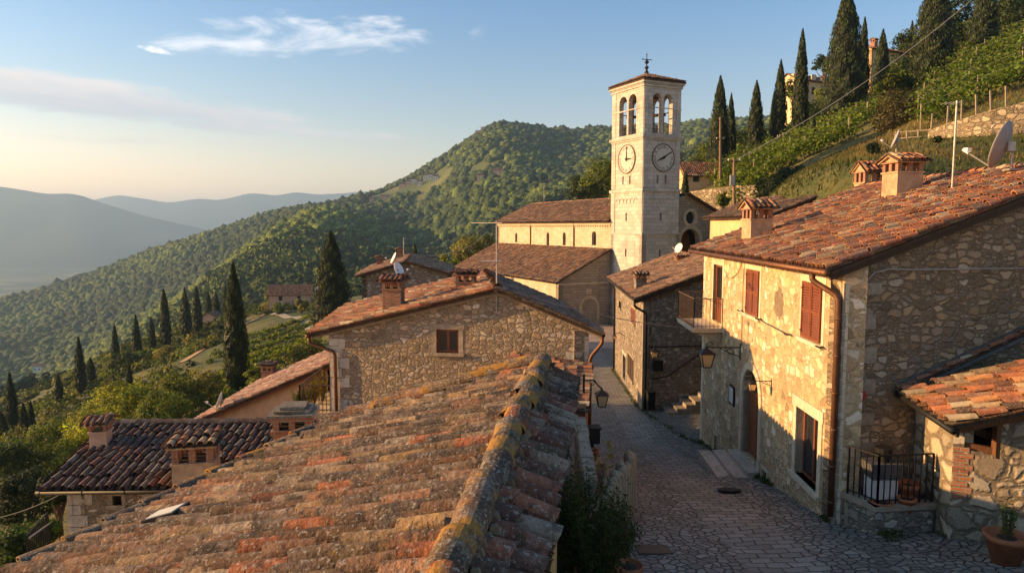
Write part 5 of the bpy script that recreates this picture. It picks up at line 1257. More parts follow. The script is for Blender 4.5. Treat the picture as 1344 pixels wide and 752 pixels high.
mb = MB(); mb.lathe((ctr[0],ctr[1],bz0+.55), [(.72,0),(.56,.1),(.42,.45),(.36,.85),(.22,1.02),(.08,1.06),(.07,1.25)], 20); mb.build('bell', mat_flat('bell_bronze', (.12,.09,.04), .4, .8, .2, 5, 0), tw, True)
mb = MB(); ap = np.array([ctr[0], ctr[1], zy(88)]); cs = []
for q in (T0, TB, TC, TA): d_ = (q-ctr); cs.append(np.array([*(ctr + d_*1.13), zTop+.06]))
for i in range(4):
    a, b_ = cs[i], cs[(i+1)%4]; m_ = (a+b_)/2; L_ = np.linalg.norm(b_-a); 
    def kp(u, v, L_=L_, S_=np.linalg.norm(ap-m_)): return (np.abs(u-L_/2) < (L_/2)*(1-v/S_)+.02)
    tile_roof(mb, a, b_-a, ap-m_, 'brown', sp=.25, tl=.4, r=.09, seg=4, keep=kp, slab=.02, slabpoly=[(0,0),(L_,0),(L_/2,np.linalg.norm(ap-m_))])
    ridge_caps(mb, a+(0,0,.06), ap+(0,0,.06), 'brown', r=.11, seg=5)
    mb.bar(a-(0,0,.08), b_-(0,0,.08), .1, .12, 1)
mb.build('roof', [M.tile_far, M.board], tw)
mb = MB(); mb.lathe(ap, [(.25,-.05),(.2,.25),(.1,.35),(.1,.5),(.2,.6),(.2,.7),(.06,.8),(.05,.95),(.2,1.1),(.2,1.22),(.05,1.36)], 12); zt2 = zy(60); mb.bar(ap+(0,0,1.2), (ap[0],ap[1],zt2), .06); zc_ = zt2-.5; mb.bar((ap[0]-.46,ap[1]-.2,zc_),(ap[0]+.46,ap[1]+.2,zc_),.06)
for k_ in ((0,0,zt2),(-.46,-.2,zc_),(.46,.2,zc_)): mb.lathe((ap[0]+k_[0],ap[1]+k_[1],k_[2]-.06), [(.01,0),(.08,.06),(.01,.12)], 8)
mb.build('cross', M.iron, tw)
def text_tris(s, size):
    cu = bpy.data.curves.new('numeral', 'FONT'); cu.body = s; cu.size = size; cu.align_x = 'CENTER'; cu.align_y = 'CENTER'; ob = bpy.data.objects.new('numeral', cu); col.objects.link(ob)
    me = ob.to_mesh(); v = np.array([q.co[:2] for q in me.vertices]); f = [tuple(p_.vertices) for p_ in me.polygons]; ob.to_mesh_clear(); bpy.data.objects.remove(ob); bpy.data.curves.remove(cu); return v, f
ROM = ['XII','I','II','III','IV','V','VI','VII','VIII','IX','X','XI']; RT = [text_tris(s, .42) for s in ROM]
for pl_, (hh_, mm_), cx_, rr2 in ((faces[0], (3.05, 0.2), .5, 1.3), (faces[1], (8.2, 9.6), .53, 1.22)):
    uc = pl_.L*cx_; zc_ = zy(206); n = 48
    ringp = lambda r, w: [pl_.p(uc+r*math.sin(2*math.pi*k/n), zc_+r*math.cos(2*math.pi*k/n), w) for k in range(n)]
    mb = MB(); mb.prism(ringp(rr2, 0), np.array([*(pl_.n*.06), 0])); ck = mb.build('clock_face', M.clock if hasattr(M, 'clock') else mat_flat('clock_stone', (.5,.46,.39), .7, 0, .12, 6, .003), tw)
    mb = MB(); V = ringp(rr2, .1)+ringp(rr2+.075, .1)+ringp(rr2+.075, 0)+ringp(rr2, .05); mb.add(V, [(a*n+k, a*n+(k+1)%n, ((a+1)%4)*n+(k+1)%n, ((a+1)%4)*n+k) for a in range(4) for k in range(n)]); mb.build('clock_rim', M.ironrust, ck)
    mb = MB()
    for h_ in range(12):
        v, f = RT[h_]; a = 2*math.pi*h_/12; ca, sa = math.cos(-a), math.sin(-a); sgn = 1 if np.dot(np.cross(np.array([*pl_.t,0]), np.array([*pl_.n,0])), (0,0,1)) < 0 else -1
        x = (v[:,0]*1.1*ca - v[:,1]*sa); y = (v[:,0]*1.1*sa + v[:,1]*ca); x = x + rr2*.8*math.sin(a); y = y + rr2*.8*math.cos(a)
        mb.add([pl_.p(uc+sgn*q, zc_+w_, .066) for q, w_ in zip(x, y)], f)
    mb.build('numerals', M.iron, ck)
    mb = MB()
    sgn = 1 if np.dot(np.cross(np.array([*pl_.t,0]), np.array([*pl_.n,0])), (0,0,1)) < 0 else -1
    for hr, ln_, w_ in ((hh_/12, .6, .13), (mm_/60 if mm_ > 12 else mm_/60, .92, .09)):
        a = 2*math.pi*hr; tip = (math.sin(a)*sgn, math.cos(a)); pe = (math.cos(a)*sgn, -math.sin(a)); Q = lambda l, s_, w: pl_.p(uc+tip[0]*l+pe[0]*s_, zc_+tip[1]*l+pe[1]*s_, w)
        mb.hexa([Q(-.2,-w_,.08),Q(rr2*ln_,-w_*.3,.08),Q(rr2*ln_,w_*.3,.08),Q(-.2,w_,.08),Q(-.2,-w_,.1),Q(rr2*ln_,-w_*.3,.1),Q(rr2*ln_,w_*.3,.1),Q(-.2,w_,.1)])
    mb.build('clock_hands', M.iron, ck)

# ------------------------------------------------------------------ CHURCH
ch = thing('church', 'long stone church with clerestory windows, aisle roof and arched portal behind the tower', 'church', (6, 80, -8))
nv0 = TA - np.array([0,0]); D = np.array([-.438,.899]); N_ = np.array([.899,.438])     # D along the nave, N_ across to the right
pn = Pl(nv0, nv0 + D*26.8, -N_); zw0, zw1 = -2.9, .42
wins = []
for x_, w_ in ((677.5,.32),(719,.34),(740.5,.34),(779.5,.42)):
    u_ = pn.hit(x_, 315)[0]; wins.append(arch(u_-w_, u_+w_, pn.hit(x_,322 if x_ > 700 else 318)[1], pn.hit(x_,309)[1]))
mb = MB(); pn.wall(mb, rect(0, pn.L, zw0-6, zw1), wins, .5); mb.build('nave_wall', M.church, ch)
mb = MB()
for w_ in wins: pn.box(mb, w_[0][0]-.05, w_[1][0]+.05, w_[0][1]-.05, w_[0][1]+2, -.4, -.3)
mb.build('clerestory_panes', M.glass, ch)
mb = MB(); pn.box(mb, -.1, pn.L+.1, zw1-.3, zw1-.05, 0, .14)
n = 60
for k in range(n): pn.box(mb, pn.L*(k+.2)/n, pn.L*(k+.7)/n, zw1-.5, zw1-.3, 0, .1)
mb.build('cornice', M.church, ch)
for x_ in (697, 754):
    u_ = pn.hit(x_, 300)[0]; mb = MB(); mb.tube([pn.p(u_,zw1-.1,.1), pn.p(u_,zw0+.1,.1)], .07, 6); mb.build('downpipe', M.copper, ch)
nw = 5.2; zrid = 3.0
o_ = np.array([*(nv0 - N_*.5 - D*5.6), zw1+.02]); along = np.array([*(D*32.8), 0]); upn = np.array([*(N_*(nw+.5)), zrid-zw1])
oL = np.array([*(nv0 - N_*.5 + D*.03), zw1+.02]); alL = np.array([*(D*27.2), 0])
mb = MB(); tile_roof(mb, oL, alL, upn, 'brown', sp=.27, tl=.42, r=.1, seg=4, inner=False, jit=1.4); upn2 = np.array([*(-N_*(nw+.5)), zrid-zw1]); tile_roof(mb, o_+upn-upn2+along, -along, upn2, 'brown', sp=.27, tl=.42, r=.1, seg=3, inner=False)
ridge_caps(mb, o_+upn+(0,0,.08), o_+upn+along+(0,0,.08), 'brown', r=.13, seg=5); mb.build('nave_roof', [M.tile_far, M.board], ch)
fr0 = nv0 - D*4.9; pfF = Pl(fr0, fr0 + N_*(2*nw), -D); ucF, zF = pfF.hit(906,286); up_, zp = pfF.hit(905,345); rp = 1.35
pu0, pu1 = pfF.hit(893,330)[0], pfF.hit(917.5,330)[0]; pzs = pfF.hit(905,316)[1]
ro_ = [(ucF + .62*math.cos(2*math.pi*k/20), zF + .62*math.sin(2*math.pi*k/20)) for k in range(20)]
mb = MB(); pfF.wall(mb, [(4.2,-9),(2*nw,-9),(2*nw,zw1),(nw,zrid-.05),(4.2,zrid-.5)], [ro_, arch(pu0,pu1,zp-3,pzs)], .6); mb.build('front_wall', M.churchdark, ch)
bk = fr0 + D*31.7; Pl(bk, bk+N_*2*nw, D).wall(MB(), rect(0,1,0,1)); mb = MB(); Pl(bk, bk+N_*2*nw, D).wall(mb, [(0,-9),(2*nw,-9),(2*nw,zw1),(nw,zrid-.05),(0,zw1)], [], .5); r_ = fr0+N_*2*nw; Pl(r_, r_+D*31.7, N_).wall(mb, rect(0,31.7,-9,zw1), [], .5); mb.build('rear_wall', M.churchdark, ch)
mb = MB(); arch_ring(pfF, mb, pu0, pu1, zp-3, pzs, .35, -.3, .08, 0, 14); mb.build('portal', M.church, ch)
mb = MB(); pfF.wall(mb, arch(pu0,pu1,zp-3,pzs), [], .05, 0, -1.4); mb.build('portal_recess', M.wood, ch)
mb = MB()
for k in range(20):
    a0, a1 = 2*math.pi*k/20, 2*math.pi*(k+1)/20; Pq = lambda a, r, w: pfF.p(ucF+r*math.cos(a), zF+r*math.sin(a), w)
    mb.hexa([Pq(a0,.6,.09),Pq(a0,.9,.09),Pq(a0,.9,-.1),Pq(a0,.6,-.1),Pq(a1,.6,.09),Pq(a1,.9,.09),Pq(a1,.9,-.1),Pq(a1,.6,-.1)])
rw = mb.build('round_window', M.church, ch); mb = MB(); pfF.wall(mb, ro_, [], .02, 0, -.3); mb.build('pane', M.glass, rw)
mb = MB()
for s_ in (1,): a = pfF.p(nw, zrid+.02, .1); b_ = pfF.p(0 if s_ == 0 else 2*nw, zw1+.02, .1); mb.bar(a, b_, .25, .2)
mb.build('gable_coping', M.churchdark, ch)
# aisle
aw = 6.0; ae = -5.25; pa = Pl(nv0 - N_*aw, nv0 - N_*aw + D*26.8, -N_)
mb = MB(); o_ = np.array([*(nv0 - N_*(aw+.4) - D*.3), ae-.2]); upa = np.array([*(N_*(aw+.3)), zw0+.6-ae+.2]); al = np.array([*(D*27.4), 0])
tile_roof(mb, o_, al, upa, 'brown', sp=.27, tl=.42, r=.1, seg=4, inner=False, jit=1.5); mb.build('aisle_roof', [M.tile_far, M.board], ch)
for x_ in (.38, .66): mb = MB(); q = o_ + al*x_; mb.bar(q+(0,0,.1), q+upa+(0,0,.1), .22, .1, colr=(.2,.12,.07)); mb.build('aisle_roof_rib', M.tile_far, ch)
mb = MB(); pa.wall(mb, rect(0,pa.L,-14,ae), [], .5); mb.build('aisle_wall', M.church, ch)
pq = Pl(nv0 - N_*aw, nv0, -D); a0_, a1_ = pq.hit(760,400)[0], pq.hit(783,400)[0]; za = pq.hit(772,398)[1]
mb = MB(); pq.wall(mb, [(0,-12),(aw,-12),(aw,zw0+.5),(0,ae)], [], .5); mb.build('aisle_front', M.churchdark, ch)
mb = MB(); arch_ring(pq, mb, a0_+.3, a1_, za-4, za-.4, .3, -.1, .07, 0, 12); pq.box(mb, -.05, aw, pq.hit(770,372)[1]-.1, pq.hit(770,372)[1]+.12, 0, .1); l_ = R3(pq, 769,776,379,386); pq.box(mb, l_[0], l_[1], l_[2], l_[3], 0, .08); mb.build('front_moulding', M.church, ch)
t = at(714,262,79); yagi('rooftop_antenna', 'short aerial on the church nave roof ridge', (t[0],t[1],t[2]-.2), at(714,238,79)[2]-t[2], R(10), 3, .5, .03)

# ------------------------------------------------------------------ PLAZA
mb = MB(); pz = [(-7,50),(12.5,50),(14,64),(8,68),(-12,88),(-14,60)]
mb.prism([(x,y,float(S(56))-.34) for x,y in pz], (0,0,.4)); struct(mb.build('plaza', mat_flat('plaza_paving', (.36,.27,.21), .8, 0, .2, 2, .01)))

# ------------------------------------------------------------------ SHED between the houses, garden wall, palisade
sh = thing('garden_outbuilding', 'narrow outbuilding with orange tiled roof and ochre side beside the middle house', 'shed', (1.2, 16.5, -7))
a_, b_ = np.array([1.42,14.5]), np.array([2.08,19.3]); ps = Pl(a_, b_, (1,0)); zs_ = -3.98; pw_ = Pl(a_ - np.array([2.1,-.28]), a_, (0,-1))
mb = MB(); ps.wall(mb, rect(0,ps.L,-7.6,zs_), [], .3); mb.build('side_wall', M.ochre, sh); mb = MB(); pw_.wall(mb, [(0,-7.6),(pw_.L,-7.6),(pw_.L,zs_),(0,zs_+.25)], [], .3); mb.build('front_wall', M.white, sh)
o_ = np.array([*(a_+np.array([.14,-.12])), zs_]); mb = MB(); tile_roof(mb, o_, np.array([*((b_-a_)*1.0),0]), np.array([-2.2,.3,.3]), 'red', sp=.23, tl=.36, r=.088, seg=6, jit=1.4); mb.build('roof', [M.tile_red, M.board], sh)
mb = MB()
for k in range(8): u_ = .3+k*.62; ps.box(mb, u_, u_+.09, -7.4, zs_-.06, 0, .03)
mb.build('wall_battens', M.wood, sh)
gw_ = thing('garden_wall', 'sloping lichen grey garden wall running down from the outbuilding', 'garden wall', (1.4, 13, -6))
g0_, g1_ = at(761,553,14.35), at(775,632,11.8)
mb = MB(); d_ = g1_-g0_; s_ = nrm(np.cross(d_, (0,0,1)))*.11
mb.hexa([g0_-s_-(0,0,3.2), g0_+s_-(0,0,3.2), g1_+s_-(0,0,1.8), g1_-s_-(0,0,1.8), g0_-s_, g0_+s_, g1_+s_, g1_-s_]); mb.build('wall', M.grey, gw_)
mb = MB(); n = 11
for k in range(n):
    p0, p1 = g0_+d_*(k+.04)/n, g0_+d_*(k+.96)/n; e = s_*random.uniform(1.1,1.4); h0 = random.uniform(.08,.13); mb.hexa([p0-e, p0+e, p1+e, p1-e, p0-e*.8+(0,0,h0), p0+e*.8+(0,0,h0), p1+e*.8+(0,0,h0), p1-e*.8+(0,0,h0)])
mb.build('coping', M.blockdark, gw_)
fn = thing('paling_fence', 'weathered paling fence of round topped sunlit stakes at the street edge', 'fence', (2.2, 14, -6.3))
fa, fb = at(829,592,15.3), at(764,690,10.6); n = 21
for k in range(n):
    t_ = k/(n-1); q = fa + (fb-fa)*t_; z0 = float(S(q[1]))-.3; w_ = .115; h_ = q[2] + random.uniform(-.1,.08)
    mb = MB(); dn_ = nrm((fb-fa)*np.array([1,1,0])); q2 = np.array([q[0]+random.uniform(-.025,.025), q[1], 0])
    mb.tube([q2+(0,0,z0), q2+(random.uniform(-.03,.03),0,h_-.12), q2+(random.uniform(-.04,.04),0,h_-.03), q2+(random.uniform(-.03,.03),0,h_+.03)], [w_, w_*.95, w_*.8, w_*.35], 8); mb.build('stake', M.woodgrey, fn)
mb = MB(); mb.bar((fa[0]-.13,fa[1],fa[2]-.35),(fb[0]-.13,fb[1],fb[2]-.35),.06,.09); mb.build('rail', M.woodgrey, fn)
# street lantern on a bracket over the lane
base = np.array([1.66, 15.6, -3.55]); t = thing('street_lantern', 'old lantern hanging over the shaded lane beside the outbuilding', 'lantern', base)
tip = at(790,511,15.6); mb = MB(); mb.tube([base, (base+tip)/2+(0,0,.12), tip], .018, 6); mb.bar(base-(0,0,.3), base+(0,0,.15), .05); mb.tube(scroll(base+(.2,0,-.06), (1,0,0), (0,0,1), .09), .01, 5); mb.build('bracket', M.iron, t); lantern(t, tip, .76)
base = np.array([.92, 7.3, -2.35]); t = thing('wall_lantern', 'small curled iron bracket lamp under the eave of the foreground roof', 'lantern', base)
mb = MB(); b2 = at(738,604,7.1); mb.tube(scroll(b2, (1,0,0), (0,0,1), .1, 1.3), .008, 6); mb.bar(b2+(-.1,0,.1), b2+(-.1,0,-.12), .02); mb.build('bracket', M.iron, t); mb = MB(); mb.lathe(b2+(0,0,-.08), [(.02,0),(.05,.03),(.06,.1),(.02,.14)], 10); mb.build('lamp_globe', M.bulb, t, True)
mb = MB(); c_ = at(777,571,16.6); mb.box(c_, (.34,.3,.36), .1); mb.box(c_+(0,0,.2), (.4,.36,.05), .1); mb.bar(c_-(.0,0,.15), (c_[0],c_[1],float(S(16.6))-.1), .09); tag(mb.build('post_box', M.iron), 'black box on a post at the lane edge behind the paling fence', 'box')
c_ = at(777,600,15.9); c_[2] = at(777,604,15.9)[2]; mb = MB(); mb.box((c_[0],c_[1],(c_[2]-6.9)/2), (.5,.5,abs(c_[2]+6.9)), .1); tag(mb.build('stone_pedestal', M.blockdark), 'dark stone pedestal holding the red pot behind the paling fence', 'pedestal'); pot('terracotta_pot', 'red flower pot on a pedestal behind the paling fence', c_, .16, .26)
pot('terracotta_pot', 'round terracotta pot under the dark bush at the bottom edge', (at(783,752,9.4)[0],9.4,at(783,752,9.4)[2]-.38), .3, .42); pot('terracotta_pot', 'terracotta pot at the street corner of the dark bush', (at(826,745,9.9)[0],9.9,at(826,752,9.9)[2]-.2), .2, .34)
pot('flower_pot', 'small dark pot near the end of the paling fence', (at(771,623,13.2)[0],13.2,at(771,628,13.2)[2]), .14, .22, mt=M.iron)
mb = MB(); c_ = at(957,644.5,16.9); n=20; mb.prism([(c_[0]+.3*math.cos(2*math.pi*k/n), c_[1]+.24*math.sin(2*math.pi*k/n), float(S(c_[1]+.24*math.sin(2*math.pi*k/n)))+.0) for k in range(n)], (0,0,.03)); tag(mb.build('drain_cover', M.iron), 'dark round drain cover in the paving below the arched door', 'drain cover')
mb = MB(); c_ = at(858,704,11.9); mb.hexa([(c_[0]-.3,c_[1]-.25,S(c_[1]-.25)-.05),(c_[0]+.3,c_[1]-.25,S(c_[1]-.25)-.05),(c_[0]+.3,c_[1]+.25,S(c_[1]+.25)-.05),(c_[0]-.3,c_[1]+.25,S(c_[1]+.25)-.05),(c_[0]-.3,c_[1]-.25,S(c_[1]-.25)+.03),(c_[0]+.3,c_[1]-.25,S(c_[1]-.25)+.03),(c_[0]+.3,c_[1]+.25,S(c_[1]+.25)+.03),(c_[0]-.3,c_[1]+.25,S(c_[1]+.25)+.03)]); tag(mb.build('drain_cover', M.ironrust), 'square drain cover in the cobbles right of the dark bush', 'drain cover')

# ------------------------------------------------------------------ generic simple house
def simple_house(name, label, O, ex, ey, L, W, zg, ze_, zr_, wallm, tilem, pal, wins=(), ridge_along='L', chim=(), seg=4, sp=.26, ov=.35, cat='house', wf=None, parts=True, door=None):
    """Plan rectangle from O: L along ex, W along ey (unit plan vectors); ridge along ex or ey; wins=(side,u,z,w,h)."""
    O, ex, ey = (np.array(q, float) for q in (O, ex, ey)); t = thing(name, label, cat, (O[0]+ex[0]*L/2+ey[0]*W/2, O[1]+ex[1]*L/2+ey[1]*W/2, zg))
    if ridge_along == 'W': O, ex, ey, L, W = O, ey, ex, W, L
    s = [Pl(O, O+ex*L, -ey), Pl(O+ey*W, O+ey*W+ex*L, ey), Pl(O, O+ey*W, -ex), Pl(O+ex*L, O+ex*L+ey*W, ex)]
    hs = {k: [] for k in range(4)}
    for (k, u, z, w, h) in wins: hs[k].append(rect(u-w/2, u+w/2, z, z+h))
    mb = MB()
    for k in (0, 1): s[k].wall(mb, rect(0, L, zg-2.5, ze_), hs[k], .3)
    for k in (2, 3): s[k].wall(mb, [(0,zg-2.5),(W,zg-2.5),(W,ze_),(W/2,zr_-.04),(0,ze_)], hs[k], .3)
    mb.build('wall', wallm, t)
    for (k, u, z, w, h) in wins:
        mb = MB(); f = .09
        for q in ((u-w/2-f,u-w/2,z,z+h),(u+w/2,u+w/2+f,z,z+h),(u-w/2-f,u+w/2+f,z+h,z+h+f),(u-w/2-f*1.3,u+w/2+f*1.3,z-f,z)): s[k].box(mb, *q, -.2, .03)
        o = mb.build('window', wf or M.block, t); mb = MB(); s[k].box(mb, u-w/2, u+w/2, z, z+h, -.16, -.12); mb.build('pane', M.glass, o)
    sl = (zr_-ze_)/(W/2); up = np.array([0,0,1.])
    e3 = np.array([*(ex*(L+2*ov)), 0]); o1 = np.array([*(O - ex*ov - ey*ov), ze_ - sl*ov + .05]); u1 = np.array([*(ey*(W/2+ov)), sl*(W/2+ov)]); o2 = np.array([*(O + ex*(L+ov) + ey*(W+ov)), ze_ - sl*ov + .05]); u2 = np.array([*(-ey*(W/2+ov)), sl*(W/2+ov)])
    mb = MB(); tile_roof(mb, o1, e3, u1, pal, sp=sp, tl=.4, r=sp*.37, seg=seg, inner=seg > 4, jit=1.4); tile_roof(mb, o2, -e3, u2, pal, sp=sp, tl=.4, r=sp*.37, seg=seg, inner=seg > 4, jit=1.4)
    ridge_caps(mb, o1+u1+(0,0,.08), o1+u1+e3+(0,0,.08), pal, r=.13, seg=5); r = mb.build('roof', [tilem, M.board], t)
    for (u, v, h, w) in chim:
        c = O + ex*u + ey*v; zc = (ze_ + sl*min(v, W-v)); chimney(t, c, w, w, zc-.3, zc+h*.55, zc+h, math.atan2(ex[1], ex[0]), M.brick, 'tile', pal)
    return t

# dark roofed house on the left
h6 = thing('dark_roofed_house', 'low stone house on the left with a dark mossy tiled roof in shade', 'house', (-8, 19, -9))
L6a, L6b = at(55,643,16.0), at(430,633,16.4); R6a, R6b = at(141,558,18.9), at(430,558,19.2)
e6 = np.array([L6b[0]-L6a[0]+.3, .25, 0]); up6 = np.array([R6a[0]-L6a[0], R6a[1]-L6a[1], R6a[2]-L6a[2]])
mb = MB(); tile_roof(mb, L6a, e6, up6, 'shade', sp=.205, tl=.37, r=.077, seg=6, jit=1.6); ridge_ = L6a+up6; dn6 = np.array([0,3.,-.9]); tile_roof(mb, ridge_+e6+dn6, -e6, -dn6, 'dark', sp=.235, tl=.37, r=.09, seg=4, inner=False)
r6 = mb.build('roof', [M.tile_dark, M.board], h6); mb = MB(); ridge_caps(mb, ridge_+(0,0,.08), ridge_+e6+(0,0,.08), 'dark', r=.13, jit=1.3); mb.build('ridge_tiles', [M.tile_dark], r6)
p6 = Pl(L6a[:2]+(.35,.4), L6a[:2]+e6[:2]+(-.2,.4), (0,-1)); z6 = L6a[2]-.08; mb = MB(); wv = R3(p6, 148,160,650,662); p6.wall(mb, rect(0,p6.L,-10.5,z6+.1), [rect(*wv)], .4); q6 = Pl(p6.P0, p6.P0+(0,5.2), (-1,0)); q6.wall(mb, [(0,-11.5),(5.2,-11.5),(5.2,z6-.2),(2.6,ridge_[2]-.15),(0,z6)], [], .4); q7 = Pl(p6.P1, p6.P1+(0,5.2), (1,0)); q7.wall(mb, [(0,-10.5),(5.2,-10.5),(5.2,z6-.2),(2.6,ridge_[2]-.15),(0,z6)], [], .4); mb.build('wall', M.mid, h6)
quoins(p6, -9, z6-.15, h6, 0, 1, M.block, q6, u2=0, s2=1); gutter('gutter', L6a+(-.1,-.06,-.05), L6a+e6+(0,-.06,-.05), h6, M.iron, .06)
o_ = stone_frame(p6, *wv, M.blockdark, h6, .1, .02, True, .12); mb = MB(); p6.box(mb, *wv, -.2, -.15); mb.build('pane', M.glass, o_)
n6 = np.cross(e6, up6)
def on6(x_, y_): d = ray(x_, y_); return d*(np.dot(L6a, n6)/np.dot(d, n6))
c_ = on6(259,634); chimney(h6, c_[:2], .92, .78, c_[2]-.4, at(259,603,c_[1])[2], at(259,558,c_[1])[2], .2, M.rend, 'flat', 'red', pillars=3)
c_ = on6(133,585); chimney(h6, c_[:2], .42, .42, c_[2]-.3, at(133,566,c_[1])[2], at(133,547,c_[1])[2], .2, M.peach, 'tile', 'red', pillars=2)
# peach house
h7 = thing('peach_house', 'peach plastered house with faded pink roof sloping left behind the dark roof', 'house', (-9, 29, -10))
a7, b7 = np.array([-11.7,26.]), np.array([-6.8,26.]); p7 = Pl(a7, b7, (0,-1)); zl7, zr7 = -7.3, -5.2
mb = MB(); p7.wall(mb, [(0,-11.5),(p7.L,-11.5),(p7.L,zr7-.1),(0,zl7-.08)], [], .3); Pl(a7, a7+(0,7), (-1,0)).wall(mb, rect(0,7,-13,zl7-.08), [], .3); Pl(b7, b7+(0,7), (1,0)).wall(mb, rect(0,7,-11,zr7-.1), [], .3); Pl(a7+(0,7), b7+(0,7), (0,1)).wall(mb, [(0,-12),(p7.L,-12),(p7.L,zr7-.1),(0,zl7-.08)], [], .3); mb.build('wall', M.peach, h7)
s7 = (zr7-zl7)/p7.L; o7 = np.array([a7[0]-.5, a7[1]-.3, zl7-.5*s7]); mb = MB(); tile_roof(mb, o7, (0,7.7,0), (p7.L+.8,0,s7*(p7.L+.8)), 'pink', sp=.235, tl=.37, r=.088, seg=5, jit=1.4); r7 = mb.build('roof', [M.tile_far, M.board], h7)
mb = MB(); mb.bar(o7+(0,.05,-.1), o7+(p7.L+.8,.05,s7*(p7.L+.8)-.1), .05, .12); mb.build('verge_board', M.woodred, r7)
c_ = at(353,489,32.8); chimney(h7, c_[:2], .55, .55, c_[2]-.6, c_[2]+.1, c_[2]+.55, 0, M.brick, 'flat', 'brown')
dish('satellite_dish', 'white satellite dish at the low left eave of the peach house', at(288,526,25.6), .66, R(-105), R(20), M.dishw, at(290,536,25.75))
# terrace with railing by the peach house
tr = thing('roof_terrace', 'small roof terrace with rusty railing between peach house and middle house', 'terrace', (-6.4, 24, -6.6))
mb = MB(); tz = at(405,540,23.)[2]; mb.box((-6.3,24.6,tz-.2), (1.9,3.6,.4)); mb.box((-6.3,22.85,tz-2.5), (1.9,.25,4.6)); mb.build('terrace_floor', M.cream, tr)
mb = MB(); railing(mb, (-7.2,22.85), (-5.4,22.85), tz, .95, .12, .011, .035); railing(mb, (-7.2,22.85), (-7.2,26), tz, .95, .12, .011, .035); mb.build('railing', M.ironrust, tr)
# stone house behind
D8 = nrm((-.115,1,0))[:2]; E8 = np.array([D8[1], -D8[0]])
a8 = at(475,372,45)[:2]; w8 = 5.9
simple_house('rear_stone_house', 'grey stone gable house with two chimneys beyond the middle house roof', a8, E8, D8, w8, 11.5, -9.5, at(475,362,45)[2], at(527,344,45)[2]-.05, M.grey, M.tile_far, 'brown', [(2,4.2,-5.4,.8,1.0)], 'W', [(8.5,2.1,.95,.45),(6.5,.7,.8,.45)], 4)
c_ = at(517,339,47); dish('satellite_dish', 'white satellite dish beside a chimney of the rear stone house', c_, .8, R(-110), R(25), M.dishw, c_-(0,0,.75))
yagi('rooftop_antenna', 'cross shaped aerial on the rear stone house', at(530,336,52), 1.4, R(10), 4, .5, .03)
# far farmhouse with greenhouse
p_ = at(352,400,172); simple_house('farmhouse', 'lone farmhouse with pink gable on the left hillside above the vineyard', p_[:2], nrm((.62,.12,0))[:2], nrm((-.12,.62,0))[:2], 10.5, 6.5, p_[2]-.2, at(360,391,172)[2]+.7, at(360,381,172)[2]+.9, M.peach, M.tile_far, 'brown', [(2,3.2,p_[2]+1,1.6,1.5),(0,3,p_[2]+1.0,.9,1.1),(0,7.5,p_[2]+1.0,.9,1.1)], 'L', [], 4, .3)
p_ = at(402,395,182); t = thing('greenhouse', 'white roofed greenhouse beside the lone farmhouse', 'greenhouse', p_); mb = MB(); mb.box(p_+(3,3,1), (7,5,2.2), .3); mb.build('wall', M.white, t); mb = MB(); n=10; mb.prism([p_+(3-3.6,0.2,2+0)+(0,0,0)]+[p_+(3-3.6*math.cos(math.pi*k/n),.2,2.1+1.5*math.sin(math.pi*k/n)) for k in range(n+1)], (1.2,5.4,0)); mb.build('roof', M.dishw, t)
p_ = at(262,430,185); simple_house('hillside_cottage', 'tiny cottage between cypresses on the left slope', p_[:2], (1,0), (0,1), 5, 4.5, p_[2]-.3, p_[2]+2.6, p_[2]+4., M.peach, M.tile_far, 'brown', [(0,2.4,p_[2]+.8,1,1.3)], 'W', [], 3, .35)
# right: small yellow gable house behind the big roof
p_ = at(1013,293,35)[:2]; simple_house('yellow_gabled_house', 'small yellow gable house peeping over the big right roof', p_, nrm((.97,.06,0))[:2], nrm((-.06,.97,0))[:2], 5.4, 9, -3, at(1013,280,35)[2]-.1, at(1056,252,35)[2]-.15, M.yellow, M.tile_dark, 'dark', [], 'W', [], 5, .24)
p_ = at(1141,244,31); t = thing('chimney_stack', 'pale chimney with tiled cap standing behind the bigger chimney of the right roof', 'chimney', p_-(0,0,1)); chimney(t, p_[:2], .95, .8, p_[2]-1.6, p_[2]+.1, at(1141,212,31)[2], .1, M.rend, 'tile', 'red')
# hill villas
p_ = at(1143,98,112)[:2]; simple_house('hilltop_villa', 'yellow villa on the steep slope between the tall cypresses', p_, nrm((.9,.42,0))[:2], nrm((-.42,.9,0))[:2], 10, 8, min(at(1160,92,118)[2]-1, gz1(*at(1143,98,112)[:2])-1), at(1160,76,118)[2], at(1165,63,118)[2], M.yellow, M.tile_far, 'brown', [(0,2.5,at(1160,86,118)[2],1,1.4),(0,7,at(1160,86,118)[2],1,1.4),(2,4,at(1160,86,118)[2],1,1.4)], 'L', [(3,2,1.6,.8)], 3, .32)
p_ = at(1046,128,150)[:2]; zz = at(1045,118,150)[2]; simple_house('white_villa', 'pale villa with two window rows half hidden behind cypresses', p_, nrm((.9,.42,0))[:2], nrm((-.42,.9,0))[:2], 11, 5.5, min(zz-2, gz1(*p_)-1), at(1045,108,150)[2]+.6, at(1045,98,150)[2]+.6, M.cream, M.tile_far, 'brown', [(0,2+k*2.8,zz+q,1.1,1.5) for k in range(4) for q in (-.6,2.)]+[(2,1.6+k*2.3,zz+q,1.0,1.5) for k in range(2) for q in (-.6,2.)], 'L', [(4,2,1.6,.8)], 3, .32)
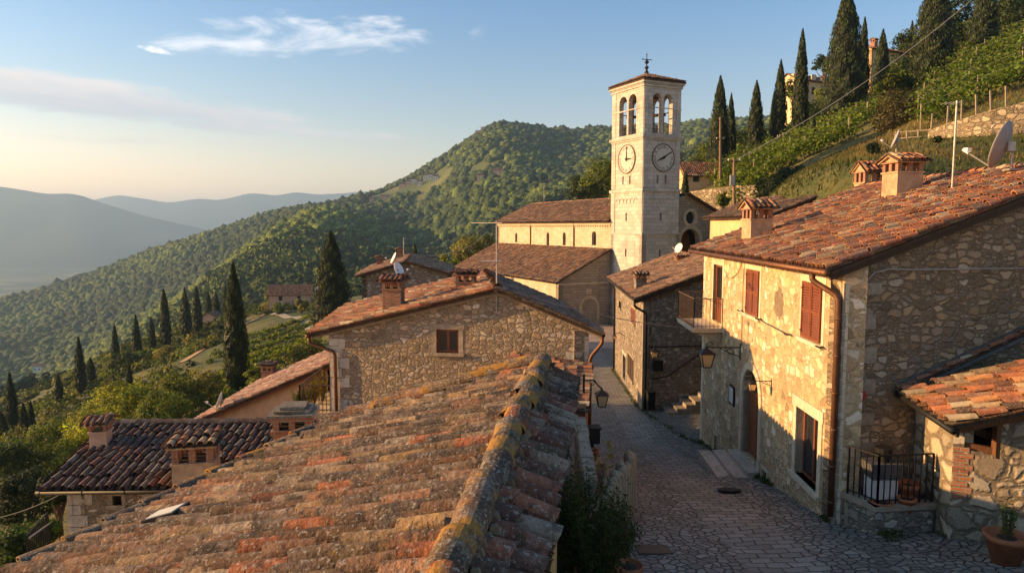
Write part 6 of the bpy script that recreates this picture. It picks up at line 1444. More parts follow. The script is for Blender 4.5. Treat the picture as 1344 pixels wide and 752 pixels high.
p_ = at(899,243,84); simple_house('orchard_shed', 'little shed with red tiled roof under the cypresses right of the tower', p_[:2], nrm((.9,.1,0))[:2], nrm((-.1,.9,0))[:2], 4.6, 3.6, p_[2]-.3, at(905,229,84)[2], at(920,215,84)[2]+.2, M.yellow, M.tile_red, 'red', [(0,1.4,p_[2]+.4,.8,.8)], 'L', [], 4, .26)
# hamlet on the hill
vl = ['leftmost house of the hamlet on the green hill','second house of the hill hamlet from the left','tallest fronted house in the middle of the hill hamlet','small lower house in the middle of the hill hamlet','house right of the gap in the hill hamlet','broad house in the right group of the hill hamlet','rightmost house of the hill hamlet','lone pinkish farm above the terraces below the hill hamlet','pale barn at the left edge of the terraces','isolated pale house on the hill right of the hamlet','leftmost roof of the far ridge village','second roof of the far ridge village','third roof of the far ridge village','rightmost roof of the far ridge village','long pale wall-like building high on the wooded hill','white house at the foot of the left wooded slope']
for (x_, y_, L_, W_, H_), q_, lb in zip(vil, VILP, vl):
    zg = q_[2]; dx = L_*.8
    simple_house('hamlet_house', lb, (q_[0]-L_/2, q_[1]), (1,0), (0,1), L_*.9, W_, zg-.5, zg+H_*.7+3.0, zg+H_*.7+5.4, random.choice([M.peach, M.white, M.white]), M.tile_far, random.choice(['pink','brown']), [(0,L_*.25,zg+2.4,1.3,1.8),(0,L_*.62,zg+2.4,1.3,1.8)], 'L', [], 3, .9)
p_ = at(633,166,1150); zg = gz1(p_[0],p_[1]); t = thing('hilltop_castle', 'tiny tower and ruin on the very top of the green hill', 'castle', (p_[0],p_[1],zg)); mb = MB(); mb.box((p_[0],p_[1],zg+5), (5,5,14)); mb.box((p_[0]-7,p_[1],zg+3), (9,6,9)); mb.build('wall', M.peach, t); mb = MB()
for k in range(4): mb.box((p_[0]-1.9+1.25*k,p_[1],zg+12.6), (.8,5,1.2))
mb.build('battlement', M.peach, t)
# ------------------------------------------------------------------ PLANTS
def leaves(mb, P, N, size, cols, asp=.62, droop=0.0):
    """Small folded leaf faces at points P with outward directions N."""
    n = len(P); N = N + rng.normal(size=(n,3))*.55; N /= np.linalg.norm(N, axis=1)[:,None] + 1e-9
    T = np.cross(N, rng.normal(size=(n,3))); T /= np.linalg.norm(T, axis=1)[:,None] + 1e-9
    B = np.cross(N, T); s = (size*rng.uniform(.6,1.35,n))[:,None]
    V = np.stack([P - T*s*.5, P + B*s*asp*.5 + N*s*.08, P + T*s*.5, P - B*s*asp*.5 + N*s*.08], 1)
    mb.add(V.reshape(-1,3), np.arange(4*n).reshape(n,4), 0, np.repeat(cols, 4, 0))
def tcol(base, n, jit=.3): return np.array(base)*(1 + rng.normal(size=(n,1))*jit).clip(.35,1.8)*(1 + rng.normal(size=(n,3))*.06)
def broad_tree(name, label, cat, c, h, r, base, nclump=46, per=70, leaf=.22, trunk_h=None, flat=.8, group=None, seed=0, two=None):
    t = thing(name, label, cat, c, group); c = np.array(c, float)
    th = trunk_h if trunk_h is not None else h*.28
    cz = th + (h-th)*.5; rz_ = (h-th)*.5
    mb = MB(); cen = []
    k = 0
    while len(cen) < nclump:
        d = rng.normal(size=3); d /= np.linalg.norm(d); q = d*rng.uniform(.35,1.0)**.5*rng.uniform(.75,1.08)
        if q[2] < -.75: continue
        cen.append(q*np.array([r, r, rz_])*.85 + np.array([0,0,cz]))
    cen = np.array(cen); cr = rng.uniform(.2,.36,nclump)*r
    tn = rng.normal(size=nclump)*.22
    for q, rr_, t_ in zip(cen, cr, tn):
        d = rng.normal(size=(per,3)); d /= np.linalg.norm(d, axis=1)[:,None]
        P = c + q + d*rr_*rng.uniform(.45,1.1,(per,1))**.6*np.array([1.1,1.1,.8])
        b0 = np.array(base) if two is None or rng.random() < .6 else np.array(two)
        leaves(mb, P, d + (q-np.array([0,0,cz]))/r*.6 + np.array([0,0,.4]), leaf, tcol(b0*(1+t_), per, .22))
    o = mb.build('crown', M.leaf, t, uv=False)
    mb = MB(); mb.tube([c+(0,0,-.4), c+(.05*r,0,th*.6), c+(0,.05*r,cz)], [.045*h*.5+.05, .035*h*.5+.03, .03], 7)
    for q in cen[:7]: mb.tube([c+(0,0,th*rng.uniform(.6,1.0)), c+q*np.array([.5,.5,.8]), c+q], [.03*h*.4+.01, .02*h*.4+.008, .01], 5)
    mb.build('trunk', M.bark, t); return t
def cypress(name, label, c, h, r, base=(.02,.031,.009), n=5200, leaf=.3, group=None, wide=False):
    t = thing(name, label, 'cypress', c, group); c = np.array(c, float)
    def prof(z):
        z = np.clip(z, 0, 1); return (np.clip(z/.16,0.02,1)**.5)*(1-z**2.3)**.85 if not wide else (1-z)**.72*(np.clip(z*9,0,1)**.5)
    mb = MB(); ns, nz_ = 14, 22; V = []
    for i in range(nz_+1):
        z = i/nz_
        for k in range(ns): a = 2*math.pi*k/ns; rr_ = r*prof(z)*.8*(1+.14*math.sin(3*a+z*20)+.1*rng.normal()); V.append((c[0]+rr_*math.cos(a), c[1]+rr_*math.sin(a), c[2]+.04*h+z*h*.95))
    mb.add(V, [(i*ns+k, i*ns+(k+1)%ns, (i+1)*ns+(k+1)%ns, (i+1)*ns+k) for i in range(nz_) for k in range(ns)], 0, np.array(base)*.55)
    z = rng.random(n)**.85; a = rng.uniform(0, 2*math.pi, n)
    clump = .12*np.sin(a*4+z*31)+.1*np.sin(a*7-z*47)
    rr_ = r*prof(z)*(rng.uniform(.82,1.03,n)+clump*.7); d = np.stack([np.cos(a), np.sin(a), np.zeros(n)], 1)
    P = c + d*rr_[:,None] + np.stack([np.zeros(n), np.zeros(n), h*(.03+.97*z)], 1)
    s = (leaf*rng.uniform(.6,1.4,n))[:,None]; up = np.array([0,0,1.]) + d*rng.uniform(.0,.35,(n,1)) + rng.normal(size=(n,3))*.13; up /= np.linalg.norm(up,axis=1)[:,None]
    sd_ = np.cross(up, d + rng.normal(size=(n,3))*.5); sd_ /= np.linalg.norm(sd_,axis=1)[:,None]+1e-9
    V = np.stack([P - up*s*.5, P + sd_*s*.2, P + up*s*.75, P - sd_*s*.2], 1)
    mb.add(V.reshape(-1,3), np.arange(4*n).reshape(n,4), 0, np.repeat(tcol(np.array(base)*(1+1.2*(clump[:,None]>.05)), n, .3), 4, 0))
    mb.build('crown', M.needle, t, uv=False)
    mb = MB(); mb.tube([c-(0,0,.5), c+(0,0,h*.1), c+(0,0,h*.5)], [r*.22, r*.18, .03], 7); mb.build('trunk', M.bark, t); return t
ORD = ['first','second','third','fourth','fifth','sixth','seventh','eighth','ninth','tenth','eleventh','twelfth']
# cypresses: picture x, base y, top y, half-width, distance, label
CYP = [
 (312,521,345,16,62,'tallest dark cypress on the left, standing in front of the vineyard'),
 (437,440,304,31,96,'broad dark conifer beside the middle house, wider than the cypresses'),
 (218,454,380,7.5,150,'tall slim cypress left of the pair on the left hillside row'),
 (245,444,379,7,165,'left cypress of the close pair on the left hillside row'),
 (260,442,377,6.5,168,'right cypress of the close pair on the left hillside row'),
 (200,455,417,4.5,160,'short cypress left of the tall slim one on the hillside row'),
 (180,462,414,6,150,'slim cypress between two short ones on the left hillside'),
 (152,470,426,5.5,140,'cypress above the round dark bush on the left hillside'),
 (107,520,443,7,112,'tall narrow cypress standing alone left of the hillside row'),
 (120,503,470,6.5,125,'short stout cypress right behind the tall narrow one at left'),
 (18,578,489,8,95,'tall cypress nearest the left edge of the photo'),
 (79,541,491,6,108,'cypress midway between left edge and the tall narrow one'),
 (4,578,541,7,88,'short cypress cut by the left edge'),
 (33,577,530,6,90,'left of two small cypresses right of the leftmost tall one'),
 (43,577,527,5,91,'right of two small cypresses right of the leftmost tall one'),
 (297,410,377,4,190,'small cypress behind the tallest left one, near the hill cottage'),
 (284,412,385,5,192,'bushy small cypress above the hill cottage'),
 (274,414,384,5,195,'leftmost small cypress above the hill cottage'),
 (170,500,476,4,100,'tiny cypress below the round dark bush'),
 (545,347,322,3.2,75,'tiny cypress beyond the rear stone house roof'),
 (942,250,101,14,92,'first big cypress right of the bell tower'),
 (957,238,124,8,97,'narrow cypress just behind the first one right of the tower'),
 (990,222,107,11,96,'cypress in the middle between the two poles and the white villa'),
 (1013,214,122,6,118,'thin dark cypress left of the white villa'),
 (1021,208,80,10,96,'tall cypress just left of the white villa'),
 (1048,200,39,10.5,95,'very slender cypress right of the white villa'),
 (1105,178,-14,25,88,'widest towering cypress, its top cut by the photo edge'),
 (1129,172,24,9,92,'slender cypress close right of the widest towering one'),
 (1155,135,40,10,96,'cypress in front of the yellow hill villa'),
 (1196,60,29,5,130,'small cypress top behind the yellow villa'),
 (1222,114,-30,26,84,'massive cypress right of the yellow villa, cut by the top edge'),
 (1289,74,-24,17,90,'dark cypress high up near the right edge'),
 (899,262,226,5,80,'small cypress beside the shed right of the tower'),
 (1066,210,152,5,80,'little cypress at the foot of the very slender one'),
]
for x_, yb, yt, hw, Yc, lb in CYP:
    p_ = at(x_, yb, Yc); q_ = at(x_, yt, Yc); g_ = gz1(p_[0], p_[1]); zb = min(p_[2], g_+.3) if g_ > p_[2]-6 else p_[2]
    h_ = q_[2]-zb; r_ = hw*Yc/F*1.05
    n_c = int(np.clip(h_*r_*2/(Yc*Yc)*3.2e6*.34, 1200, 16000))
    cypress('cypress_tree' if hw < 30 else 'conifer_tree', lb, (p_[0],p_[1],zb), h_, r_, n=n_c, leaf=max(.16, Yc*.0030), wide=hw > 30)
GR_Y, GR_M, GR_D, GR_O, GR_B = (.23,.25,.025), (.12,.15,.022), (.045,.068,.016), (.18,.17,.036), (.13,.08,.028)
TR = [  # x, crown centre y, radius px, distance, colour, label
 (165,528,42,58,GR_Y,'bright yellow green leafy tree on the left behind the dark roof'),
 (120,560,36,46,GR_Y,'leafy lime tree leaning to the left gable of the dark roof'),
 (235,520,36,60,(.13,.15,.02),'sunlit green tree left of the tallest cypress'),
 (215,540,36,50,GR_M,'mid green tree behind the ridge of the dark roof'),
 (268,505,26,62,GR_O,'olive toned tree just left of the tallest cypress foot'),
 (384,472,24,62,GR_O,'olive toned tree above the peach house roof'),
 (412,462,22,66,(.13,.14,.024),'green tree between peach house and broad conifer'),
 (336,492,14,60,GR_M,'bush right of the tallest cypress foot'),
 (165,478,24,130,GR_D,'round dark bushy tree on the left hillside'),
 (218,466,18,135,GR_O,'rounded olive bush on the left hillside right of the dark one'),
 (192,468,14,140,GR_M,'small bush between the dark tree and the olive bush'),
 (60,578,34,58,GR_M,'mid green tree below the cypresses at far left'),
 (15,605,40,42,GR_D,'dark tree mass at the left edge'),
 (85,600,30,44,GR_M,'green tree left of the dark roofed house'),
 (35,655,48,30,(.02,.034,.012),'big shaded tree left of the dark roofed house'),
 (75,640,30,27,(.02,.034,.012),'shaded bush against the stone wall of the dark roofed house'),
 (25,718,38,23,(.05,.085,.015),'leafy green shrub in the bottom left corner'),
 (60,700,22,21,(.06,.095,.016),'light green shrub beside the bottom left railing'),
 (615,330,26,120,GR_O,'round golden green tree left of the church aisle'),
 (638,322,20,125,(.075,.085,.02),'sunlit tree touching the left end of the church'),
 (588,345,16,110,GR_Y,'lime green shrub right of the rear stone house'),
 (790,232,34,150,GR_M,'large green tree left of the bell tower top'),
 (762,248,22,150,GR_D,'darker tree left of the large one behind the church'),
 (905,225,22,108,(.06,.075,.02),'leafy tree at the left foot of the first big cypress'),
 (925,205,22,112,GR_M,'tall bushy tree behind the first big cypress'),
 (985,190,32,115,GR_D,'spreading dark tree behind the middle cypress'),
 (973,205,16,92,GR_O,'bronze leaved shrub left of the middle cypress'),
 (1032,185,26,108,GR_D,'dark tree under the white villa'),
 (1075,165,28,100,GR_D,'dark tree between slender and widest cypress'),
 (1062,150,22,112,GR_D,'dark tree between the very slender cypress and the widest one'),(1000,200,18,104,(.06,.085,.018),'green tree at the right foot of the middle cypress'),(962,215,18,100,GR_D,'dark bushy tree left of the middle cypress foot'),(1035,205,16,98,GR_D,'dark shrub between the tall cypress and the very slender one'),(1080,128,16,118,GR_M,'green tree top left of the widest cypress trunk'),(1140,150,18,93,(.05,.07,.016),'dark green tree right of the slender cypress foot'),(1190,60,20,125,GR_D,'dark tree behind the yellow villa roof'),(1205,110,22,92,GR_D,'dark shrubby tree left of the massive cypress foot'),
 (1042,118,16,128,GR_M,'green tree hiding the front of the white villa'),(1128,96,15,108,GR_D,'dark tree at the left corner of the yellow villa'),(1166,100,18,100,GR_M,'round green tree directly below the yellow villa'),
 (1082,85,16,130,GR_D,'small dark tree on the skyline beside the widest cypress'),
 (1075,190,20,88,GR_M,'green shrub below the dark tree by the widest cypress'),
 (1182,152,40,66,(.075,.065,.022),'large bronze green tree right of the widest cypress'),
 (1145,72,14,122,GR_B,'reddish brown tree beside the yellow villa'),
 (1182,90,20,105,GR_D,'dark shrub below the yellow villa front'),
 (1170,112,24,92,GR_M,'green shrub on the slope under the yellow villa'),
 (1262,50,26,115,GR_D,'dark tree between the massive cypress and the next'),
 (1320,20,34,112,GR_D,'dark trees at the top right corner'),
 (1255,15,24,125,GR_D,'dark skyline tree behind the massive cypress'),
 (1345,52,24,98,GR_D,'dark tree cut by the right edge above the vines'),
 (1010,248,20,64,(.022,.04,.014),'dark rounded laurel bush below the lower vineyard'),
 (1040,232,26,66,(.024,.042,.014),'big dark laurel bush right of the rounded one'),
 (1000,262,14,58,(.03,.05,.02),'low bush at the foot of the dark laurels'),
 (1146,197,11,50,(.02,.034,.012),'small dark conifer bush on the grassy slope'),
 (1231,184,6,46,(.03,.05,.012),'little green bush at the foot of the terrace wall'),
 (950,262,12,72,GR_M,'small bush below the stone retaining strip'),
 (1095,222,14,50,GR_O,'dry shrub on the grassy slope below the vines'),
 (443,400,16,150,GR_M,'bush left of the rear stone house'),
 (355,388,9,182,GR_M,'round tree left of the lone farmhouse'),(366,405,9,165,GR_M,'bush in front of the lone farmhouse'),(395,402,12,160,GR_O,'bushes right of the lone farmhouse'),
 (300,425,12,185,GR_D,'bush beside the tiny hill cottage'),(278,432,10,180,GR_D,'dark bush behind the tiny hill cottage'),
]
for x_, y_, rp, Yc, cl, lb in TR:
    p_ = at(x_, y_, Yc); r_ = rp*Yc/F; g_ = gz1(p_[0], p_[1])
    bot = p_[2]-r_*1.0; zb = min(g_, bot) if g_ < bot+1 else bot-.2
    zb = max(zb, bot - 5); h_ = p_[2]+r_*.92-zb
    lf = max(.13, Yc*.0036); nc = int(np.clip(rp*1.6, 18, 70)); per = int(np.clip(rp*2.6, 40, 110))
    broad_tree('leafy_tree' if rp > 16 else 'shrub', lb, 'tree' if rp > 16 else 'shrub', (p_[0],p_[1],zb), h_, r_, cl, nc, per, lf, max(.1, bot-zb+.1), two=np.array(cl)*1.35)
# foreground bush by the palings: fine willowy leaves
def bush(name, label, c, rx, ry, h, base, n, leaf, cat='bush', stems=26):
    t = thing(name, label, cat, c); c = np.array(c, float); mb = MB(); sb = MB()
    for k in range(stems):
        a = rng.uniform(0, 2*math.pi); rr_ = rng.uniform(.1,1)**.6; tip = c + np.array([rx*rr_*math.cos(a), ry*rr_*math.sin(a), h*rng.uniform(.55,1.12)*(1-.35*rr_)]); bs = c + np.array([rx*.25*math.cos(a), ry*.25*math.sin(a), 0])
        mid_ = (bs*.45+tip*.55) + np.array([0,0,h*.14]); T = np.linspace(0,1,10)[:,None]; pth = (1-T)**2*bs + 2*T*(1-T)*mid_ + T**2*tip; sb.tube(pth[::3], [.012,.009,.006,.004], 5)
        m_ = n//stems; u = rng.uniform(.15,1,m_)[:,None]; P = (1-u)**2*bs + 2*u*(1-u)*mid_ + u**2*tip + rng.normal(size=(m_,3))*np.array([rx,ry,h])*.085
        leaves(mb, P, rng.normal(size=(m_,3)) + np.array([0,0,.5]), leaf, tcol(np.array(base)*rng.uniform(.7,1.4), m_, .3), .3)
    mb.build('foliage', M.leaf, t, uv=False); sb.build('stems', M.bark, t); return t
zb_ = float(S(10))-.1
bush('garden_bush', 'large dark bush with fine leaves beside the foreground eave at bottom centre', (1.15,9.9,zb_), .66, 1.05, 2.05, (.04,.06,.014), 12000, .075, stems=80)
bush('garden_bush', 'smaller olive bush against the paling fence', (1.72,11.3,float(S(11.3))-.1), .5, .7, 1.2, (.05,.06,.018), 4200, .065, stems=34)
bush('garden_bush', 'green flowering bush below the white outbuilding wall', (.75,12.4,float(S(12.4))+.1), .45, .8, 1.3, (.04,.085,.02), 3600, .08, stems=30)
mb = MB(); sp_c = at(790,650,12.0)
t = thing('tall_weed', 'lone tall flowering weed rising above the paling fence', 'plant', (sp_c[0],12.,S(12)))
mb.tube([(sp_c[0],12.,float(S(12))), at(792,640,12), at(797,610,12), at(801,582,12)], [.014,.012,.009,.006], 6); mb.tube([at(793,632,12), at(786,614,12), at(784,600,12)], [.008,.006,.004], 5); mb.build('stems', M.woodgrey, t)
mb = MB(); PP = np.array([at(x_+rng.normal()*3, y_+rng.normal()*3, 12+rng.normal()*.05) for x_, y_ in ((801,582),(803,590),(795,612),(784,602),(787,612),(800,600)) for _ in range(16)]); leaves(mb, PP, rng.normal(size=PP.shape), .06, tcol((.22,.17,.03), len(PP))); mb.build('foliage', M.leaf, t, uv=False)
t = bush('potted_plant', 'sparse green plant growing out of the big terracotta pot at lower right', (big_pot_c[0],big_pot_c[1],big_pot_c[2]+.42), .2, .2, .75, (.06,.09,.02), 420, .07, 'plant', 9)
for k, (x_, y_, Yc, lb) in enumerate(((421,493,24.5,'yellow leaved plant in the corner of the roof terrace'),(395,512,23.2,'trailing green plant on the left of the terrace railing'),(410,500,24,'small yellow green plant behind the terrace railing'))):
    p_ = at(x_, y_, Yc); bush('terrace_plant', lb, (p_[0],p_[1],tz), .3, .3, max(.5,p_[2]-tz+.25), (.16,.13,.02) if k != 1 else (.07,.1,.02), 900, .09, 'plant', 14)
# low scrub over the slopes (a cover nobody could count)
def scrub(N, xr, yr, keepf, s0, s1, cols, per, leaf):
    x = rng.uniform(*xr, N); y = rng.uniform(*yr, N); ok = keepf(x, y); x, y = x[ok], y[ok]; z = gz(x, y); n = len(x)
    sz = rng.uniform(s0, s1, n)*(1+.0*x); d = rng.normal(size=(n,per,3)); d /= np.linalg.norm(d,axis=2)[:,:,None]; d[:,:,2] = np.abs(d[:,:,2])
    P = np.stack([x,y,z],1)[:,None,:] + d*sz[:,None,None]*rng.uniform(.5,1.05,(n,per,1))*np.array([1,1,.85])
    cs = np.array(cols)[rng.integers(0,len(cols),n)]*(1+rng.normal(size=(n,1))*.25).clip(.5,1.6); dist = np.hypot(x,y)
    lf = np.repeat(np.maximum(leaf, dist*.0045), per)
    mb = MB(); leaves(mb, P.reshape(-1,3), d.reshape(-1,3), lf, np.repeat(cs, per, 0)*(1+rng.normal(size=(n*per,1))*.2).clip(.4,1.7)); return mb
PXf = lambda x, y: CX + F*x/np.maximum(y, 1)
VY = [(300,486,80),(352,500,64),(440,440,100),(412,414,150),(368,408,165)]
def invine(x, y):   # left vineyard patch
    p_ = PXf(x, y); return (y > 78) & (y < 168) & (p_ > 285) & (p_ < 440)
mb = scrub(5200, (-150,8), (28,240), lambda x, y: (x < -6 - .16*y + 14*(y > 60)) & ~invine(x, y) & (PXf(x,y) < 430) & ((x < -15) | (y > 60)) & ~((x > -46) & (x < -22) & (y > 62) & (y < 120) & (PXf(x,y) > 250)) & (fbm(x, y, 22, 31, 3) > -.12), .7, 2.6, [GR_M,GR_D,GR_O,(.07,.08,.02),GR_D], 60, .16)
struct(mb.build('slope_scrub', M.leaf, uv=False), 'stuff')
mb = scrub(2600, (14,110), (30,170), lambda x, y: (PXf(x,y) > 890) & (fbm(x, y, 15, 37, 3) > -.05) & (y > 85 + (PXf(x,y)-1000)*-.02) & ((PXf(x,y) < 1190) | (y > 92)), .7, 2.2, [GR_M,GR_D,GR_D,GR_O], 55, .16)
struct(mb.build('slope_thicket', M.leaf, uv=False), 'stuff')
# grass tufts on the sunny bank
x = rng.uniform(12,60,26000); y = rng.uniform(26,66,26000); ok = (PXf(x,y) > 930) & (PXf(x,y) < 1420); x, y = x[ok], y[ok]; z = gz(x,y); n = len(x)
h_ = rng.uniform(.12,.4,n)[:,None]; a = rng.uniform(0,2*math.pi,n); sd_ = np.stack([np.cos(a),np.sin(a),0*a],1)*.05; P = np.stack([x,y,z],1); ln_ = rng.normal(size=(n,3))*np.array([.12,.12,0])
V = np.stack([P-sd_, P+sd_, P+ln_+np.array([0,0,1])*h_],1); cg = np.where((fbm(x,y,7,41,3)[:,None] > .05), np.array([.17,.13,.04]), np.array([.075,.09,.022]))
mb = MB(); mb.add(V.reshape(-1,3), np.arange(3*n).reshape(n,3), 0, np.repeat(cg*(1+rng.normal(size=(n,1))*.25).clip(.4,1.6),3,0)); struct(mb.build('bank_grass', M.leaf, uv=False), 'stuff')

# weeds and moss at the foot of the walls
wy = np.concatenate([rng.uniform(13.8,25.2,230), rng.uniform(12.2,20,200), rng.uniform(24,44,160), rng.uniform(12.2,13.0,60)])
wx = np.concatenate([facX(wy[:230])-.03-np.abs(rng.normal(size=230))*.05, 1.75+.1*(wy[230:430]-13)+rng.normal(size=200)*.18, np.interp(wy[430:590],[24,32,44.6],[7.1,6.12,6.6])-.05-np.abs(rng.normal(size=160))*.06, rng.uniform(7.1,8.3,60)])
keep_ = fbm(wx*3, wy, 1.6, 51, 3) > -.05; wx, wy = wx[keep_], wy[keep_]; PER = 14
WP = np.stack([wx, wy, S(wy)+.03],1)[:,None,:] + rng.normal(size=(len(wx),PER,3))*np.array([.045,.06,.035]) + np.array([0,0,.04]); mb = MB()
leaves(mb, WP.reshape(-1,3), rng.normal(size=(len(wx)*PER,3))+np.array([0,0,.6]), .055, tcol((.06,.085,.02), len(wx)*PER)); struct(mb.build('street_weeds', M.leaf, uv=False), 'stuff')
# ------------------------------------------------------------------ VINEYARDS
def vine_row(label, pts3, h, w, group, base=(.07,.095,.016), per_m=34, leaf=.2, posts=3.5, wire=True, pm=None):
    t = thing('vine_row', label, 'vines', pts3[0], group); pts3 = np.array(pts3); seg_ = np.linalg.norm(np.diff(pts3,axis=0),axis=1); L = seg_.sum(); cum = np.concatenate([[0],np.cumsum(seg_)])
    n = int(L*per_m); s = rng.uniform(0, L, n); I = lambda s_: np.stack([np.interp(s_, cum, pts3[:,k]) for k in range(3)],1)
    P = I(s); hump = .75+.25*np.sin(s*4.1)+.2*np.sin(s*2.3+1); zz = rng.uniform(.3,1,n)**.8
    P = P + rng.normal(size=(n,3))*np.array([w,w,.06]) + np.stack([0*s,0*s,h*zz*hump.clip(.5,1.15)],1)
    mb = MB(); leaves(mb, P, rng.normal(size=(n,3))+np.array([0,0,.5]), np.full(n,leaf), tcol(base, n, .3), .85); mb.build('foliage', M.leaf, t, uv=False)
    for k in range(int(L/posts)+1):
        q = I(np.array([min(L, k*posts)]))[0]; mb = MB(); ln_ = np.array([rng.normal()*.06, rng.normal()*.06, 0]); mb.bar(q-(0,0,.3), q+ln_+(0,0,h*1.12), .07 if leaf < .3 else .12); mb.build('post', M.woodgrey, t)
    if wire:
        mb = MB(); q = I(np.linspace(0,L,max(3,int(L/2)))); mb.tube(q+np.array([0,0,h*.95]), .012, 4); mb.build('wire', M.cable, t)
    return t
def ground_line(A, B, n=14, dz=0):
    A, B = np.array(A), np.array(B); q = A[None,:2] + (B-A)[None,:2]*np.linspace(0,1,n)[:,None]; return np.column_stack([q, gz(q[:,0], q[:,1])+dz])
NV = 9
for k in range(NV):
    xs_r = np.linspace(430-2*k, 318-7*k, 9); ys_r = 411+9.5*k + (430-xs_r)*.3 + 3*np.sin((430-xs_r)/60)
    P3 = np.array([ground_hit(a, b_, 50, 230) for a, b_ in zip(xs_r, ys_r)])
    lb = ('topmost' if k == 0 else 'lowest' if k == NV-1 else ORD[k]) + (' vine row of the left vineyard' if k in (0, NV-1) else ' vine row down the left vineyard counted from the top')
    vine_row(lb, P3, .95, .28, 'vine rows of the left vineyard', (.17,.21,.022), 75, .36, 9, False)
RV = [((932,243,86),(1148,176,86)),((938,248,82),(1150,182,82)),((945,252,78),(1148,190,77)),((938,238,90),(1140,172,91)),((960,256,74),(1120,206,71))]
for k, (a_, b_) in enumerate(RV):
    lb = ['central long vine row of the lower right vineyard','second vine row from below in the lower right vineyard','long vine row near the dark laurels in the lower right vineyard','topmost vine row of the lower right vineyard','shortest vine row directly above the dark laurels'][k]
    vine_row(lb, ground_line(at(*a_), at(*b_)), 2.1, .62, 'vine rows of the lower right vineyard', (.13,.18,.018), 170, .32, 4.5)
UV_ = [((1208,168,55),(1420,88,52)),((1205,152,62),(1420,70,58)),((1212,138,68),(1420,52,64)),((1225,122,75),(1420,36,70)),((1240,108,82),(1420,20,77)),((1265,92,90),(1420,8,85))]
for k, (a_, b_) in enumerate(UV_):
    lb = (['front','second','third','fourth','fifth','rearmost'][k]) + ' vine row on the terrace above the stone wall'
    vine_row(lb, ground_line(at(*a_), at(*b_)), 2.1, .6, 'vine rows of the upper terrace', (.11,.16,.018), 190, .27, 4.2)
# ------------------------------------------------------------------ terrace wall, fences, poles, wires
tw_ = thing('terrace_wall', 'long sunlit stone retaining wall below the upper vines at right', 'retaining wall', at(1290,180,46))
line = [(1218,186,172,50.5),(1240,196,163,48.5),(1270,194,154,47),(1300,192,145,46),(1345,190,134,45),(1420,188,118,43.5)]
B_ = np.array([at(x_, yb, Yc) for x_, yb, yt, Yc in line]); T_ = np.array([at(x_, yt, Yc) for x_, yb, yt, Yc in line]); mb = MB()
for k in range(len(line)-1):
    a, b_, c_, d_ = B_[k]-(0,0,2), B_[k+1]-(0,0,2), T_[k+1], T_[k]; s_ = nrm(np.cross(b_-a, (0,0,1)))*-.6; s_ = s_ if s_[1] > 0 else -s_
    mb.hexa([a, b_, b_+s_, a+s_, d_, c_, c_+s_, d_+s_])
mb.build('wall', M.terr, tw_)
st_ = thing('retaining_strip', 'low stone retaining strip under the lower vineyard right of the church', 'retaining wall', at(950,255,74)); mb = MB()
line = [(905,262,252,78),(930,262,248,76),(960,262,244,74),(990,258,243,72),(1010,254,240,71)]; B_ = np.array([at(x_, yb, Yc) for x_, yb, yt, Yc in line]); T_ = np.array([at(x_, yt, Yc) for x_, yb, yt, Yc in line])
for k in range(len(line)-1):
    a, b_, c_, d_ = B_[k]-(0,0,2), B_[k+1]-(0,0,2), T_[k+1], T_[k]; s_ = np.array([.1,.6,0]); mb.hexa([a, b_, b_+s_, a+s_, d_, c_, c_+s_, d_+s_])
mb.build('wall', M.terr, st_)
fe = thing('wire_fence', 'wire fence with leaning wooden posts along the top of the terrace wall', 'fence', at(1290,150,47))
fp = [at(x_, y_, Yc) for x_, y_, Yc in ((1222,174,50.5),(1243,165,49),(1262,158,48),(1282,151,47.2),(1301,146,46.4),(1321,141,45.8),(1346,134,45),(1380,127,44.4))]
for k, q in enumerate(fp): mb = MB(); mb.bar(q-(0,0,.3), q+(random.uniform(-.25,.1),0,1.35), .09); mb.build('post', M.woodgrey, fe)
for hh_ in (.5,.9,1.2): mb = MB(); mb.tube([q+(0,0,hh_) for q in fp], .012, 4); mb.build('wire', M.cabled, fe)
fe = thing('wooden_rail_fence', 'short weathered rail fence at the left end of the terrace wall', 'fence', at(1195,180,52)); fp = [at(x_, y_, Yc) for x_, y_, Yc in ((1175,190,53),(1190,189,52.5),(1205,188,52),(1220,187,51.5))]
for q in fp: mb = MB(); mb.bar(q-(0,0,.4), q+(0,0,1.), .1); mb.build('post', M.woodgrey, fe)
for hh_ in (.45,.9): mb = MB(); mb.tube([q+(0,0,hh_) for q in fp], .05, 5); mb.build('rail', M.woodgrey, fe)
def upole(label, x_, yb, yt, Yc, r, arms):
    b_ = at(x_, yb, Yc); t_ = at(x_, yt, Yc); t = thing('utility_pole', label, 'utility pole', b_); mb = MB(); mb.tube([b_-(0,0,1), t_], [r*1.2, r*.85], 9); mb.build('pole', M.pole, t)
    for (dz, w, n) in arms:
        mb = MB(); mb.bar(t_+(-w,0,-dz), t_+(w,0,-dz), .1); mb.build('cross_arm', M.wooddark, t); mb = MB()
        for k in range(n): u_ = -w+2*w*k/max(1,n-1); mb.lathe(t_+(u_,0,-dz+.05), [(.03,0),(.06,.08),(.05,.14),(.02,.18)], 8)
        mb.build('insulators', M.dishw, t)
    return t_
pt1 = upole('tall bare utility pole among the cypresses right of the tower', 945.5, 240, 154, 80, .14, [(2.5,.35,2)])
pt2 = upole('shorter utility pole with a cross arm and grey box behind the church front', 963.5, 300, 208, 56, .13, [(.25,.45,3)])
mb = MB(); q = at(961,237,55.8); mb.box(q, (.35,.3,.8)); tag(mb.build('junction_box', M.grmetal), 'grey box strapped to the shorter utility pole', 'box')
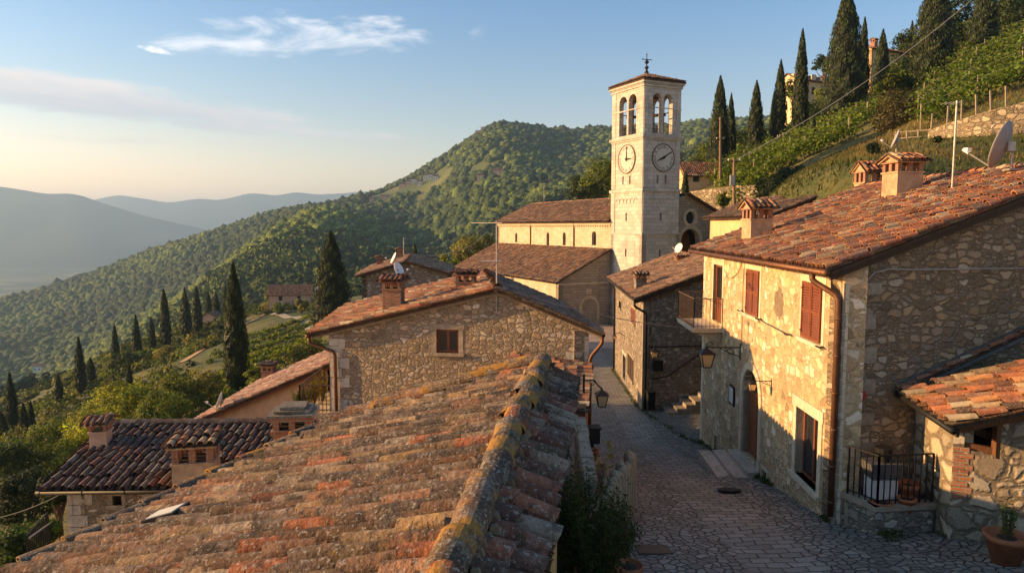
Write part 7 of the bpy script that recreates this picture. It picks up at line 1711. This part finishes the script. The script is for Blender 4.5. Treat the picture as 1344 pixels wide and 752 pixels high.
def wire(name, label, pts_, r, sag, mt=None):
    mb = MB(); A_, B_ = np.array(pts_[0]), np.array(pts_[1]); T = np.linspace(0,1,20)[:,None]; q = A_+(B_-A_)*T - np.array([0,0,1.])*sag*4*T*(1-T); mb.tube(q, r, 5); return tag(mb.build(name, mt or M.cable, None, True), label, 'cable')
wire('overhead_cable', 'long pale overhead cable rising to the top right past the cypresses', [pt2+(0,0,-.2), at(1285,-8,60)], .035, .9)
wire('overhead_cable', 'upper thin cable from the tall pole to the tower side', [pt1+(0,0,-.3), at(884,215,70)], .022, .3, M.cabled)
wire('overhead_cable', 'lower thin cable from the tall pole to the tower side', [pt1+(0,0,-2.5), at(884,243,70)], .022, .3, M.cabled)
wire('overhead_cable', 'cable from the tall pole up toward the white villa', [pt1+(0,0,-.3), at(1040,168,110)], .03, .5, M.cabled)
wire('overhead_cable', 'pale cable spanning the lane from the middle house to the balcony', [at(655,376,19.7), pf.p(pf.L-.3, Fh(934,437)[1], .05)], .014, .25)
wire('overhead_cable', 'cable slung from the rear stone house toward the round tree', [at(540,335,50), at(640,303,110)], .03, 1.2)
wire('overhead_cable', 'thin dark cable from the dark roofed house down to the left edge', [at(100,637,16), at(-30,684,17)], .012, .15, M.cabled)
# railing and stair behind the dark roofed house at bottom left
rl_ = thing('garden_railing', 'thin dark railing by the stone wall in the bottom left corner', 'railing', at(55,720,15)); mb = MB(); q0, q1 = at(38,742,14.6), at(66,735,15.8); railing(mb, q0, q1, q0[2]-.1, .8, .12, .012, .03, slope=0); mb.build('railing', M.iron, rl_)
mb = MB(); mb.bar(at(38,706,14.6), at(66,686,15.8), .03); mb.build('handrail', M.cable, rl_)
# paths on the hillside
def path(name, pxs, w, mt, dz=.25):
    P = np.array([ground_hit(q[0], q[1], 60, 900) for q in pxs]); s = np.linspace(0, len(P)-1, 60); X = np.interp(s, range(len(P)), P[:,0]); Y = np.interp(s, range(len(P)), P[:,1])
    k = np.ones(5)/5; X = np.convolve(np.pad(X,2,'edge'),k,'valid'); Y = np.convolve(np.pad(Y,2,'edge'),k,'valid')
    d = np.gradient(np.stack([X,Y],1),axis=0); d /= np.linalg.norm(d,axis=1)[:,None]; n = np.stack([-d[:,1],d[:,0]],1)
    V = []
    for sgn in (-1,-.33,.33,1): q = np.stack([X,Y],1)+n*w/2*sgn; V.append(np.column_stack([q, gz(q[:,0],q[:,1])+dz]))
    V = np.array(V); ii = np.arange(240).reshape(4,60); mb = MB(); mb.add(V.reshape(-1,3), np.stack([ii[:-1,:-1],ii[1:,:-1],ii[1:,1:],ii[:-1,1:]],-1).reshape(-1,4)); return struct(mb.build(name, mt, uv=False))
M.gravel = mat_flat('path_gravel', (.3,.265,.21), .95, 0, .2, 2, .02); M.dirt = mat_flat('dirt_track', (.3,.2,.1), .95, 0, .3, 1, .03)
path('path', [(357,406,172),(352,412,160),(372,414,158),(392,418,148),(404,426,128),(412,440,100)], 1.7, M.gravel, .15)
path('track', [(352,412,160),(335,420,152),(318,428,140),(290,445,118),(262,462,105),(235,478,95)], 1.8, M.dirt, .15)
path('hill_road', [(378,368,400),(388,360,430),(393,350,460),(390,338,500),(385,328,540)], 5, M.gravel, 1.0)
